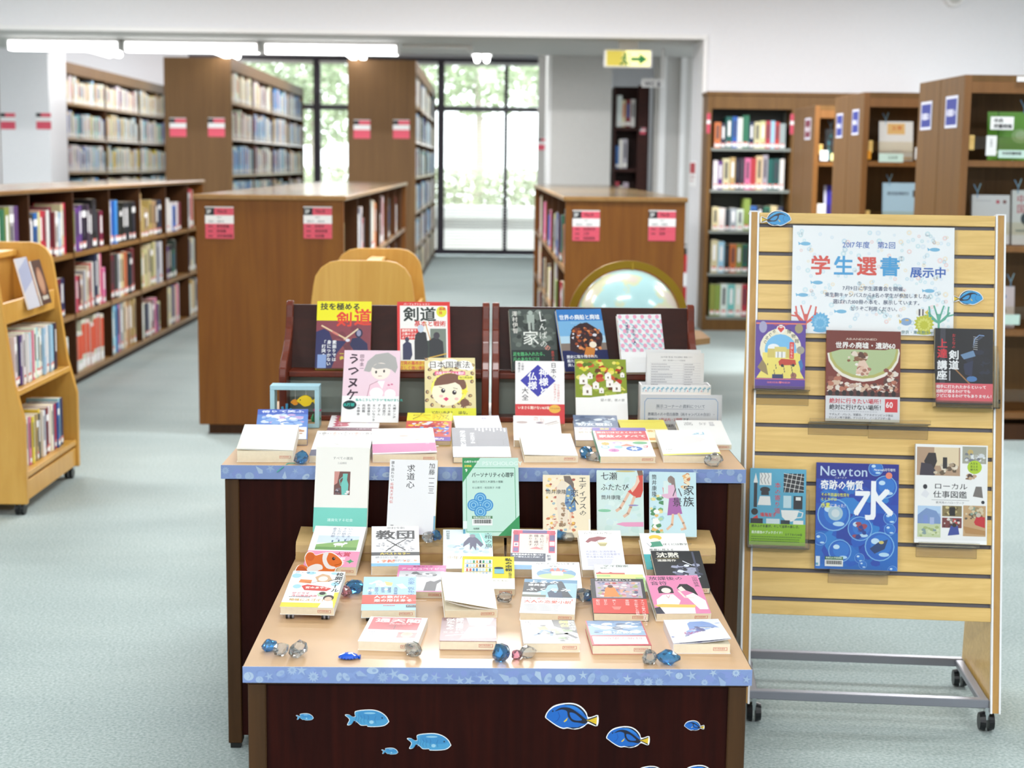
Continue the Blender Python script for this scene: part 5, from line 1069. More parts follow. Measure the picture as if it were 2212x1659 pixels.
D('light blue paperback with walking girl in purple skirt, rightmost of the standing row', (1403, 1158), (1505, 1160), 1019.5, ZB, 1.42, .013, 'cde5e8', [
  ('R', 0, 0, 100, 142, 'c6e2e8'), ('B', 0, 50, 34, 140, ['e8d890', '6aa868', 'f4f4ee', 'b0d0a0', 'e8b868', '9cc8d0', '4a8a58'], 46, 4, 9, 33), ('B', 66, 0, 90, 40, ['e8b070', 'e0c8a0', 'c87a4c', 'f0dcb8'], 18, 3, 8, 3), ('P', [(28, 34), (38, 42), (30, 52)], 'd86a70'), ('R', 30, 20, 42, 90, 'd8e8e4'), ('E', 46, 17, 7, 8, '9a8478'), ('P', [(40, 14), (46, 8), (54, 14), (58, 50), (50, 40), (46, 22)], '8a7870'), ('P', [(40, 30), (52, 28), (60, 58), (42, 60), (28, 56), (26, 50), (40, 48)], 'e2b4cc'), ('P', [(42, 58), (62, 56), (70, 92), (38, 96)], 'a860a4'), ('L', [(50, 94), (48, 116), (38, 126)], 5, 'e8bc9c'), ('L', [(62, 92), (72, 112), (76, 124), (68, 126)], 5, 'e8bc9c'), ('T', '家族', 72, 28, 24, K, 'v', .98), ('T', '八景', 49, 34, 21, '3c3440', 'v'), ('T', '筒井康隆', 5, 6, 12, K, 'v', .9)], spinecol='c83440', **SB)
# ---- rear desk, front row lying
UU = dict(group=GU_)
D('thick white book with faint bird photo, far left on the rear desk', (511.5, 998), (634, 998), 918, ZU, 1.42, .027, 'f4f4ee', [
  ('R', 0, 0, 100, 142, 'f8f8f4'), ('B', 2, 2, 34, 80, ['b8c0b4', 'dce0d8', '98a49c', 'eef0ec'], 26, 4, 12, 1), ('B', 70, 20, 98, 90, ['c8ccb4', 'e8ece0', 'b8c4b0'], 18, 4, 10, 3), ('B', 34, 4, 70, 80, ['f4f6f4', 'eef2f2', 'f8f8f8'], 16, 5, 12, 3), ('R', 0, 90, 100, 142, 'f6f4e6'), ('R', 12, 94, 42, 122, 'f0dcd0'), ('B', 14, 96, 40, 120, ['e8c4b8', 'f0d4c8'], 10, 3, 6, 8), ('E', 56, 70, 8, 7, 'c8dce4'), ('L', [(46, 78), (60, 78)], 1, 'a0b0b8')], curl=.004, stamp=True, pg='pages', **UU)
D('white book with row of grey and pink diamond title marks', (668, 999), (796, 1000), 931, ZU, 1.42, .016, 'f4f2f0', [
  ('R', 0, 0, 100, 142, 'f8f6f4')] + [q for i, c_ in enumerate(('8a8a8a', 'e8a090', '8a8a8a', 'e09080', '8a8a8a')) for q in (('P', [(4 + 19 * i, 16), (13 + 19 * i, 6), (22 + 19 * i, 16), (13 + 19 * i, 26)], c_), ('E', 13 + 19 * i, 16, 6.5, 6.5, 'f8f4f2'), ('T', '痴女の学習'[i], 9 + 19 * i, 11, 8.5, c_, 'b'))] + [
  ('B', 10, 34, 90, 100, ['f2eeec', 'e8e4e0', 'f8f4f2'], 20, 4, 10, 6), ('L', [(20, 80), (36, 74), (44, 80)], 1, 'b0b0b0'), ('L', [(70, 84), (84, 88), (92, 80)], 1, '9a9a9a'), ('P', [(0, 110), (16, 106), (14, 142), (0, 142)], '5a5a72')], **UU)
D('thick white and pink book with rose band reading in white', (805, 999), (944, 998), 926, ZU, 1.36, .019, 'f4eaec', [
  ('R', 0, 0, 100, 136, 'f8f2f0'), ('B', 6, 4, 94, 70, ['f4d8d0', 'f8e8e0', 'f0b8ac', 'e8d4c8', 'd8e0f0', 'fbf4f0'], 60, 4, 12, 14), ('E', 60, 16, 18, 8, 'f4dcc8'), ('E', 58, 15, 11, 5, 'f8ece0'), ('R', 0, 84, 100, 130, 'c8609c'), ('T', '色の名前が生まれた\n背景、意味、物語、歴史を知る本', 6, 92, 6.6, 'fbf0f6', 'b'), ('T', '読んで楽しむ決定版', 6, 112, 5.5, 'f4d8e8')] + dashes(10, 90, 86, 'f0c8dc', 2.4) + dashes(70, 94, 124, 'f0c8dc', 2.4), stamp=True, curl=.004, spine='L', **UU)
D('charcoal grey book with white vertical title and white band', (979, 1000), (1104, 1000), 924, ZU, 1.40, .014, '4a4c54', [
  ('R', 0, 0, 100, 140, '50525c'), ('L', [(44, 60), (90, 60), (90, 84), (44, 84), (44, 60)], .8, '34363c'), ('L', [(44, 60), (36, 50)], .8, '34363c'), ('L', [(90, 60), (98, 50)], .8, '34363c'), ('T', '居心地の悪い部屋', 14, 14, 10.5, 'f0f0f0', 'vb'), ('T', '岸本佐知子編', 32, 24, 8.5, 'e8e8ea', 'v')] + [('R', 42 + 6.5 * i, 3, 44.6 + 6.5 * i, 12 + 4 * (i % 3), 'd8d8dc') for i in range(9)] + [('R', 0, 92, 100, 140, 'f8f8f6'), ('T', '扉を開けて', 70, 100, 6, 'dcd8d8', 'v')], spine='L', **UU)
D('white book with grey animal drawing in an oval', (1132, 998.5), (1248, 998.5), 937, ZU, 1.42, .015, 'f4f2ec', [
  ('R', 0, 0, 100, 142, 'f8f8f4'), ('E', 50, 44, 32, 24, 'c8c8ca'), ('E', 52, 48, 27, 20, 'e8e8e6'), ('P', [(26, 50), (40, 40), (58, 44), (72, 56), (40, 60)], 'b4b8bc'), ('P', [(56, 38), (66, 42), (60, 48)], '6a6e72'), ('L', [(8, 96), (16, 90), (24, 98), (14, 104)], 2.2, '9a948c'), ('R', 6, 112, 24, 116, '807a74'), ('R', 28, 112, 94, 116, 'e4c878'), ('T', '不思議な生きもの', 22, 6, 7, 'c0bcb8')], curl=.003, stamp=True, **UU)
D('family crest book with red title block and small coloured crests', (1296, 1000), (1416, 1000), 924, ZU, 1.40, .016, 'f2f2f0', [
  ('R', 0, 0, 100, 140, 'f8f6f4'), ('R', 0, 0, 100, 16, '7a66b8'), ('T', '図解', 14, 2, 9, 'f0dc60', 'b'), ('E', 40, 8, 5, 5, 'e88aa0'), ('R', 4, 16, 98, 62, 'dc5a60'), ('T', '面白いほどよくわかる', 6, 20, 8.6, 'fbf0e8', 'b'), ('T', '家紋のすべて', 8, 36, 14, 'fbf4ee', 'b', 1.05), ('R', 2, 64, 98, 67, 'e8c040'), ('S', 16, 80, 9, 'dcb860', 8, .75), ('E', 38, 76, 9, 6, 'c8b0e0'), ('E', 39, 77, 5, 3.5, 'f8f6f4'), ('E', 80, 76, 14, 6.5, '7cbc8a'), ('P', [(40, 92), (55, 80), (70, 92)], 'e89880'), ('E', 14, 96, 8, 8, '90b8dc'), ('E', 14, 96, 5.5, 5.5, 'f8f6f4'), ('R', 8, 95, 20, 97, '90b8dc'), ('E', 38, 96, 8, 7, 'a8d4d4'), ('E', 66, 104, 15, 11, '4a7cc8'), ('S', 66, 104, 10, 'e8eef8', 6, .5), ('E', 28, 112, 10, 8, 'd88ac0'), ('S', 28, 112, 6, 'b86aa8', 5, .5), ('L', [(84, 92), (92, 90), (90, 98), (84, 98)], 2, 'e07080')], spine='L', spinecol='5ab49a', stamp=True, pg='pages', **UU)
D('white book with pale blue title and pink-cheeked faces in an oval', (1433, 999), (1556, 1000), 930, ZU, 1.40, .016, 'f6f6f4', [
  ('R', 0, 0, 100, 140, 'f8f8f8'), ('T', '「敏感」', 16, 6, 21, '9ccce0', 'b'), ('L', [(14, 8), (14, 20)], 1.5, '9ccce0'), ('E', 52, 58, 33, 27, 'f2eae8'), ('E', 38, 52, 15, 17, 'b0b0b4'), ('E', 66, 54, 14, 16, 'b8b4b8'), ('E', 38, 59, 12, 13, 'fbeee8'), ('E', 66, 60, 11, 12, 'fbeee8'), ('E', 32, 63, 3, 2.4, 'f4b8b8'), ('E', 72, 64, 3, 2.4, 'f4b8b8'), ('T', 'HSP（敏感すぎる人）の', 8, 104, 7.4, 'a8a498'), ('T', '困った日常', 10, 115, 7.4, 'c8c0b0'), ('R', 0, 132, 100, 140, 'f0e468')], curl=.006, spine='L', stamp=True, **UU)
# ---- rear desk, back row
D('book with blue sky and white cloud cover, behind the far left white book', (551, 963), (664, 962), 884, ZU, 1.45, .016, '3c68c0', [
  ('R', 0, 0, 100, 145, '5a88d4'), ('R', 0, 0, 100, 26, '3c60c0'), ('T', '倚りて笑ふ', 8, 5, 13, 'f0f4ff', 'b', 1.3), ('B', 2, 20, 98, 84, ['f0f4fa', 'b8d0f0', 'dfe8f6', '88aee4', 'c8a8d8'], 46, 5, 14, 7), ('R', 2, 88, 98, 145, 'f4f2ee'), ('B', 60, 84, 98, 128, ['d8b08c', 'e8cca8', 'c08a64'], 14, 4, 9, 3)], spinecol='3a5cb8', **UU)
D('pink and white book with zigzag red stripe at its left', (706, 940), (816, 941), 898, ZU, 1.0, .012, 'f4eeee', [
  ('R', 0, 0, 100, 100, 'f8f4f4'), ('P', [(12, 0), (42, 0)] + [(42 - 6 * (i % 2), 8 * i) for i in range(1, 10)] + [(8, 76)] + [(8 + 6 * (i % 2), 8 * (9 - i)) for i in range(1, 9)], 'cc6878'), ('R', 18, 6, 22, 36, 'f0d060'), ('R', 27, 6, 31, 36, 'f0d060'), ('T', '笑う門', 18, 40, 9, 'f8e8ea', 'v'), ('B', 48, 8, 98, 60, ['f4e8ec', 'e8dcf0', 'f8f0e8', 'dfe4f4'], 22, 4, 10, 2), ('R', 0, 80, 100, 100, '8a6470'), ('T', '人気シリーズ最新刊', 14, 84, 8, 'e8d8dc')], **UU)
D('yellow Osaka guide book with festival picture on its cover', (873, 962), (973, 963), 892, ZU, 1.45, .012, 'f2e23c', [
  ('R', 0, 0, 100, 145, 'f4e63c'), ('T', '大阪', 12, 0, 36, '2a2a2a', 'b', 1.15), ('T', '大阪', 14, 2, 34, 'f0d820', 'b', 1.16), ('R', 0, 42, 100, 125, 'd85a50'), ('B', 2, 44, 98, 122, ['3a5cc0', 'e8e4f0', 'e04a40', 'f0c040', '6a9ae0', 'b83a48', 'f4f0ea'], 90, 3, 9, 15), ('R', 0, 124, 100, 145, '6a3ab0'), ('T', 'のんびり案内', 20, 128, 11, 'f4f0f8', 'b')], **UU)
D('pale lavender book with faint vertical lettering behind the charcoal book', (990, 963), (1092, 962), 898, ZU, 1.42, .012, 'eae6f2', [
  ('R', 0, 0, 100, 142, 'ece8f4'), ('T', '静かな夜の\nうたたね', 60, 10, 12, 'a8a4c0', 'v'), ('T', '随筆集', 20, 20, 9, 'b8b4cc', 'v')], **UU)
D('white book with sketches of fish and shells and red lettering', (1110, 965), (1214, 966), 898, ZU, 1.42, .017, 'f4f0ea', [
  ('R', 0, 0, 100, 142, 'f8f4f0'), ('T', 'これからの\n海辺', 56, 6, 11, 'e0a8a0', 'v'), ('E', 18, 40, 12, 7, 'ccb8b4'), ('E', 56, 42, 8, 6, 'c0b0b4'), ('E', 56, 42, 4, 3, '8a7a84'), ('L', [(68, 50), (92, 32)], 5, 'ccbcb8'), ('L', [(72, 56), (96, 40)], 4, 'd8ccc4'), ('R', 0, 86, 100, 88, 'e8e0d8')], stamp=True, **UU)
D('book with dark blue cloudy cover and pale band, behind the crest book', (1243, 965), (1341, 966), 897, ZU, 1.42, .017, '5a6a86', [
  ('R', 0, 0, 100, 142, '6a7a98'), ('B', 2, 2, 98, 56, ['48587a', '8a9ab4', 'aebccc', '5a6a8c', 'd8e0e8'], 46, 5, 14, 5), ('T', '幼女戦記', 8, 44, 18, 'f0f4f8', 'b', 1.1), ('R', 0, 70, 100, 142, 'f2dcdc'), ('T', 'アニメ化決定', 8, 74, 12, 'd05a70', 'b'), ('T', '続々重版', 8, 92, 12, 'b0a890', 'b')], pg='pages', **UU)
D('yellow book lying in front of the notice holder', (1352, 968), (1455, 968), 907, ZU, 1.42, .015, 'f2e052', [
  ('R', 0, 0, 100, 142, 'f4e65c'), ('R', 6, 10, 94, 12, 'e0c83c'), ('R', 6, 16, 80, 18, 'e8d448'), ('R', 0, 60, 100, 142, 'fbf4c8'), ('T', '黄色い教室', 12, 66, 14, 'e8b040', 'b'), ('R', 0, 116, 100, 130, 'f0a83c')], **UU)
D('white book with grey brush lettering at the far right of the rear desk', (1478, 971), (1580, 971.5), 908, ZU, 1.42, .013, 'f6f6f4', [
  ('R', 0, 0, 100, 142, 'f9f9f7'), ('T', '高', 14, 10, 22, 'b0b0b0'), ('T', '好', 48, 12, 18, 'b8b8b8'), ('T', '寂聴', 70, 10, 12, 'a8a8b0', 'v')], stamp=True, **UU)
# ---- rack, upper tier
RK = dict(stand=True, group='books in the mahogany racks')
D('yellow and purple kendo book with crossed bamboo swords', (680, 795), (799, 796), 651, LEDGE, 1.3, .014, 'f0e020', [
  ('R', 0, 0, 100, 130, 'f4ea1c'), ('R', 0, 38, 100, 130, '8a3c48'), ('B', 2, 40, 98, 128, ['7a3240', '94464c', '6a2c3c'], 26, 5, 14, 3), ('P', [(0, 60), (14, 54), (24, 60), (30, 76), (56, 78), (40, 100), (30, 130), (0, 130)], '24245c'), ('E', 78, 62, 7, 9, '1c1c44'), ('E', 78, 62, 4, 6, '9a96b4'), ('P', [(66, 72), (80, 70), (94, 82), (96, 100), (72, 100), (62, 84)], '1c1c50'), ('L', [(10, 48), (56, 74)], 3, 'e8c8a0'), ('L', [(52, 74), (76, 54)], 3, 'ead0b0'), ('L', [(30, 60), (40, 66)], 3.4, 'd87a70'), ('E', 58, 76, 4, 3, 'e8e8f4'),
  ('T', '技を極める', 6, 3, 14.5, K, 'b', 1.02), ('T', '剣', 36, 20, 30, 'e8402c', 'b'), ('T', '道', 68, 14, 34, 'e8402c', 'b', .95), ('T', '素振りでは\n身につかない\n「打突の間」', 30, 76, 8, 'f6f6f8', 'vb'), ('R', 4, 104, 20, 130, '8aa4d8'), ('T', '一歩', 44, 98, 8, 'f0e43c', 'vb')], spine='R', spinecol='d84430', **RK)
D('red-framed kendo book with armoured fencers on its cover', (859, 799), (974, 799), 652, LEDGE, 1.36, .017, 'dc2a2a', [
  ('R', 0, 0, 100, 136, 'e02c28'), ('R', 5, 8, 95, 118, 'f6f4f0')] + [('T', 'パーフェクトレッスン', 12, 2.2, 5, 'fbf4f0', 'b')] + [('T', '剣道', 11, 10, 30, '16261e', 'b', 1.05), ('E', 84, 20, 10, 11, 'e8e42c'), ('T', '基礎\n技', 79, 11, 6.5, 'd83a24', 'b'), ('T', '基本と戦術', 32, 38, 12, 'd83830', 'b'), ('R', 6, 54, 40, 76, 'e02c28'), ('T', '連続写真で\n上達のコツが\nよくわかる！', 8, 55, 5.6, 'fbf0e8', 'b'), ('R', 62, 54, 92, 116, '7a8478'), ('R', 34, 78, 62, 116, '2a3a30'), ('P', [(34, 66), (42, 58), (54, 62), (58, 92), (56, 116), (32, 116), (32, 80)], '141820'), ('E', 44, 54, 6, 8, 'c8d4e4'), ('P', [(60, 76), (72, 70), (86, 80), (88, 116), (60, 116)], '161a22'), ('E', 74, 68, 6, 7, '38303c'), ('L', [(60, 112), (92, 104)], 2, 'e8b83c'), ('L', [(52, 40), (62, 76)], 1.6, 'd89a40'), ('P', [(10, 86), (18, 78), (26, 84), (28, 106), (24, 116), (10, 116)], '1c2450'), ('E', 18, 76, 4, 5, '30304c'), ('R', 2, 118, 98, 136, 'f0c828'), ('T', '打突の基本から\n正しく強い剣道を！', 4, 118.5, 8, 'd8342a', 'b', .9)], spine='R', spinecol='d02c28', **RK)
D('dark grey horror book with white brush title and green band', (1106, 801), (1207, 800), 668, LEDGE, 1.35, .014, '3a403e', [
  ('R', 0, 0, 100, 135, '4a524e'), ('B', 0, 0, 100, 86, ['5a625c', '3a423e', '6e7870', '2c3230', '88928a'], 70, 4, 14, 13), ('E', 46, 8, 5, 5, 'b0bcb4'), ('R', 38, 12, 54, 30, 'a8b4ac'), ('R', 40, 28, 45, 46, 'b8c0b8'), ('R', 48, 28, 53, 46, 'a0aca4'), ('L', [(66, 6), (68, 26), (78, 24)], 2.4, 'f4f6f2'), ('T', 'んばの', 62, 30, 18, 'f0f2ec', 'v'), ('T', '家', 26, 46, 34, 'f4f6f0', '', 1.05), ('T', '澤村伊智', 6, 4, 12, 'f4f0e8', 'v'), ('R', 0, 90, 100, 135, '1e2a28'), ('T', '足を踏み入れたら、\n元のあなたには', 4, 94, 9.4, '5cc47c', 'b', .86), ('T', 'の', 72, 78, 14, 'e89a8a', 'b'), ('T', '最恐の怪異', 86, 92, 6.5, 'd84a3c', 'v')], spinecol='1c1c1e', matte=False, **RK)
D('blue photo book of a rusting shipwreck on a beach', (1221, 803), (1319, 800), 668, LEDGE, 1.38, .013, '2c68b8', [
  ('R', 0, 0, 100, 138, '3c80c8'), ('R', 0, 26, 100, 60, '7cb4e0'), ('R', 0, 60, 100, 84, 'b8d8ec'), ('R', 0, 76, 100, 100, '8a7a70'), ('R', 0, 92, 100, 138, '22285c'), ('P', [(22, 60), (30, 42), (48, 32), (64, 30), (84, 44), (94, 56), (94, 68), (84, 92), (40, 100), (18, 92)], '3a2428'), ('B', 24, 40, 92, 94, ['a8502c', '5a2c28', 'c8703c', '2c1c22', 'e8945c', '7a3c2c', 'e8e4ec'], 80, 2, 6, 19), ('E', 70, 80, 8, 7, 'fff2dc'), ('P', [(54, 84), (74, 88), (68, 108), (46, 106)], 'd8883c'), ('L', [(34, 38), (90, 54)], 1.2, '2a1c20'), ('L', [(50, 30), (50, 84)], 1.2, '2a1c20'), ('T', '世界の廃船と廃墟', 4, 12, 12, 'f4f8fc', 'b', .94), ('T', 'Shipwrecks', 28, 27, 6, 'a8d0f0'), ('T', '歴史に取り残された\n船たちが放つ\n美しい魅力', 8, 102, 7.6, 'f4f6fc', 'b')], **RK)
D('pink-dotted patterned book with white foot in the right rack', (1345, 805), (1441, 804), 679, LEDGE, 1.38, .013, 'f0f0f2', [
  ('R', 0, 0, 100, 138, 'f2f4f6')] + [q for j in range(8) for i in range(-1, 7) for q in (('L', [(3 + i * 17 + (j % 2) * 8, 11 + j * 11.5), (12 + i * 17 + (j % 2) * 8, 17 + j * 11.5)], 2.2, 'a8dcec'), ('E', 6 + i * 17 + (j % 2) * 8, 6 + j * 11.5, 4.2, 4.8, 'f0a8c4'))] + [('R', 0, 90, 100, 138, 'f8f8f8'), ('T', 'ふたりの人', 30, 26, 9, '3a4a78', 'v'), ('T', '大滝和子', 16, 18, 7, '4a5a80', 'v')], **RK)
# ---- rack, lower tier
D('pink comic essay book with big dark title down its left side', (736, 912), (860, 913), 757, ZU + .014, 1.44, .014, 'f4e4ec', [
  ('R', 0, 0, 100, 144, 'f2d6e2'), ('R', 0, 92, 100, 144, 'f8f8f8'), ('P', [(36, 42), (42, 22), (56, 8), (78, 4), (92, 14), (96, 34), (92, 46), (80, 34), (60, 34), (46, 44)], 'b4b2b0'), ('E', 66, 42, 17, 17, 'fbeee2'), ('P', [(50, 34), (60, 26), (80, 28), (88, 40), (76, 36), (58, 38)], 'b4b2b0'), ('E', 58, 44, 1.8, 3, '504a4a'), ('E', 72, 42, 1.8, 3, '504a4a'), ('L', [(62, 52), (68, 52)], 1, 'a06a60'), ('P', [(44, 92), (48, 70), (62, 62), (84, 64), (96, 74), (98, 92)], 'f6d2e0'), ('P', [(60, 62), (74, 62), (70, 78)], 'fafafa'), ('B', 76, 66, 90, 84, ['d87a9c', 'f4c8d8'], 10, 2, 3, 2), ('L', [(44, 92), (48, 70), (62, 62)], .8, 'a05a70'), ('E', 60, 86, 12, 11, 'fafafa'), ('E', 84, 88, 10, 10, 'fafafa'),
  ('T', 'うつヌケ', 7, 6, 23, '3c2c3a', 'vb', .95), ('T', '田中圭一', 28, 8, 8, '6a4a5c', 'v'), ('T', '私もこうして“うつ”をぬけました', 24, 97, 5.6, '3ab8a8', 'b'), ('E', 14, 110, 12, 9, '26383a'), ('T', '15万部', 4, 106, 7, '38c8b8', 'b')] + [('T', s_, 90 - 9 * i, 108, 5.5, '3a3a40', 'v') for i, s_ in enumerate(('大槻ケンヂ', '代々木忠', '宮内悠介', 'ずんずん', 'まついなつき', '熊谷達也', '内田樹', '一色伸幸'))], spine='R', **RK)
D('leopard-print law book with a cartoon woman\'s face and yellow band', (918, 908), (1029, 908), 773, ZU + .014, 1.36, .013, 'e8dca8', [
  ('R', 0, 0, 100, 136, 'e4d6a0')] + [('Z', 0)] + [('E', (i * 37) % 95 + 3, (i * 53) % 108 + 3, 4.2, 3.4, '6a4a50', i) for i in range(46)] + [('Z', 0)] + [('E', (i * 37) % 95 + 3.8, (i * 53) % 108 + 3, 2.4, 1.8, 'c8a868', i) for i in range(46)] + [('Z', 0.000012)] + [
  ('E', 22, 16, 15, 10, 'f8f6ee'), ('E', 50, 12, 18, 10, 'f8f6ee'), ('E', 78, 16, 16, 10, 'f8f6ee'), ('E', 88, 22, 9, 6, 'f8f6ee'), ('T', '日本国憲法', 8, 7, 16.5, '3a2c34', '', 1.0), ('R', 20, 30, 80, 38, 'e05a88'), ('T', '大阪おばちゃん語訳', 22, 30.5, 6.8, 'fbeef4', 'b', .92), ('E', 48, 68, 36, 35, 'f0ea6a'), ('E', 50, 62, 32, 28, '7a5444'), ('E', 44, 76, 30, 29, 'f8ecd0'), ('P', [(18, 62), (24, 44), (50, 38), (72, 50), (78, 66), (60, 54), (46, 58)], '7a5444'), ('E', 78, 98, 9, 8, '7a5444'), ('P', [(74, 90), (84, 94), (88, 104), (70, 108)], '7a5444'), ('E', 36, 72, 4.2, 5, '2c2228'), ('E', 58, 76, 4.2, 5, '2c2228'), ('E', 37, 70, 1.4, 1.6, 'f8f8f8'), ('E', 59, 74, 1.4, 1.6, 'f8f8f8'), ('L', [(28, 64), (34, 66)], 1, '2c2228'), ('L', [(56, 66), (64, 68)], 1, '2c2228'), ('P', [(36, 90), (42, 86), (47, 90), (42, 95)], 'd83c6c'), ('E', 32, 84, 4, 3, 'f4c0b8'), ('E', 62, 90, 4, 3, 'f4c0b8'), ('S', 78, 74, 8, 'f0e040', 5, .55), ('R', 66, 40, 96, 48, 'f0e860'), ('T', '谷口真由美', 68, 41, 5.2, '3a3a3a'), ('R', 0, 110, 100, 136, 'e2e23c'), ('T', 'どないやろ？　ほな。', 12, 116, 7.6, '2c2c2c', 'b')], spine='L', matte=True, **RK)
D('white book with blue diamond and brush title of gods and buddhas', (1113, 915), (1220, 916), 780, ZU + .014, 1.36, .014, 'f4f0f0', [
  ('R', 0, 0, 100, 136, 'f8f4f4'), ('P', [(46, 8), (82, 43), (46, 78), (10, 43)], '2c2ca8'), ('T', '神様と', 48, 16, 19, 'f8f8fc', 'vb', 1.02), ('T', '仏様', 25, 24, 19, 'f8f8fc', 'vb', 1.02), ('T', '日本の', 72, 3, 12, '2c2c34', 'v'), ('T', '大全', 13, 58, 14, '2c2c34', 'v'), ('T', '小さな疑問から', 85, 50, 5.4, 'e0807c', 'v'), ('T', '心を浄化する！', 78, 48, 5.4, 'e0807c', 'v'), ('T', '三橋健', 12, 4, 5.4, '6a6a70', 'v'), ('T', '廣澤隆之', 5, 3, 5.4, '6a6a70', 'v'), ('R', 0, 94, 100, 136, 'd8282c'), ('T', 'いまさら聞けない163項！', 5, 98, 7.4, 'f8ecdc', 'b', .85), ('E', 80, 104, 12, 9, 'f0b83c'), ('T', 'できる大人の', 70, 101, 3.8, '8a3a20', 'b')], spine='L', spinecol='f0ecec', **RK)
D('novel with painted white houses among red and green trees', (1244.5, 911), (1357, 912), 776, ZU + .014, 1.36, .013, 'f4f4f2', [
  ('R', 0, 0, 100, 84, '8a9a30'), ('B', 0, 0, 100, 84, ['b83424', '8aa02c', 'd8d040', '5a7a28', 'c85a34', 'a8b848', 'e8dc70', '6a3820'], 110, 3, 9, 27)] + [q for (x_, y_, w_) in ((8, 40, 16), (24, 34, 10), (58, 34, 12), (88, 32, 8), (14, 62, 18), (34, 54, 12), (60, 48, 14), (72, 56, 16), (46, 66, 9)) for q in (('R', x_, y_, x_ + w_, y_ + w_ * .95, 'f6f2ec'), ('P', [(x_ - 1, y_), (x_ + w_ / 2, y_ - w_ * .5), (x_ + w_ + 1, y_)], 'f0e8e0'), ('R', x_ + w_ * .4, y_ + w_ * .35, x_ + w_ * .62, y_ + w_ * .7, '7a6458'))] +
  [('P', [(0, 88), (100, 74), (100, 136), (0, 136)], 'f9f9f8'), ('T', '昼の家、夜の家', 48, 86, 6.6, '7a7a78', '', 1.02)], spine='L', **RK)
# rubber wheel feet under two books
def feet(mw, W, label, dark):
    for i, fx in enumerate((.17, .83)):
        p = mw @ Vector((W * fx, .012, 0)); t = thing('wheel_foot', label % (('left', 'right')[i]), 'foot', (p.x, p.y, ZL), group='striped wheel feet under the tilted books')
        for k in range(4):
            c = 'rubber' if k % 2 == 0 or dark else 'steel'
            MB().cyl((p.x - .008 + .004 * k, p.y - .004, ZL + .0055), (p.x - .0045 + .004 * k, p.y - .004, ZL + .0055), .0054 if k % 2 == 0 else .0048, seg=12).build('disc', c, t)
feet(BOOKS[5][1], BOOKS[5][2], 'striped grey wheel foot under the %s of the editor girl paperback', False)
feet(BOOKS[6][1], BOOKS[6][2], 'dark wheel foot under the %s of the light blue sky paperback', True)

# ================================================================ books and poster on the slat board
def Bd(label, tl, tr, bl, T, col, it, off=.012, **k):
    x0, y1 = on_board(*tl, off + T); x1, _ = on_board(*tr, off + T); _, y0 = on_board(*bl, off + T)
    W, Hh = x1 - x0, y1 - y0
    mw = BM4 @ Matrix.Translation((x0, y0, off)); REP.append((label[:20], round(W, 3), round(Hh, 3), T))
    return book(label, mw, W, Hh, T, col, it, group='books shown on the slat board', **k), W, Hh
Bd('purple museum guide book with yellow street scene, upper left of the slat board', (1633.7, 691), (1741, 696), (1630, 838.6), .012, '5a3a98', [
  ('R', 0, 0, 100, 136, '5c3c9c'), ('R', 0, 5, 100, 8, 'e87a6a'), ('P', [(2, 118), (16, 96), (14, 60), (22, 34), (40, 20), (60, 20), (80, 34), (90, 60), (86, 96), (98, 118)], 'f2e070'), ('E', 50, 58, 42, 42, 'f4ecd0'), ('E', 50, 60, 32, 32, '7ac0ec'), ('E', 36, 56, 12, 8, 'f4f6f8'), ('R', 14, 66, 90, 118, 'f2e070'), ('R', 24, 58, 76, 76, 'd8c468'), ('R', 38, 54, 62, 76, 'e0d078'), ('R', 40, 64, 60, 76, 'f2f0ec'), ('R', 44, 64, 46, 76, 'a0a098'), ('R', 52, 64, 54, 76, 'a0a098'), ('E', 50, 18, 9, 9, 'f8f4ee'), ('P', [(50, 25), (43, 17), (45, 13), (50, 16), (55, 13), (57, 17)], 'dc3c3c'), ('T', 'ぐ', 14, 40, 9, K), ('T', 'る', 18, 32, 9, K), ('T', 'ぐ', 24, 25, 9, K), ('T', 'る', 32, 18, 9, K), ('T', '博', 62, 18, 9, K), ('T', '物', 71, 27, 9, K), ('T', '館', 78, 37, 9, K), ('R', 68, 44, 77, 78, 'e03c34'), ('T', '三浦しをん', 69.5, 47, 5.6, 'f8f0e8', 'v'),
  ('P', [(46, 84), (52, 78), (80, 80), (82, 90), (48, 92)], 'c8402c'), ('E', 54, 92, 3, 3, K), ('E', 76, 91, 3, 3, K), ('R', 34, 110, 56, 120, '2c3468'), ('E', 38, 121, 3, 3, K), ('E', 52, 121, 3, 3, K), ('P', [(4, 96), (14, 80), (22, 92), (26, 112), (12, 104)], '9a8458'), ('E', 77, 112, 6, 6, 'a06a58'), ('E', 77, 122, 7, 8, 'a06a58'), ('P', [(86, 84), (92, 78), (96, 92), (92, 104)], '3c78b8'), ('E', 90, 60, 8, 8, 'a8a090'), ('E', 14, 14, 8, 12, 'a8a4c8'), ('E', 86, 16, 8, 10, 'a89870'), ('L', [(36, 9), (50, 13), (64, 8)], 1.2, 'c83c3c')]
  + [('R', 24 + (i * 17) % 52, 88 + (i * 7) % 26, 25.5 + (i * 17) % 52, 92 + (i * 7) % 26, '4a3a50') for i in range(16)] + [('R', 0, 118, 100, 136, '5c3c9c'), ('R', 0, 119, 100, 120.5, 'e87a6a'), ('T', 'GURUGURU♥MUSEUM', 24, 124, 5, 'e87a8a', 'b', .9)], spine='L')
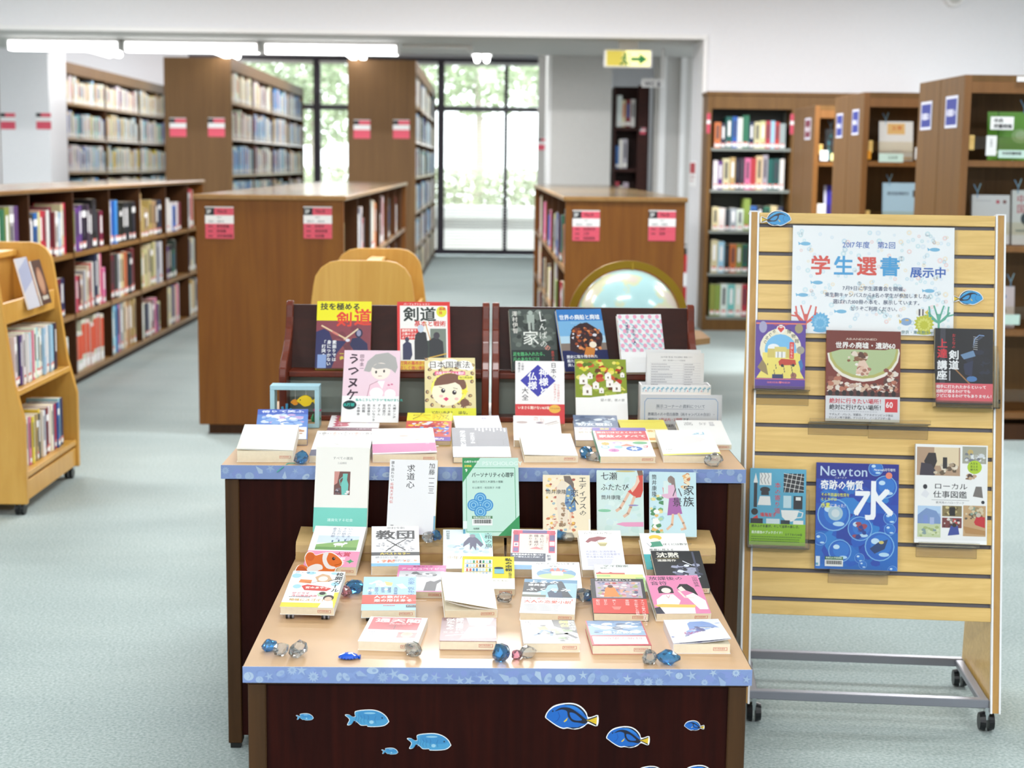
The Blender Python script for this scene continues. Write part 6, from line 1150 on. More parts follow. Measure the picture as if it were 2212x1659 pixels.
Bd('large book of world ruins with domed hall photo, upper middle of the slat board', (1786, 713), (1946, 716.5), (1781, 909), .016, '8a2c24', [
  ('R', 0, 0, 100, 122, '7a2c20'), ('B', 0, 0, 100, 24, ['8a3424', '6a2018', '9a4434', 'c8b0a0'], 24, 4, 12, 3), ('E', 50, 30, 49, 40, 'f0e8dc'), ('E', 50, 28, 47, 38, 'b8b468'), ('E', 50, 26, 44, 36, 'b4c492'), ('R', 0, 0, 100, 24, '7a2418'), ('P', [(0, 0), (100, 0), (100, 20), (80, 26), (20, 26), (0, 32)], '742818'), ('B', 26, 28, 60, 44, ['5a3424', '8a5a3c', 'e8d8c8', 'c8a888'], 20, 2, 6, 6), ('P', [(40, 58), (44, 42), (52, 40), (60, 54), (56, 62)], 'e8c8b4'), ('B', 38, 44, 62, 64, ['f4ece4', 'b07864', 'e0b8a0'], 16, 2, 5, 4), ('B', 0, 56, 24, 90, ['d8b8a0', 'b87058', 'e8dcd0', '8a4c3c', '5a342c'], 36, 3, 7, 5), ('B', 76, 50, 100, 90, ['d8b8a0', 'b87058', 'e8dcd0', '8a4c3c', '5a342c'], 36, 3, 7, 6), ('B', 14, 70, 88, 90, ['d8b8a0', 'b87058', 'e8dcd0', 'c8a898', '5a342c', 'f0e8e0'], 70, 2, 6, 7), ('R', 0, 84, 100, 90, '5a2824')] + [('E', 6 + 9.5 * i, 86, 3, 4, '1e1210') for i in range(10)] + [
  ('T', 'ABANDONED', 26, 9.5, 4, 'e0c8b8', '', 1.7), ('T', '世界の廃墟・遺跡60', 12, 15.5, 9.2, 'f8f4f0', 'b', .98), ('R', 0, 90, 100, 125, 'dcdce0'), ('T', '絶対に行きたい場所！', 5, 93, 7.6, 'c83444', 'b', .98), ('T', '絶対に行けない場所！', 5, 101.5, 7.6, '2c2c34', 'b', .98), ('R', 80, 93, 97, 111, 'd83840'), ('T', '60', 81.5, 95, 11, 'f8f0f0', 'b', .85), ('T', 'サダムズ・パレス、軍艦島、アテネオリンピック施設\nロンドン地下鉄駅、デトロイト、ノースブラザー島', 5, 113.5, 3.6, '50505a', 'b')] + dashes(6, 70, 110.5, 'b8b8c0', 1), spine='L')
Bd('black kendo course book with masked fencer and red band, upper right of the slat board', (2020, 708.6), (2146, 714), (2021, 872), .014, '101014', [
  ('R', 0, 0, 100, 130, '0c0c12'), ('B', 46, 30, 98, 96, ['12121c', '1c2034', '14141e'], 30, 5, 14, 2), ('L', [(66, 30), (68, 18), (76, 11), (84, 12)], 1.6, '7a98c8'), ('L', [(66, 32), (72, 20), (80, 14)], 4, '3c4658')] + [('L', [(66, 14 + 3.6 * i), (73, 15 + 3.6 * i)], .8, 'b8b8b8') for i in range(7)] + [('P', [(44, 46), (66, 38), (70, 48), (50, 54)], '6c8cb0'), ('E', 64, 88, 9, 5, '4a78b0'), ('P', [(50, 62), (66, 56), (64, 84), (52, 80)], '262c48'), ('L', [(34, 70), (62, 98)], 2, 'a87848'), ('R', 9, 0, 18, 96, '3a3a44'), ('T', '上達', 4, 18, 17, 'd82c38', 'vb', 1.05), ('T', '講座', 4, 56, 17, 'f4f4f6', 'vb', 1.05), ('T', '剣道', 24, 38, 17, 'f4f4f6', 'vb', 1.05), ('T', 'おとなの', 29, 9, 6.5, 'd8303c', 'v'), ('R', 25, 74, 27, 92, 'b0b0b8'), ('R', 0, 96, 100, 130, 'e0606c'), ('T', '相手に打たれたからといって\n給料が減るわけでも\nクビになるわけでもありません！', 3, 99, 6.6, 'fbf2f2', 'b'), ('R', 0, 127, 100, 130, '8a3a48')], spine='R')
Bd('light blue stationery-patterned guide book with lime band, lower left of the slat board', (1621, 1011), (1742, 1015), (1618, 1176), .014, '4aa4c8', [
  ('R', 0, 0, 100, 134, '58accc'), ('P', [(10, 8), (14, 26), (6, 26)], 'f2f2ee'), ('R', 7, 26, 13, 70, '26262c'), ('R', 17, 8, 38, 30, 'f2f2ee')] + [('L', [(19 + 6 * i, 8), (22 + 6 * i, 14), (19 + 6 * i, 20), (22 + 6 * i, 28)], .8, '3a3a40') for i in range(3)] + [('R', 60, 8, 96, 42, '26262c')] + [('L', [(60, 8 + 8 * i), (96, 8 + 8 * i + 6)], .8, 'f0f0ec') for i in range(4)] + [('L', [(62 + 8 * i, 42), (60 + 8 * i + 8, 8)], .8, 'f0f0ec') for i in range(4)] + [
  ('E', 27, 38, 9, 5, '26262c'), ('P', [(14, 66), (18, 50), (36, 50), (38, 66)], 'f2f2ee'), ('R', 20, 42, 34, 48, '26262c'), ('T', '本の寄り道', 44, 24, 11, 'd8404c', 'v'), ('R', 60, 48, 74, 70, 'c8e4ec'), ('R', 78, 48, 94, 72, '26262c'), ('R', 82, 50, 91, 56, 'f2f2ee'), ('P', [(56, 74), (88, 74), (84, 88), (76, 94), (66, 94), (58, 86)], 'f4f4f0'), ('L', [(87, 76), (95, 78), (93, 86), (85, 87)], 1.8, 'f4f4f0'), ('E', 9, 78, 6, 6, '26201e'), ('P', [(5, 90), (14, 84), (16, 92)], 'd8342c'), ('T', '鳴海友子', 19, 79, 8, 'dc3c3c', 'b', .9), ('R', 2, 90, 24, 100, '26262c'), ('R', 30, 90, 54, 100, 'd8e8ec'), ('R', 56, 92, 72, 100, '26343c'), ('R', 78, 92, 96, 100, 'f0f0ec'), ('R', 0, 99, 100, 140, '8cc01c'), ('T', '読みふける喜び、そして道草の楽しさ。', 4, 101, 5.2, '26361c', 'b', .94), ('T', '最良最強のブックガイド！', 4, 112, 5.4, 'eef8e0', 'b', .9), ('T', 'おすすめの240冊', 64, 115, 5, '30481c', 'b', .8)] + [q for i in range(3) for q in dashes(4, 92, 122 + 4 * i, '4a7a18', 1.4, i)], spine='L')
Bd('large blue science magazine with water bubbles, lower middle of the slat board', (1764, 998.6), (1942, 1004.5), (1759, 1228), .008, '1838a0', [
  ('R', 0, 0, 100, 135, '1c4cb4'), ('R', 0, 0, 100, 20, '1a2890'), ('R', 0, 20, 100, 50, '1c40ac'), ('R', 0, 84, 100, 135, '1a68c0'), ('B', 0, 20, 100, 134, ['1c48b0', '1a5cc0', '2070c8', '1a3ca0', '2880d0'], 60, 6, 18, 4)]
  + [q for (x_, y_, r_) in ((22, 64, 20), (54, 80, 15), (84, 28, 14), (30, 108, 14), (78, 101, 18), (90, 66, 8), (90, 80, 7), (6, 94, 8), (54, 116, 6), (58, 124, 5), (94, 130, 6), (72, 6, 9)) for q in (('E', x_, y_, r_, r_, '7cb8e8'), ('E', x_, y_, r_ * .93, r_ * .93, '2264c4'), ('E', x_ + r_ * .1, y_ - r_ * .1, r_ * .7, r_ * .7, '2c78d0'), ('E', x_ - r_ * .3, y_ - r_ * .35, r_ * .28, r_ * .2, 'c8e4f8'), ('E', x_ + r_ * .3, y_ + r_ * .55, r_ * .35, r_ * .14, 'b8dcf4'))] + [
  ('E', 24, 62, 9, 9, 'a8c8d8'), ('E', 24, 62, 5, 5, 'd0dce0'), ('B', 44, 68, 64, 94, ['a04858', '5a3a68', '3c5cb0', '1c3c90'], 14, 2, 5, 3), ('P', [(66, 104), (76, 96), (88, 92), (84, 104), (72, 110)], '1c3c70'), ('E', 80, 96, 3, 2, 'd8c86c'), ('E', 88, 14, 4, 4, 'ee8a70'),
  ('T', 'Newton', 5, 1, 17, 'c8dcf4', '', .98), ('T', 'ニュートン', 22, 16.5, 3, 'd8e4f4', 'b'), ('T', 'Newton5月号増刊', 70, 5, 4, 'f0f4fa', 'b', .8), ('T', '奇跡の物質', 5, 21, 12.2, 'f8fafc', 'b', .86), ('T', '水', 45, 20, 50, 'f8fafe', 'b', .98), ('T', 'その不思議な性質を\nとくカギは', 6, 37, 4.6, 'ecec4c', 'b', .84), ('T', '水素', 6, 49, 6.6, 'ecec4c', 'b', .86), ('T', 'にあった！', 17.5, 50, 5, 'f4f0f8', 'b', .84),
  ('R', 12, 115, 34, 119, '2c6a3c'), ('T', '帝塚山大学図書館', 13, 115.3, 2.6, 'e8f4e8', 'b', .95), ('R', 12, 119, 34, 127, 'eef0ee')] + [('R', 13.5 + .9 * i, 120, 14 + .9 * i + (i % 3) * .15, 124.5, '3a3a3a') for i in range(21)] + [('R', 1, 115, 6, 127, 'd8e4ec'), ('R', 1, 123, 4, 126, '68a4c0')], spine='L', name='magazine')
Bd('white local-jobs book with seven small photos, lower right of the slat board', (1978, 958.6), (2134, 964.5), (1974.5, 1172), .014, 'f2f2f2', [
  ('R', 0, 0, 100, 134, 'f6f6f5'), ('R', 2, 4, 62, 44, 'b8987c'), ('R', 26, 4, 60, 30, 'e8d4b0'), ('P', [(12, 24), (18, 12), (28, 12), (30, 24), (26, 34), (16, 34)], '2c2426'), ('P', [(6, 44), (8, 26), (22, 28), (30, 40), (26, 44)], '3c3440'), ('B', 24, 24, 61, 44, ['d8c8b0', 'b09a80', 'e8dcc8', '6a5844'], 22, 2, 6, 3), ('R', 38, 18, 44, 34, '2c2828'), ('R', 65, 2, 98, 26, 'a8a898'), ('E', 76, 10, 4, 4, 'c8b070'), ('B', 66, 10, 98, 26, ['d8dce0', 'e8ecee', '7c8088', 'b8b8b0'], 20, 2, 5, 8), ('E', 82, 31, 10, 9.5, 'b4d42c'), ('T', '人生を\n変える\n働き方', 76, 24, 3.6, '3c5018', 'b'), ('B', 68, 38, 86, 50, ['8a6a50', 'c8a888', '503c34'], 12, 2, 5, 4),
  ('T', 'ローカル', 26, 54, 9.4, '2c2c30', '', 1.25), ('T', '仕事図鑑', 25, 65, 10.5, '2c2c30', '', 1.12), ('R', 23, 78, 75, 78.5, '8a8a90'), ('T', '新天地のハローワーク', 29, 80, 3.6, '7a7a80', '', 1.1), ('E', 14, 60, 3, 3.4, '2c2c34'), ('P', [(8, 72), (14, 63), (20, 70), (16, 76)], 'e8e8ec'), ('P', [(80, 72), (84, 58), (92, 58), (94, 74)], '7a7470'), ('E', 94, 80, 2.4, 2.4, '2c2c34'),
  ('R', 4, 87, 36, 131, '9cb4dc'), ('P', [(4, 87), (36, 87), (36, 98), (20, 94), (4, 104)], 'b8d4f0'), ('P', [(4, 100), (16, 90), (30, 94), (36, 104), (36, 112), (4, 112)], '7c98c8'), ('R', 4, 112, 36, 131, 'c8d4a8'), ('B', 5, 114, 36, 131, ['a8b878', 'd8e0b8', '8aa0a0'], 20, 2, 4, 2), ('R', 12, 100, 18, 112, '7c94d0'), ('R', 21, 103, 27, 113, 'a8b8e0'), ('R', 38, 86, 65, 101, '8a7a50'), ('B', 38, 86, 65, 100, ['b8a870', '6a5a38', 'd8c890'], 16, 2, 4, 6), ('R', 48, 88, 56, 100, '202020'), ('R', 38, 103, 65, 117, '7a3a38'), ('B', 38, 103, 65, 117, ['c8403c', '4a2c30', 'e0d8d0', '8a8478'], 22, 1.5, 3.5, 6), ('P', [(46, 128), (50, 114), (60, 114), (62, 126)], '3c4c9c'), ('E', 55, 113, 3, 3, '2c2420'), ('R', 67, 85, 98, 128, 'c8a478'), ('B', 67, 85, 98, 106, ['a89068', '6a5a48', 'd8c8a8', '8aa090'], 28, 2, 5, 6), ('P', [(82, 108), (86, 99), (97, 101), (97, 116), (84, 112)], 'c82c34'), ('E', 88, 98, 3.4, 3.2, 'c8c0b0'), ('P', [(67, 114), (98, 120), (98, 126), (70, 124)], 'b88a54')], spine='L')
# ledges and holders
rack_ledge('clear acrylic ledge under the purple museum guide', 1624, 1747, 843, 875, .032)
rack_ledge('left clear acrylic ledge under the large ruins book', 1746, 1874, 913, 940, .036)
rack_ledge('right clear acrylic ledge beside the large ruins book', 1876, 2005, 916, 948, .036)
rack_ledge('clear acrylic ledge under the blue science magazine', 1789, 1918, 1236, 1261, .03)
rack_ledge('clear acrylic ledge under the local-jobs book', 1979, 2110, 1178, 1205, .034)
def holder(label, px0, px1, pyt, pyb, deep):
    x0, s0 = on_board(px0, pyb, .004); x1, _ = on_board(px1, pyb, .004); s1 = on_board(px0, pyt, .004)[1]; x1 = min(x1, BW + .03)
    t = thing('acrylic_book_holder', label, 'book holder', BM4 @ Vector(((x0 + x1) / 2, s0, .004)))
    MB().box(x0, x1, s0, s1, .0105, .0118, BM4).build('back_plate', 'acrylic', t, bevel=.0004)
    MB().box(x0, x1, s0 - .0024, s0 - .0002, .0012, deep, BM4).build('base_plate', 'acrylic', t, bevel=.0004)
    for x in (x0 - .0024, x1): MB().prism([(s0, .0012), (s1, .0118), (s0 + .03, deep), (s0, deep)], x, x + .0022, 'x', BM4).build('side_wing', 'acrylic', t)
    MB().box(x0, x1, s0, s0 + .014, deep - .0022, deep, BM4).build('front_lip', 'acrylic', t, bevel=.0004)
holder('clear acrylic holder boxing in the black kendo course book', 2016, 2152, 745, 879, .046)
holder('clear acrylic holder boxing in the lime-banded reading guide', 1614, 1745, 1055, 1180, .040)
# poster
x0, y1 = on_board(1713, 487, .003); x1, _ = on_board(2062, 491, .003); _, y0 = on_board(1706, 719, .003)
W, Hh = x1 - x0, y1 - y0; mwp = BM4 @ Matrix.Translation((x0, y0, .0035)); PH = 100 * Hh / W
pt = thing('poster', 'laminated poster announcing the student book selection, sea creature drawings', 'poster', mw=mwp)
MB().box(0, W, 0, Hh, 0, .0004).build('sheet', 'card', pt, local=True)
MB().box(-.008, W + .008, -.006, Hh + .006, -.0008, -.0002).build('lamination', 'film', pt, local=True)
rg = random.Random(77); it = [('R', 0, 0, 100, PH, 'f6f9fc'), ('Z', 0)]; inn = []
for i in range(210):
    x_, y_ = rg.uniform(3, 97), rg.uniform(3, PH - 4); c_ = rg.choice(['d8ecf4', 'dcedf6', 'd2e6f2', 'e4eef8', 'f8dedc', 'f8ecd8', 'd4eaf0']); r_ = rg.uniform(.8, 1.7); it.append(('E', x_, y_, r_, r_, c_)); inn.append(('E', x_, y_, r_ * .45, r_ * .45, 'eef5f9'))
it += [('Z', 0)] + inn + [('Z', 0.000012)]
for x_, y_ in ((8, 11.5), (88, 14), (16, 36), (85, 40), (7, 44), (31, 54)): it += [('E', x_, y_, 3.2, 1.2, '7cbce0'), ('P', [(x_ - 2.6, y_), (x_ - 4.6, y_ - 1.2), (x_ - 4.2, y_ + 1)], '7cbce0')]
def coral(x, y, s, c):
    r = [('L', [(x, y), (x, y - 7 * s)], 1.1 * s, c)]
    for dx, dy, ex, ey in ((-3, -4, -5.5, -8), (3, -4.5, 5.5, -8), (-1, -7, -2.5, -11.5), (1, -7, 2.5, -11.5), (-4, -6, -7.5, -6.5), (4, -6, 7.5, -7), (-4.5, -7, -5, -11), (4.5, -7, 5, -11)):
        r.append(('L', [(x, y - 2.5 * s), (x + dx * s, y + dy * s), (x + ex * s, y + ey * s)], .8 * s, c))
    return r
def bush(x, y, r, c, c2): return [('S', x, y, r, c, 15, .78, .1), ('S', x, y + r * .1, r * .72, c2, 13, .75, .3), ('S', x, y + r * .15, r * .5, c, 11, .72, .2), ('E', x, y + r * .9, r * .7, r * .2, c)]
it += coral(9, PH - 3, 1.25, 'e2655c') + bush(18, PH - 7.5, 6.2, '6ab4e0', '8cc8ea') + coral(91, PH - 5, 1.2, '62b49c') + bush(82, PH - 7.5, 6.4, 'c8c83c', 'dcdc6c')
it += [('E', 71, PH - 8.5, 3.4, 2.4, '8cacd4'), ('P', [(68.5, PH - 8.5), (66.6, PH - 10), (67, PH - 7)], 'e0c050'), ('E', 71.5, PH - 9.5, 1.2, .6, 'd8b46c'), ('E', 80, PH - 14.5, 3, 2.4, 'f0ece4'), ('R', 78.6, PH - 16.6, 79.6, PH - 12.4, '4a4050'), ('R', 80.8, PH - 16.6, 81.6, PH - 12.4, '4a4050'), ('P', [(82.4, PH - 14.5), (84.4, PH - 16.4), (84.2, PH - 12.6)], 'e0c848')]
it += [('T', '2017年度　第2回', 31, 9.4, 4.6, '3c6cc0', '', .98)]
for i, (ch, c_) in enumerate(zip('学生選書', ('e0564c', '4aa4dc', 'e0564c', '4aa4dc'))): it.append(('T', ch, 11.2 + 14.3 * i, 18.6, 12.8, c_, 'b'))
it += [('T', '展示中', 73, 25, 6.9, '3c68bc', 'b', 1.08), ('T', '7月9日に学生選書会を開催、', 31.5, 37.6, 3.1, '3a4a70'), ('T', '東生駒キャンパスから8名の学生が参加しました。', 20.5, 41.9, 3.1, '3a4a70', '', .95), ('T', '選ばれた100冊の本を、展示しています。', 25.5, 46.2, 3.1, '3a4a70', '', .98), ('T', 'どうぞご利用ください。', 36.5, 50.4, 3.1, '3a4a70', '', .9), ('T', '奈良・東生駒キャンパス図書館', 68, PH - 3.2, 2.5, '5a8a8c')]
art(it, W, Hh, 'poster_print', pt, z=.0006)

# ================================================================ paper fish
def spline(p, k=3):
    n = len(p); o = []
    for i in range(n):
        a, b, c, d = p[i - 1], p[i], p[(i + 1) % n], p[(i + 2) % n]
        for j in range(k):
            t = j / k; o.append(tuple(.5 * (2 * b[q] + (c[q] - a[q]) * t + (2 * a[q] - 5 * b[q] + 4 * c[q] - d[q]) * t * t + (3 * b[q] - a[q] - 3 * c[q] + d[q]) * t ** 3) for q in (0, 1)))
    return o
TANG = [(0, 27), (5, 16), (16, 6), (34, 1), (52, 1), (66, 7), (76, 18), (79, 27), (86, 27), (98, 24), (97, 44), (84, 41), (78, 40), (70, 47), (56, 51), (42, 49), (33, 50), (20, 44), (4, 32)]
def tang(flip, blue='1668c4', blue2='2880d8'):
    body = [(2, 27), (6, 17), (17, 8), (34, 3), (52, 3), (65, 9), (74, 19), (78, 29), (78, 38), (69, 45), (56, 49), (42, 47), (33, 48), (20, 42), (5, 31)]
    it = [('P', spline(body), blue), ('P', spline([(34, 3), (52, 3), (65, 9), (74, 19), (76, 27), (66, 14), (50, 8)]), '0e1430'), ('P', spline([(36, 5), (50, 5), (62, 11), (70, 20), (60, 15), (48, 10)]), blue2), ('P', spline([(19, 15), (30, 9), (46, 10), (62, 20), (74, 30), (80, 33), (74, 40), (62, 38), (50, 36), (42, 26), (40, 16), (30, 13), (20, 16)]), '10142c'), ('P', spline([(45, 19), (54, 20), (64, 28), (68, 33), (58, 34), (49, 30)]), blue), ('E', 14, 16, 1.6, 1.6, '10142c'), ('L', [(24, 18), (27, 26), (23, 34), (18, 36)], .9, '0e3c90'), ('P', [(34, 36), (42, 28), (40, 34), (36, 37)], 'e8cc30'), ('P', [(42, 47), (60, 47), (72, 42), (64, 48), (52, 50)], '0e1430'), ('P', [(76, 33), (96, 26), (95, 42)], 'e8c428'), ('P', [(76, 32), (96, 24.5), (96, 27), (80, 33)], '10142c'), ('P', [(76, 34), (95, 44), (95, 41), (80, 34)], '10142c'), ('L', [(82, 33), (92, 31)], .6, 'b8901c'), ('L', [(82, 35), (92, 36)], .6, 'b8901c')]
    return it
DAMS = [(0, 14), (9, 13), (17, 18), (23, 17), (22, 9), (24, 5), (38, 2), (62, 1), (80, 6), (93, 16), (99, 27), (99, 30), (90, 38), (74, 41), (52, 41), (50, 38), (36, 38), (28, 31), (20, 27), (14, 36), (5, 37), (10, 24)]
def damsel():
    it = [('P', spline([(x * .97 + 1.5, y * .94 + 1.2) for x, y in DAMS]), '4a9ccc'), ('P', spline([(30, 8), (60, 4), (82, 10), (92, 22), (70, 26), (40, 22)]), '3c8cc4'), ('E', 56, 9, 13, 2.2, '8cc4e0'), ('E', 60, 30, 5, 4, '9ccce4'), ('E', 84, 20, 1.8, 1.8, '14283c')]
    for x in (24, 30, 36, 43, 52): it.append(('L', [(x, 14), (x + 2, 20), (x - .5, 26), (x + 1, 32)], .9, '2c70a4'))
    it.append(('L', [(70, 16), (67, 24), (70, 33)], .9, '2c70a4')); return it
def fish(label, kind, mw, width, flip=False, name='paper_fish', th=.0012):
    S = width / 100; out = spline(TANG if kind == 'tang' else DAMS, 3); HH = (52 if kind == 'tang' else 42) * S
    t = thing(name, label, 'fish cutout', mw=mw, group='blue paper fish cutouts')
    X = (lambda x: (100 - x)) if flip else (lambda x: x)
    pts = [(X(x) * S, HH - y * S) for x, y in out]
    if flip: pts = pts[::-1]
    MB().prism([(p[0], p[1]) for p in pts], 0, th, 'z').build('card', 'card', t, local=True)
    it = tang(flip, *(('2f9ad8', '50b4e8') if flip else ('1668c4', '2880d8'))) if kind == 'tang' else damsel()
    def fl(i):
        if not flip: return i
        if i[0] == 'P': return ('P', [(100 - x, y) for x, y in i[1]][::-1], i[2])
        if i[0] == 'L': return ('L', [(100 - x, y) for x, y in i[1]], i[2], i[3])
        if i[0] == 'E': return ('E', 100 - i[1]) + i[2:]
        return i
    art([fl(i) for i in it], width, HH, 'fish_print', t, z=th + .0001)
    return t
FY = 2.549 + .0125
def fish_front(label, kind, cx, cy, wpx):
    a = at_y(cx - wpx / 2, cy, FY); b = at_y(cx + wpx / 2, cy, FY); W = b.x - a.x; c = (a + b) / 2; HH = (.52 if kind == 'tang' else .42) * W
    fish(label, kind, Matrix.Translation((a.x, FY, c.z - HH / 2)) @ RX90, W)
fish_front('tiny pale blue fish at the far left of the lower desk front', 'damsel', 658.5, 1548, 38)
fish_front('large pale blue fish, upper left of the lower desk front', 'damsel', 793, 1551, 96)
fish_front('large pale blue fish, lower left of the lower desk front', 'damsel', 927, 1602, 96)
fish_front('tiny pale blue fish below the two large pale ones', 'damsel', 842, 1622, 36)
fish_front('largest royal blue fish with yellow tail on the lower desk front', 'tang', 1236, 1547, 117)
fish_front('second royal blue fish with yellow tail, below the largest', 'tang', 1357, 1592, 95)
fish_front('small royal blue fish with yellow tail near the right corner post', 'tang', 1500, 1567, 44)
fish_front('royal blue fish cut off by the lower picture edge, left of two', 'tang', 1412, 1675, 84)
fish_front('royal blue fish cut off by the lower picture edge, right of two', 'tang', 1516, 1673, 84)
def fish_board(label, cx, cy, wpx, off):
    x0, y0 = on_board(cx - wpx / 2, cy, off); x1, _ = on_board(cx + wpx / 2, cy, off); W = x1 - x0
    fish(label, 'tang', BM4 @ Matrix.Translation((x0, y0 - .26 * W, off)) @ Matrix.Rotation(-.06, 4, 'Z'), W, True)
fish_board('bright blue fish cutout on the slat board\'s top left corner', 1675, 469, 67, .004)
fish_board('bright blue fish cutout at the slat board\'s right, beside the poster', 2090, 640, 66, .0052)

# orange clownfish cutout standing by the goat paperback
a = at_z(634, 1240, ZL); a.y = 3.137; A0 = at_y(634, 1236, 3.137); B0 = at_y(742, 1236, 3.137); CW = B0.x - A0.x
CL = [(2, 44), (8, 30), (18, 28), (28, 34), (24, 24), (22, 12), (28, 2), (38, 2), (44, 8), (58, 4), (74, 2), (84, 6), (94, 14), (99, 22), (96, 30), (86, 34), (82, 44), (70, 50), (50, 50), (30, 48), (14, 50)]
S = CW / 100; mwc = Matrix.Translation((A0.x, 3.137, ZL)) @ Matrix.Rotation(PI / 2 - .12, 4, 'X')
t = thing('paper_clownfish', 'orange and white clownfish cutout propped before the goat paperback', 'fish cutout', mw=mwc)
MB().prism([(x * S, (50 - y) * S) for x, y in spline(CL)][::-1], 0, .0012, 'z').build('card', 'card', t, local=True)
art([('P', spline([(x * .96 + 2, y * .95 + 1.3) for x, y in CL]), 'e8762c'), ('P', spline([(60, 4), (70, 3), (66, 16), (72, 28), (84, 32), (80, 36), (66, 34), (58, 20)]), 'f4f2f4'), ('P', spline([(30, 32), (44, 26), (56, 28), (58, 36), (48, 40), (42, 49), (32, 49), (26, 40)]), 'f4f2f4'), ('P', spline([(4, 42), (10, 32), (20, 32), (28, 40), (20, 42), (12, 48)]), 'c8581c'), ('P', spline([(26, 12), (30, 4), (38, 5), (42, 12), (36, 20), (28, 18)]), 'd8641c'), ('E', 80, 15, 3.4, 3.4, '7a2c14'), ('E', 80, 15, 2.2, 2.2, '14100e'), ('E', 81, 14, .7, .7, 'f8f8f8'), ('L', [(82, 28), (92, 26), (97, 22)], .7, '8a3c14')], CW, 50 * S, 'fish_print', t, z=.0013)

# ---------------------------------------------------------------- acrylic gems
def gem_at(px, py, size, mat, label, z, seed, flat=.75, squash=1.0):
    size *= 1.45; p = at_z(px, py, z); rg = random.Random(seed); bm = bmesh.new(); bmesh.ops.create_icosphere(bm, subdivisions=2, radius=1)
    for v in bm.verts: v.co *= rg.uniform(.80, 1.10)
    R = Matrix.Rotation(rg.random() * 6, 3, 'Z') @ Matrix.Rotation(rg.uniform(-.5, .5), 3, 'X')
    for v in bm.verts: v.co = R @ Vector((v.co.x * size * squash, v.co.y * size * .8, v.co.z * size * flat))
    zm = min(v.co.z for v in bm.verts)
    for v in bm.verts: v.co.z = max(0, v.co.z - zm - size * .06)
    me = bpy.data.meshes.new('gem'); bm.to_mesh(me); bm.free(); me.materials.append(M[mat])
    o = bpy.data.objects.new('acrylic_gem', me); COL.objects.link(o); o.location = (p.x, p.y, z); tag(o, label, 'gem', 'acrylic gems scattered on the desks')
GM = [(582, 1406, .0105, 'gblue', 'blue acrylic gem nearest the left front corner of the lower desk', 1), (608, 1416, .0115, 'gclear', 'clear faceted gem right of the leftmost blue one', 1), (645, 1418, .0135, 'gclear', 'largest clear wedge-shaped gem near the left front edge', 1.35),
      (891, 1416, .0125, 'gclear', 'clear gem against the red-titled paperback\'s lower right corner', 1.1), (1083, 1426, .0145, 'gblue', 'large bright blue gem at the front edge centre', 1.3), (1117, 1424, .0085, 'gpink', 'small pink gem between a blue and a clear one at the front', 1), (1139, 1421, .0105, 'gclear', 'clear gem right of the small pink one', 1.15),
      (1404, 1433, .0125, 'gclear', 'clear gem at the front edge, left of the last blue one', 1.1), (1442, 1434, .0125, 'gblue', 'blue gem at the front edge nearest the right corner', 1.2), (768, 1281, .0135, 'gblue', 'blue gem in the gap beside the curly-haired girl paperback', 1.15), (747, 1289, .0105, 'gpink', 'pink gem touching the blue one beside the curly-haired girl paperback', 1),
      (757, 1272, .008, 'gclear', 'small clear gem behind the blue and pink pair', 1), (1258, 1300, .013, 'gclear', 'clear gem beside the red-banded garden paperback', 1.2), (1272, 1296, .010, 'gblue', 'blue gem tucked behind the red-banded garden paperback', 1), (1089, 1302, .010, 'gclear', 'small clear gem beside the curled white paperback', 1.2)]
for i, (px, py, s_, m_, lb, sq) in enumerate(GM): gem_at(px, py, s_, m_, lb, ZL, 40 + i, squash=sq)
for i, (px, py, s_, m_, lb, sq) in enumerate([(925, 1172, .012, 'gclear', 'clear gem on the left kraft box', 1.1), (941, 1166, .011, 'gblue', 'blue gem on the left kraft box', 1.1), (1210, 1166, .011, 'gblue', 'blue gem on the right kraft box', 1.1), (1226, 1168, .010, 'gclear', 'clear gem on the right kraft box', 1.2)]): gem_at(px, py, s_, m_, lb, ZB, 70 + i, squash=sq)
for i, (px, py, s_, m_, lb, sq) in enumerate([(651, 1001, .015, 'gblue', 'blue gem on the rear desk beside the thick white book', 1.1), (1265, 988, .014, 'gblue', 'blue gem on the rear desk left of the crest book', 1.2), (1283, 996, .012, 'gclear', 'clear gem at the rear desk edge left of the crest book', 1.2), (1541, 1008, .016, 'gclear', 'clear pinkish gem at the rear desk\'s right front edge', 1.05)]): gem_at(px, py, s_, m_, lb, ZU, 80 + i, squash=sq)
# dark blue fish-shaped bead
p = at_z(753, 1423, ZL); t = thing('fish_bead', 'deep blue scalloped fish-shaped bead near the front edge', 'bead', (p.x, p.y, ZL))
mb = MB(); prof = [(.0002, 0), (.010, .001), (.0135, .004), (.0125, .0075), (.006, .0105), (.0002, .011)]
mb.lathe(prof, (0, 0, 0), 24, Matrix.Translation((p.x, p.y, ZL)) @ Matrix.Diagonal((1.25, .85, 1, 1))); mb.build('bead_body', 'gdeep', t)
MB().prism([(p.x + .014, p.y), (p.x + .021, p.y + .006), (p.x + .019, p.y), (p.x + .021, p.y - .006)], ZL + .001, ZL + .006, 'z').build('bead_tail', 'gdeep', t)
mb = MB()
for k in range(18): a = 2 * PI * k / 18; mb.lathe([(.0002, 0), (.0018, .001), (.0002, .0035)], (p.x + .0165 * math.cos(a), p.y + .0112 * math.sin(a), ZL + .002), 6)
mb.build('bead_beading', 'gdeep', t, kind='stuff')
MB().tube([at_z(637, 1000, ZU + .002), at_z(622, 1001, ZU + .002), Vector((at_y(610, 1008, 3.366).x, 3.366, ZU - .004)), Vector((at_y(598, 1018, 3.364).x, 3.364, ZU - .014))], .0012, 6).build('ribbon_bookmark', plain('teal_ribbon', '4aa89a', .6))
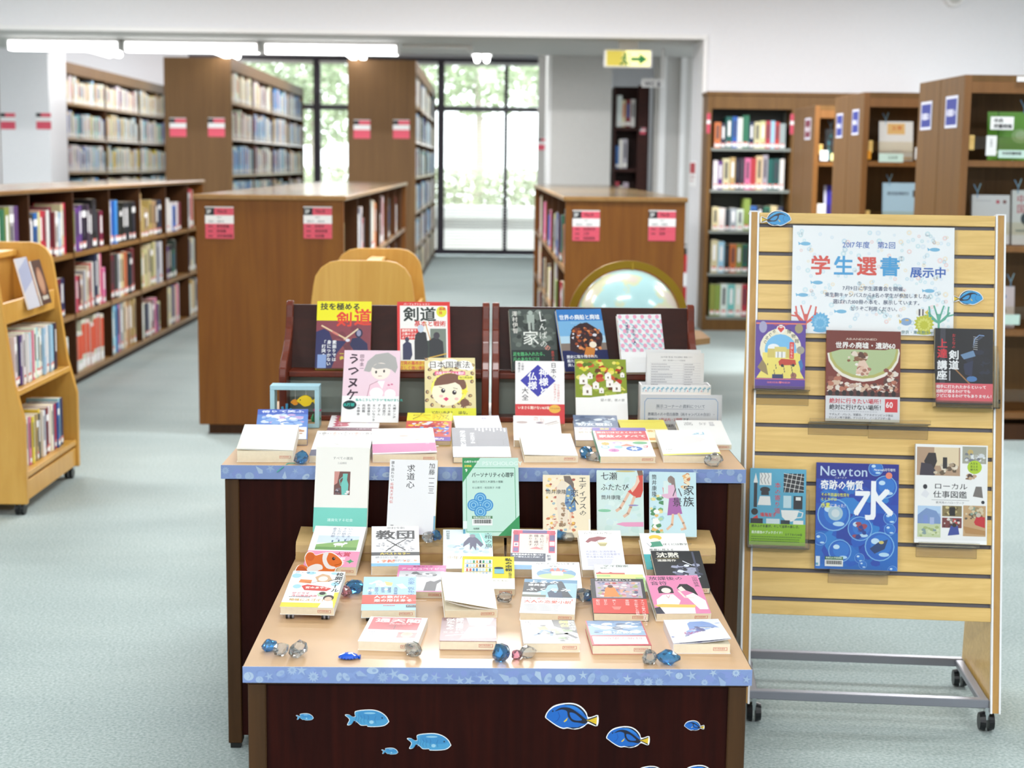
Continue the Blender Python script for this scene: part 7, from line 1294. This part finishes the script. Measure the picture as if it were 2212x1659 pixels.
tag(bpy.data.objects['ribbon_bookmark'], 'thin teal ribbon bookmark hanging over the rear desk edge', 'ribbon')

# ---------------------------------------------------------------- paper aquarium diorama
Ya = 3.86; a = at_y(583, 833, Ya); b = at_y(689, 833, Ya); AW = b.x - a.x; AH = a.z - ZU; DP = .05; fr = .011
aq = thing('paper_aquarium', 'pale blue box frame aquarium model with yellow fish inside', 'model', (a.x + AW / 2, Ya, ZU)); X0, X1 = a.x, b.x
box('bottom_board', 'paleblue', (X0, X1, Ya, Ya + DP, ZU + .0005, ZU + fr), aq, bevel=.0006); box('top_board', 'paleblue', (X0, X1, Ya, Ya + DP, ZU + AH - fr, ZU + AH), aq, bevel=.0006)
for x in (X0, X1 - fr): box('side_board', 'paleblue', (x, x + fr, Ya, Ya + DP, ZU + fr, ZU + AH - fr), aq)
box('sand_strip', 'kraft', (X0 + fr, X1 - fr, Ya + .002, Ya + DP - .002, ZU + fr, ZU + fr + .003), aq)
def toyfish(px, py, w_, mat, y, nm):
    c = at_y(px, py, y); mb = MB(); o = spline([(-.5, .0), (-.3, .22), (.0, .32), (.25, .2), (.36, .04), (.5, .16), (.48, -.16), (.36, -.04), (.2, -.24), (-.1, -.3), (-.34, -.12)], 3)
    mb.prism([(c.x + q[0] * w_, c.z + q[1] * w_) for q in o], y - .003, y + .003, 'y'); f = mb.build(nm, mat, aq, bevel=.001)
    MB().cyl((c.x - .3 * w_, y - .0042, c.z + .06 * w_), (c.x - .3 * w_, y - .003, c.z + .06 * w_), .03 * w_, seg=8).build('eye', 'black', f)
    top = ZU + AH - fr; MB().cyl((c.x, y, c.z + .25 * w_), (c.x, y, top), .0003, seg=5).build('hanging_thread', 'card', f)
toyfish(661, 866, .047, 'ptoy', Ya + .02, 'yellow_fish'); toyfish(638, 869, .024, 'ptoyo', Ya + .032, 'orange_fish'); toyfish(685, 886, .02, 'ptoyp', Ya + .014, 'pink_fish')
c0 = at_y(618, 880, Ya + .02)
mb = MB(); bx_ = c0.x
for dx, dz in ((-.018, .026), (-.010, .040), (.002, .048), (.012, .036), (.018, .024)): mb.tube([(bx_, Ya + .02, ZU + fr + .002), (bx_ + dx * .6, Ya + .02, ZU + fr + dz * .5), (bx_ + dx, Ya + .02, ZU + fr + dz)], [.004, .0035, .0035], 6)
mb.build('blue_coral', 'ptoyb', aq)
c0 = at_y(682, 905, Ya + .015); mb = MB()
for dx in (-.006, 0, .006): mb.tube([(c0.x + dx, Ya + .015, ZU + fr + .002), (c0.x + dx * 1.5, Ya + .015, ZU + fr + .012), (c0.x + dx, Ya + .015, ZU + fr + .024)], [.003, .0045, .001], 6)
mb.build('green_weed', 'ptoyg', aq)

# ---------------------------------------------------------------- notice, handouts and holder at the right of the rear desk
def leaning_sheet(name, label, cat, tl, tr, bl, z0, Y, items, lean=.10, th=.0005, matn='card', U_=100):
    A_ = at_y(bl[0], bl[1], Y)
    a = at_y(tl[0], tl[1], Y); b = at_y(tr[0], tr[1], Y); W = b.x - a.x; Hh = (a.z - z0) / math.cos(lean)
    mw = Matrix.Translation((a.x, Y - Hh * math.sin(lean) * 0, z0)) @ Matrix.Rotation(PI / 2 - lean, 4, 'X')
    t = thing(name, label, cat, mw=mw); MB().box(0, W, 0, Hh, -th, 0).build('sheet', matn, t, local=True)
    art(items, W, Hh, 'print', t, z=.0002); return t, mw, W, Hh
rg = random.Random(5); it = [('R', 0, 0, 100, 200, 'f2f2f2'), ('T', '2017年度 第2回 学生選書会 推薦リスト', 24, 6, 3.2, '8a8a90'), ('T', '奈良・東生駒キャンパス図書館', 28, 12, 2.8, '9a9aa0')]
for j in range(22): it += [('R', 6, 18 + 4.4 * j, 94, 18.3 + 4.4 * j, 'c0c0c8')] + dashes(8, 8 + rg.uniform(12, 40), 19.6 + 4.4 * j, 'a8a8b0', 1.2, j) + dashes(66, 66 + rg.uniform(10, 18), 19.6 + 4.4 * j, 'a8a8b0', 1.2, j + 40)
it += [('R', 64, 18, 64.3, 110, 'c0c0c8')]
leaning_sheet('handout_sheet', 'white list sheet at the back of the handout stack', 'paper', (1397, 756), (1516, 756), (1397, 830), ZU + .004, 3.925, [('R', 0, 0, 100, 200, 'f6f6f6')], lean=.08)
leaning_sheet('handout_sheet', 'white printed book list sheet in the patterned handout box', 'paper', (1399, 763), (1523, 763), (1397, 830), ZU + .004, 3.915, it, lean=.08)
hx0 = at_y(1384, 840, 3.90).x; hx1 = at_y(1535, 840, 3.90).x; hz = at_y(1450, 832, 3.90).z
hb = thing('handout_box', 'white handout box with blue leaf patterned rim behind the notice', 'box', ((hx0 + hx1) / 2, 3.90, ZU))
for (p0, p1, q0, q1) in ((hx0, hx1, 3.895, 3.898), (hx0, hx1, 3.955, 3.958), (hx0, hx0 + .003, 3.898, 3.955), (hx1 - .003, hx1, 3.898, 3.955)): box('box_wall', 'card', (p0, p1, q0, q1, ZU + .001, hz), hb)
box('box_floor', 'card', (hx0 + .003, hx1 - .003, 3.898, 3.955, ZU + .001, ZU + .003), hb)
rg = random.Random(9); it = [('R', 0, 0, 100, 12, 'eef4f8')]
for i in range(15): x_ = 3 + 6.6 * i; it += [('L', [(x_, 9), (x_ + 2, 4)], .7, '6ab0cc'), ('E', x_ + 2.6, 3.5, 1.6, .9, '7cbcd4', .6), ('E', x_ + .2, 5, 1.5, .8, '7cbcd4', 2.2)] + ([('S', x_ + 4.4, 8, 1.2, 'd06a7c', 5, .5)] if i % 3 == 0 else [])
art(it, hx1 - hx0, .018, 'patterned_rim', hb, Matrix.Translation((hx0, 3.8948, hz - .018)) @ RX90, 'mattep', local=False)
it = [('R', 0, 0, 100, 70, 'f6f7f8'), ('L', [(8, 5), (92, 5), (95, 9), (95, 62), (92, 66), (8, 66), (5, 62), (5, 9), (8, 5)], .7, '6aa0d4'), ('T', '展示コーナーの資料について', 19, 12, 4.9, '3c4c64', '', .95), ('L', [(19, 17.8), (78, 17.8)], .3, '6a7a94'), ('T', '教職員の方の借出冊数（両キャンパスの合計）・', 9, 22, 4.3, '4a5468', 'b', .88), ('T', '期間は　', 9, 28.5, 4.3, '4a5468', 'b', .88), ('T', '5冊以内・2週間', 23, 28.5, 4.5, 'd84848', 'b', .9), ('T', 'です。', 52, 28.5, 4.3, '4a5468', 'b', .88), ('T', '学生の方は5冊以内・2週間です。', 9, 36, 4.3, '4a5468', 'b', .88), ('T', 'どうぞご利用ください。', 9, 44, 4.3, '4a5468')]
t, mwn, Wn, Hn = leaning_sheet('notice_card', 'laminated notice card with blue outlined text about borrowing display books', 'sign', (1385, 853), (1561, 855), (1385, 920), ZU + .001, 3.80, it, lean=.10, th=.002)
MB().box(-.002, Wn + .002, -.0, Hn + .002, .0012, .0016).build('clear_cover', 'film', t, local=True)

# ================================================================ magazines in the right-hand cases
def stand_mag(label, px0, px1, py0, py1, Y, z0, col, items, T=.006, name='magazine', cat='magazine'):
    z0 += T * .12
    a = at_y(px0, py0, Y); b = at_y(px1, py1, Y); W = b.x - a.x; Hh = a.z - z0
    t = thing(name, label, cat, mw=Matrix.Translation((a.x, Y, z0)) @ Matrix.Rotation(PI / 2 - .12, 4, 'X'), group='magazines in the brown cases')
    MB().box(0, W, 0, Hh, -T, 0).build('cover', plain('mag_' + col, col, .4), t, local=True); art([('R', 0, 0, 100, 300, col)] + items, W, Hh, 'cover_print', t, z=.0003)
    return t, a.x, W
def tassel(x, y, z, label):
    t = thing('paper_tassel', label, 'tag', (x, y, z), group='pale blue string tags on the magazines')
    MB().tube([(x, y, z - .03), (x - .002, y - .002, z), (x - .022, y - .003, z + .035)], .0022, 5).build('string', plain('string_blue_%d' % int(x * 1000), '8ab8d8', .6), t)
    MB().tube([(x, y, z), (x + .012, y - .003, z + .04)], .0022, 5).build('string', 'paleblue', t)
Y1 = 7.53
S1, S2, S3 = SH[3] + .002, SH[2] + .002, SH[1] + .002
stand_mag('bright green magazine with white name tag, nearest case top shelf', 2138, 2218, 240, 350, Y1 + .05, S1, '76bc3c', [('R', 26, 0, 28, 300, '2c5a28'), ('E', 82, 60, 22, 18, 'a8d888'), ('E', 84, 58, 14, 11, 'c8e8b0'), ('R', 14, 60, 24, 63, 'e8f4dc'), ('R', 14, 70, 24, 73, 'e8f4dc'), ('R', 14, 98, 60, 104, 'd8ecc8'), ('T', 'S', 60, 118, 16, 'dff0d0', 'b')])
for lb, x_, y_, w_, h_, cc, tx, fs in (('white card reading a journal name on the green magazine', 2139, 280, .112, .062, 'card', '中央\n労働時報', 20), ('white vertical shelf tag left of the green magazine', 2129, 336, .05, .095, 'card', None, 0), ('pale mint shelf label under the green magazine', 2156, 341, .13, .038, 'mint', '中央労働時報', 12)):
    p = at_y(x_, y_, Y1 - .022); M.setdefault('mint', plain('mint_label', 'cfe9df', .5))
    t = thing('shelf_card', lb, 'label', (p.x, Y1 - .022, p.z)); MB().box(p.x, p.x + w_, Y1 - .0225, Y1 - .021, p.z, p.z + h_).build('card', cc, t)
    if tx: art([('T', tx, 14, 6, fs, '3a3a40', 'b')], w_, h_, 'print', t, Matrix.Translation((p.x, Y1 - .0228, p.z)) @ RX90, 'mattep', local=False)
    else: art([('T', '労働法', 36, 30, 26, 'a0a0a8', 'v')], w_, h_, 'print', t, Matrix.Translation((p.x, Y1 - .0228, p.z)) @ RX90, 'mattep', local=False)
stand_mag('white journal with two small red dots, nearest case second shelf', 2104, 2180, 420, 530, Y1 + .05, S2, 'eeeff0', [('E', 68, 18, 5, 5, 'd05a6c'), ('E', 86, 18, 5, 5, '8a5a58'), ('R', 10, 14, 50, 17, 'd8d8dc')], T=.03)
stand_mag('white journal with red lettering at the right picture edge', 2192, 2262, 410, 530, Y1 + .05, S2, 'e8ecea', [('T', '中国', 12, 12, 26, 'c84858', 'v'), ('E', 40, 80, 16, 18, '3a4a50'), ('R', 10, 110, 60, 116, '9aa8a8')], T=.02)
stand_mag('pale pink journal behind a mint label, nearest case third shelf', 2140, 2190, 618, 712, Y1 + .05, S3, 'eedfe2', [('E', 60, 40, 8, 8, '7a9ad0'), ('P', [(20, 90), (50, 60), (70, 100)], '8a7a60')], T=.02)
p = at_y(2150, 701, Y1 - .02); t = thing('shelf_card', 'mint shelf label sticking out before the pale pink journal', 'label', (p.x, Y1 - .02, p.z)); MB().box(p.x, p.x + .118, Y1 - .0225, Y1 - .021, p.z, p.z + .05).build('card', 'mint', t)
for px, py, zz, lb in ((2213, 232, 0, 'pale blue string tag on the green magazine'), (2112, 414, 0, 'pale blue string tag on the journal with red dots'), (2200, 404, 0, 'pale blue string tag on the journal with red lettering'), (2184, 608, 0, 'pale blue string tag on the pale pink journal')):
    p = at_y(px, py, Y1 + .075); tassel(p.x, Y1 + .075, p.z, lb)
Y2 = 9.23
stand_mag('white magazine with orange title block, middle case top shelf', 1902, 1971, 261, 355, Y2 + .05, S1, 'f4f2ee', [('R', 24, 6, 76, 38, 'f0c070'), ('T', '文學', 36, 12, 16, 'e08030', 'b'), ('R', 40, 84, 70, 88, 'dcdce0'), ('R', 74, 104, 98, 112, 'f0d8b0')], T=.012)
stand_mag('light blue bulletin with black side mark, middle case second shelf', 1910, 1979, 394, 470, Y2 + .05, S2, 'b9dcf0', [('T', '経済産業統計', 14, 26, 11, '4a5a70', 'b'), ('R', 90, 22, 100, 42, '222a34')], T=.014)
p = at_y(1898, 350, Y2 - .022); t = thing('shelf_card', 'mint shelf label under the orange-titled magazine', 'label', (p.x, Y2 - .022, p.z)); MB().box(p.x, p.x + .145, Y2 - .0225, Y2 - .021, p.z, p.z + .05).build('card', 'mint', t)
art([('T', '文学界', 36, 10, 14, '5a7a70')], .145, .05, 'print', t, Matrix.Translation((p.x, Y2 - .0228, p.z)) @ RX90, 'mattep', local=False)
for lb, x_, y_, w_, h_, cc in (('small orange-edged card at the left of the middle case top shelf', 1873, 344, .022, .05, 'ptoyo'), ('narrow white card at the right of the middle case top shelf', 1976, 344, .016, .07, 'card')):
    p = at_y(x_, y_, Y2 - .024); t = tag(MB().box(p.x, p.x + w_, Y2 - .0255, Y2 - .024, p.z, p.z + h_).build('shelf_card', cc), lb, 'label')
for px, py, lb in ((1914, 258, 'pale blue string tag on the orange-titled magazine'), (1922, 390, 'pale blue string tag on the light blue bulletin')):
    p = at_y(px, py, Y2 + .075); tassel(p.x, Y2 + .075, p.z, lb)
Y3 = 10.88
stand_mag('black magazine with teal lettering, farthest case top shelf', 1785, 1818, 278, 350, Y3 + .05, S1, '23262c', [('T', 'AILL', 20, 20, 40, '2c9aa8', 'vb'), ('R', 70, 0, 100, 300, '3aa8a8')], T=.02)
stand_mag('purple-blue magazine, farthest case second shelf', 1782, 1816, 400, 470, Y3 + .05, S2, '3a34a0', [('L', [(40, 40), (70, 70), (50, 100)], 4, '7a8ae0'), ('R', 0, 0, 14, 300, 'd8d8e8')], T=.02)
for lb, x_, y_, w_, h_, cc in (('white square card on the farthest case top shelf', 1771, 347, .055, .07, 'card'), ('pale yellow card on the farthest case top shelf', 1794, 347, .045, .05, 'ycard'), ('white square card on the farthest case second shelf', 1765, 462, .055, .07, 'card')):
    M.setdefault('ycard', plain('pale_yellow_card', 'ece6a0', .5)); p = at_y(x_, y_, Y3 - .022)
    tag(MB().box(p.x, p.x + w_, Y3 - .0235, Y3 - .022, p.z, p.z + h_).build('shelf_card', cc), lb, 'label')
p = at_y(1795, 272, Y3 + .075); tassel(p.x, Y3 + .075, p.z, 'pale blue string tag on the black magazine')
# white plate at the top right of the nearest magazine case
p = at_y(2197, 176, 7.49); t = tag(MB().box(p.x, p.x + .09, 7.491, 7.4935, p.z, p.z + .024).build('name_plate', 'card'), 'small white plate on the top edge of the nearest magazine case', 'label')
STUFF.build('shelved_books', 'mattep', kind='stuff')
o = bpy.data.objects['shelved_books']; tag(o, 'dense rows of far books filling the tall hall bookcases', 'books')
bpy.data.scenes.remove(GSC)
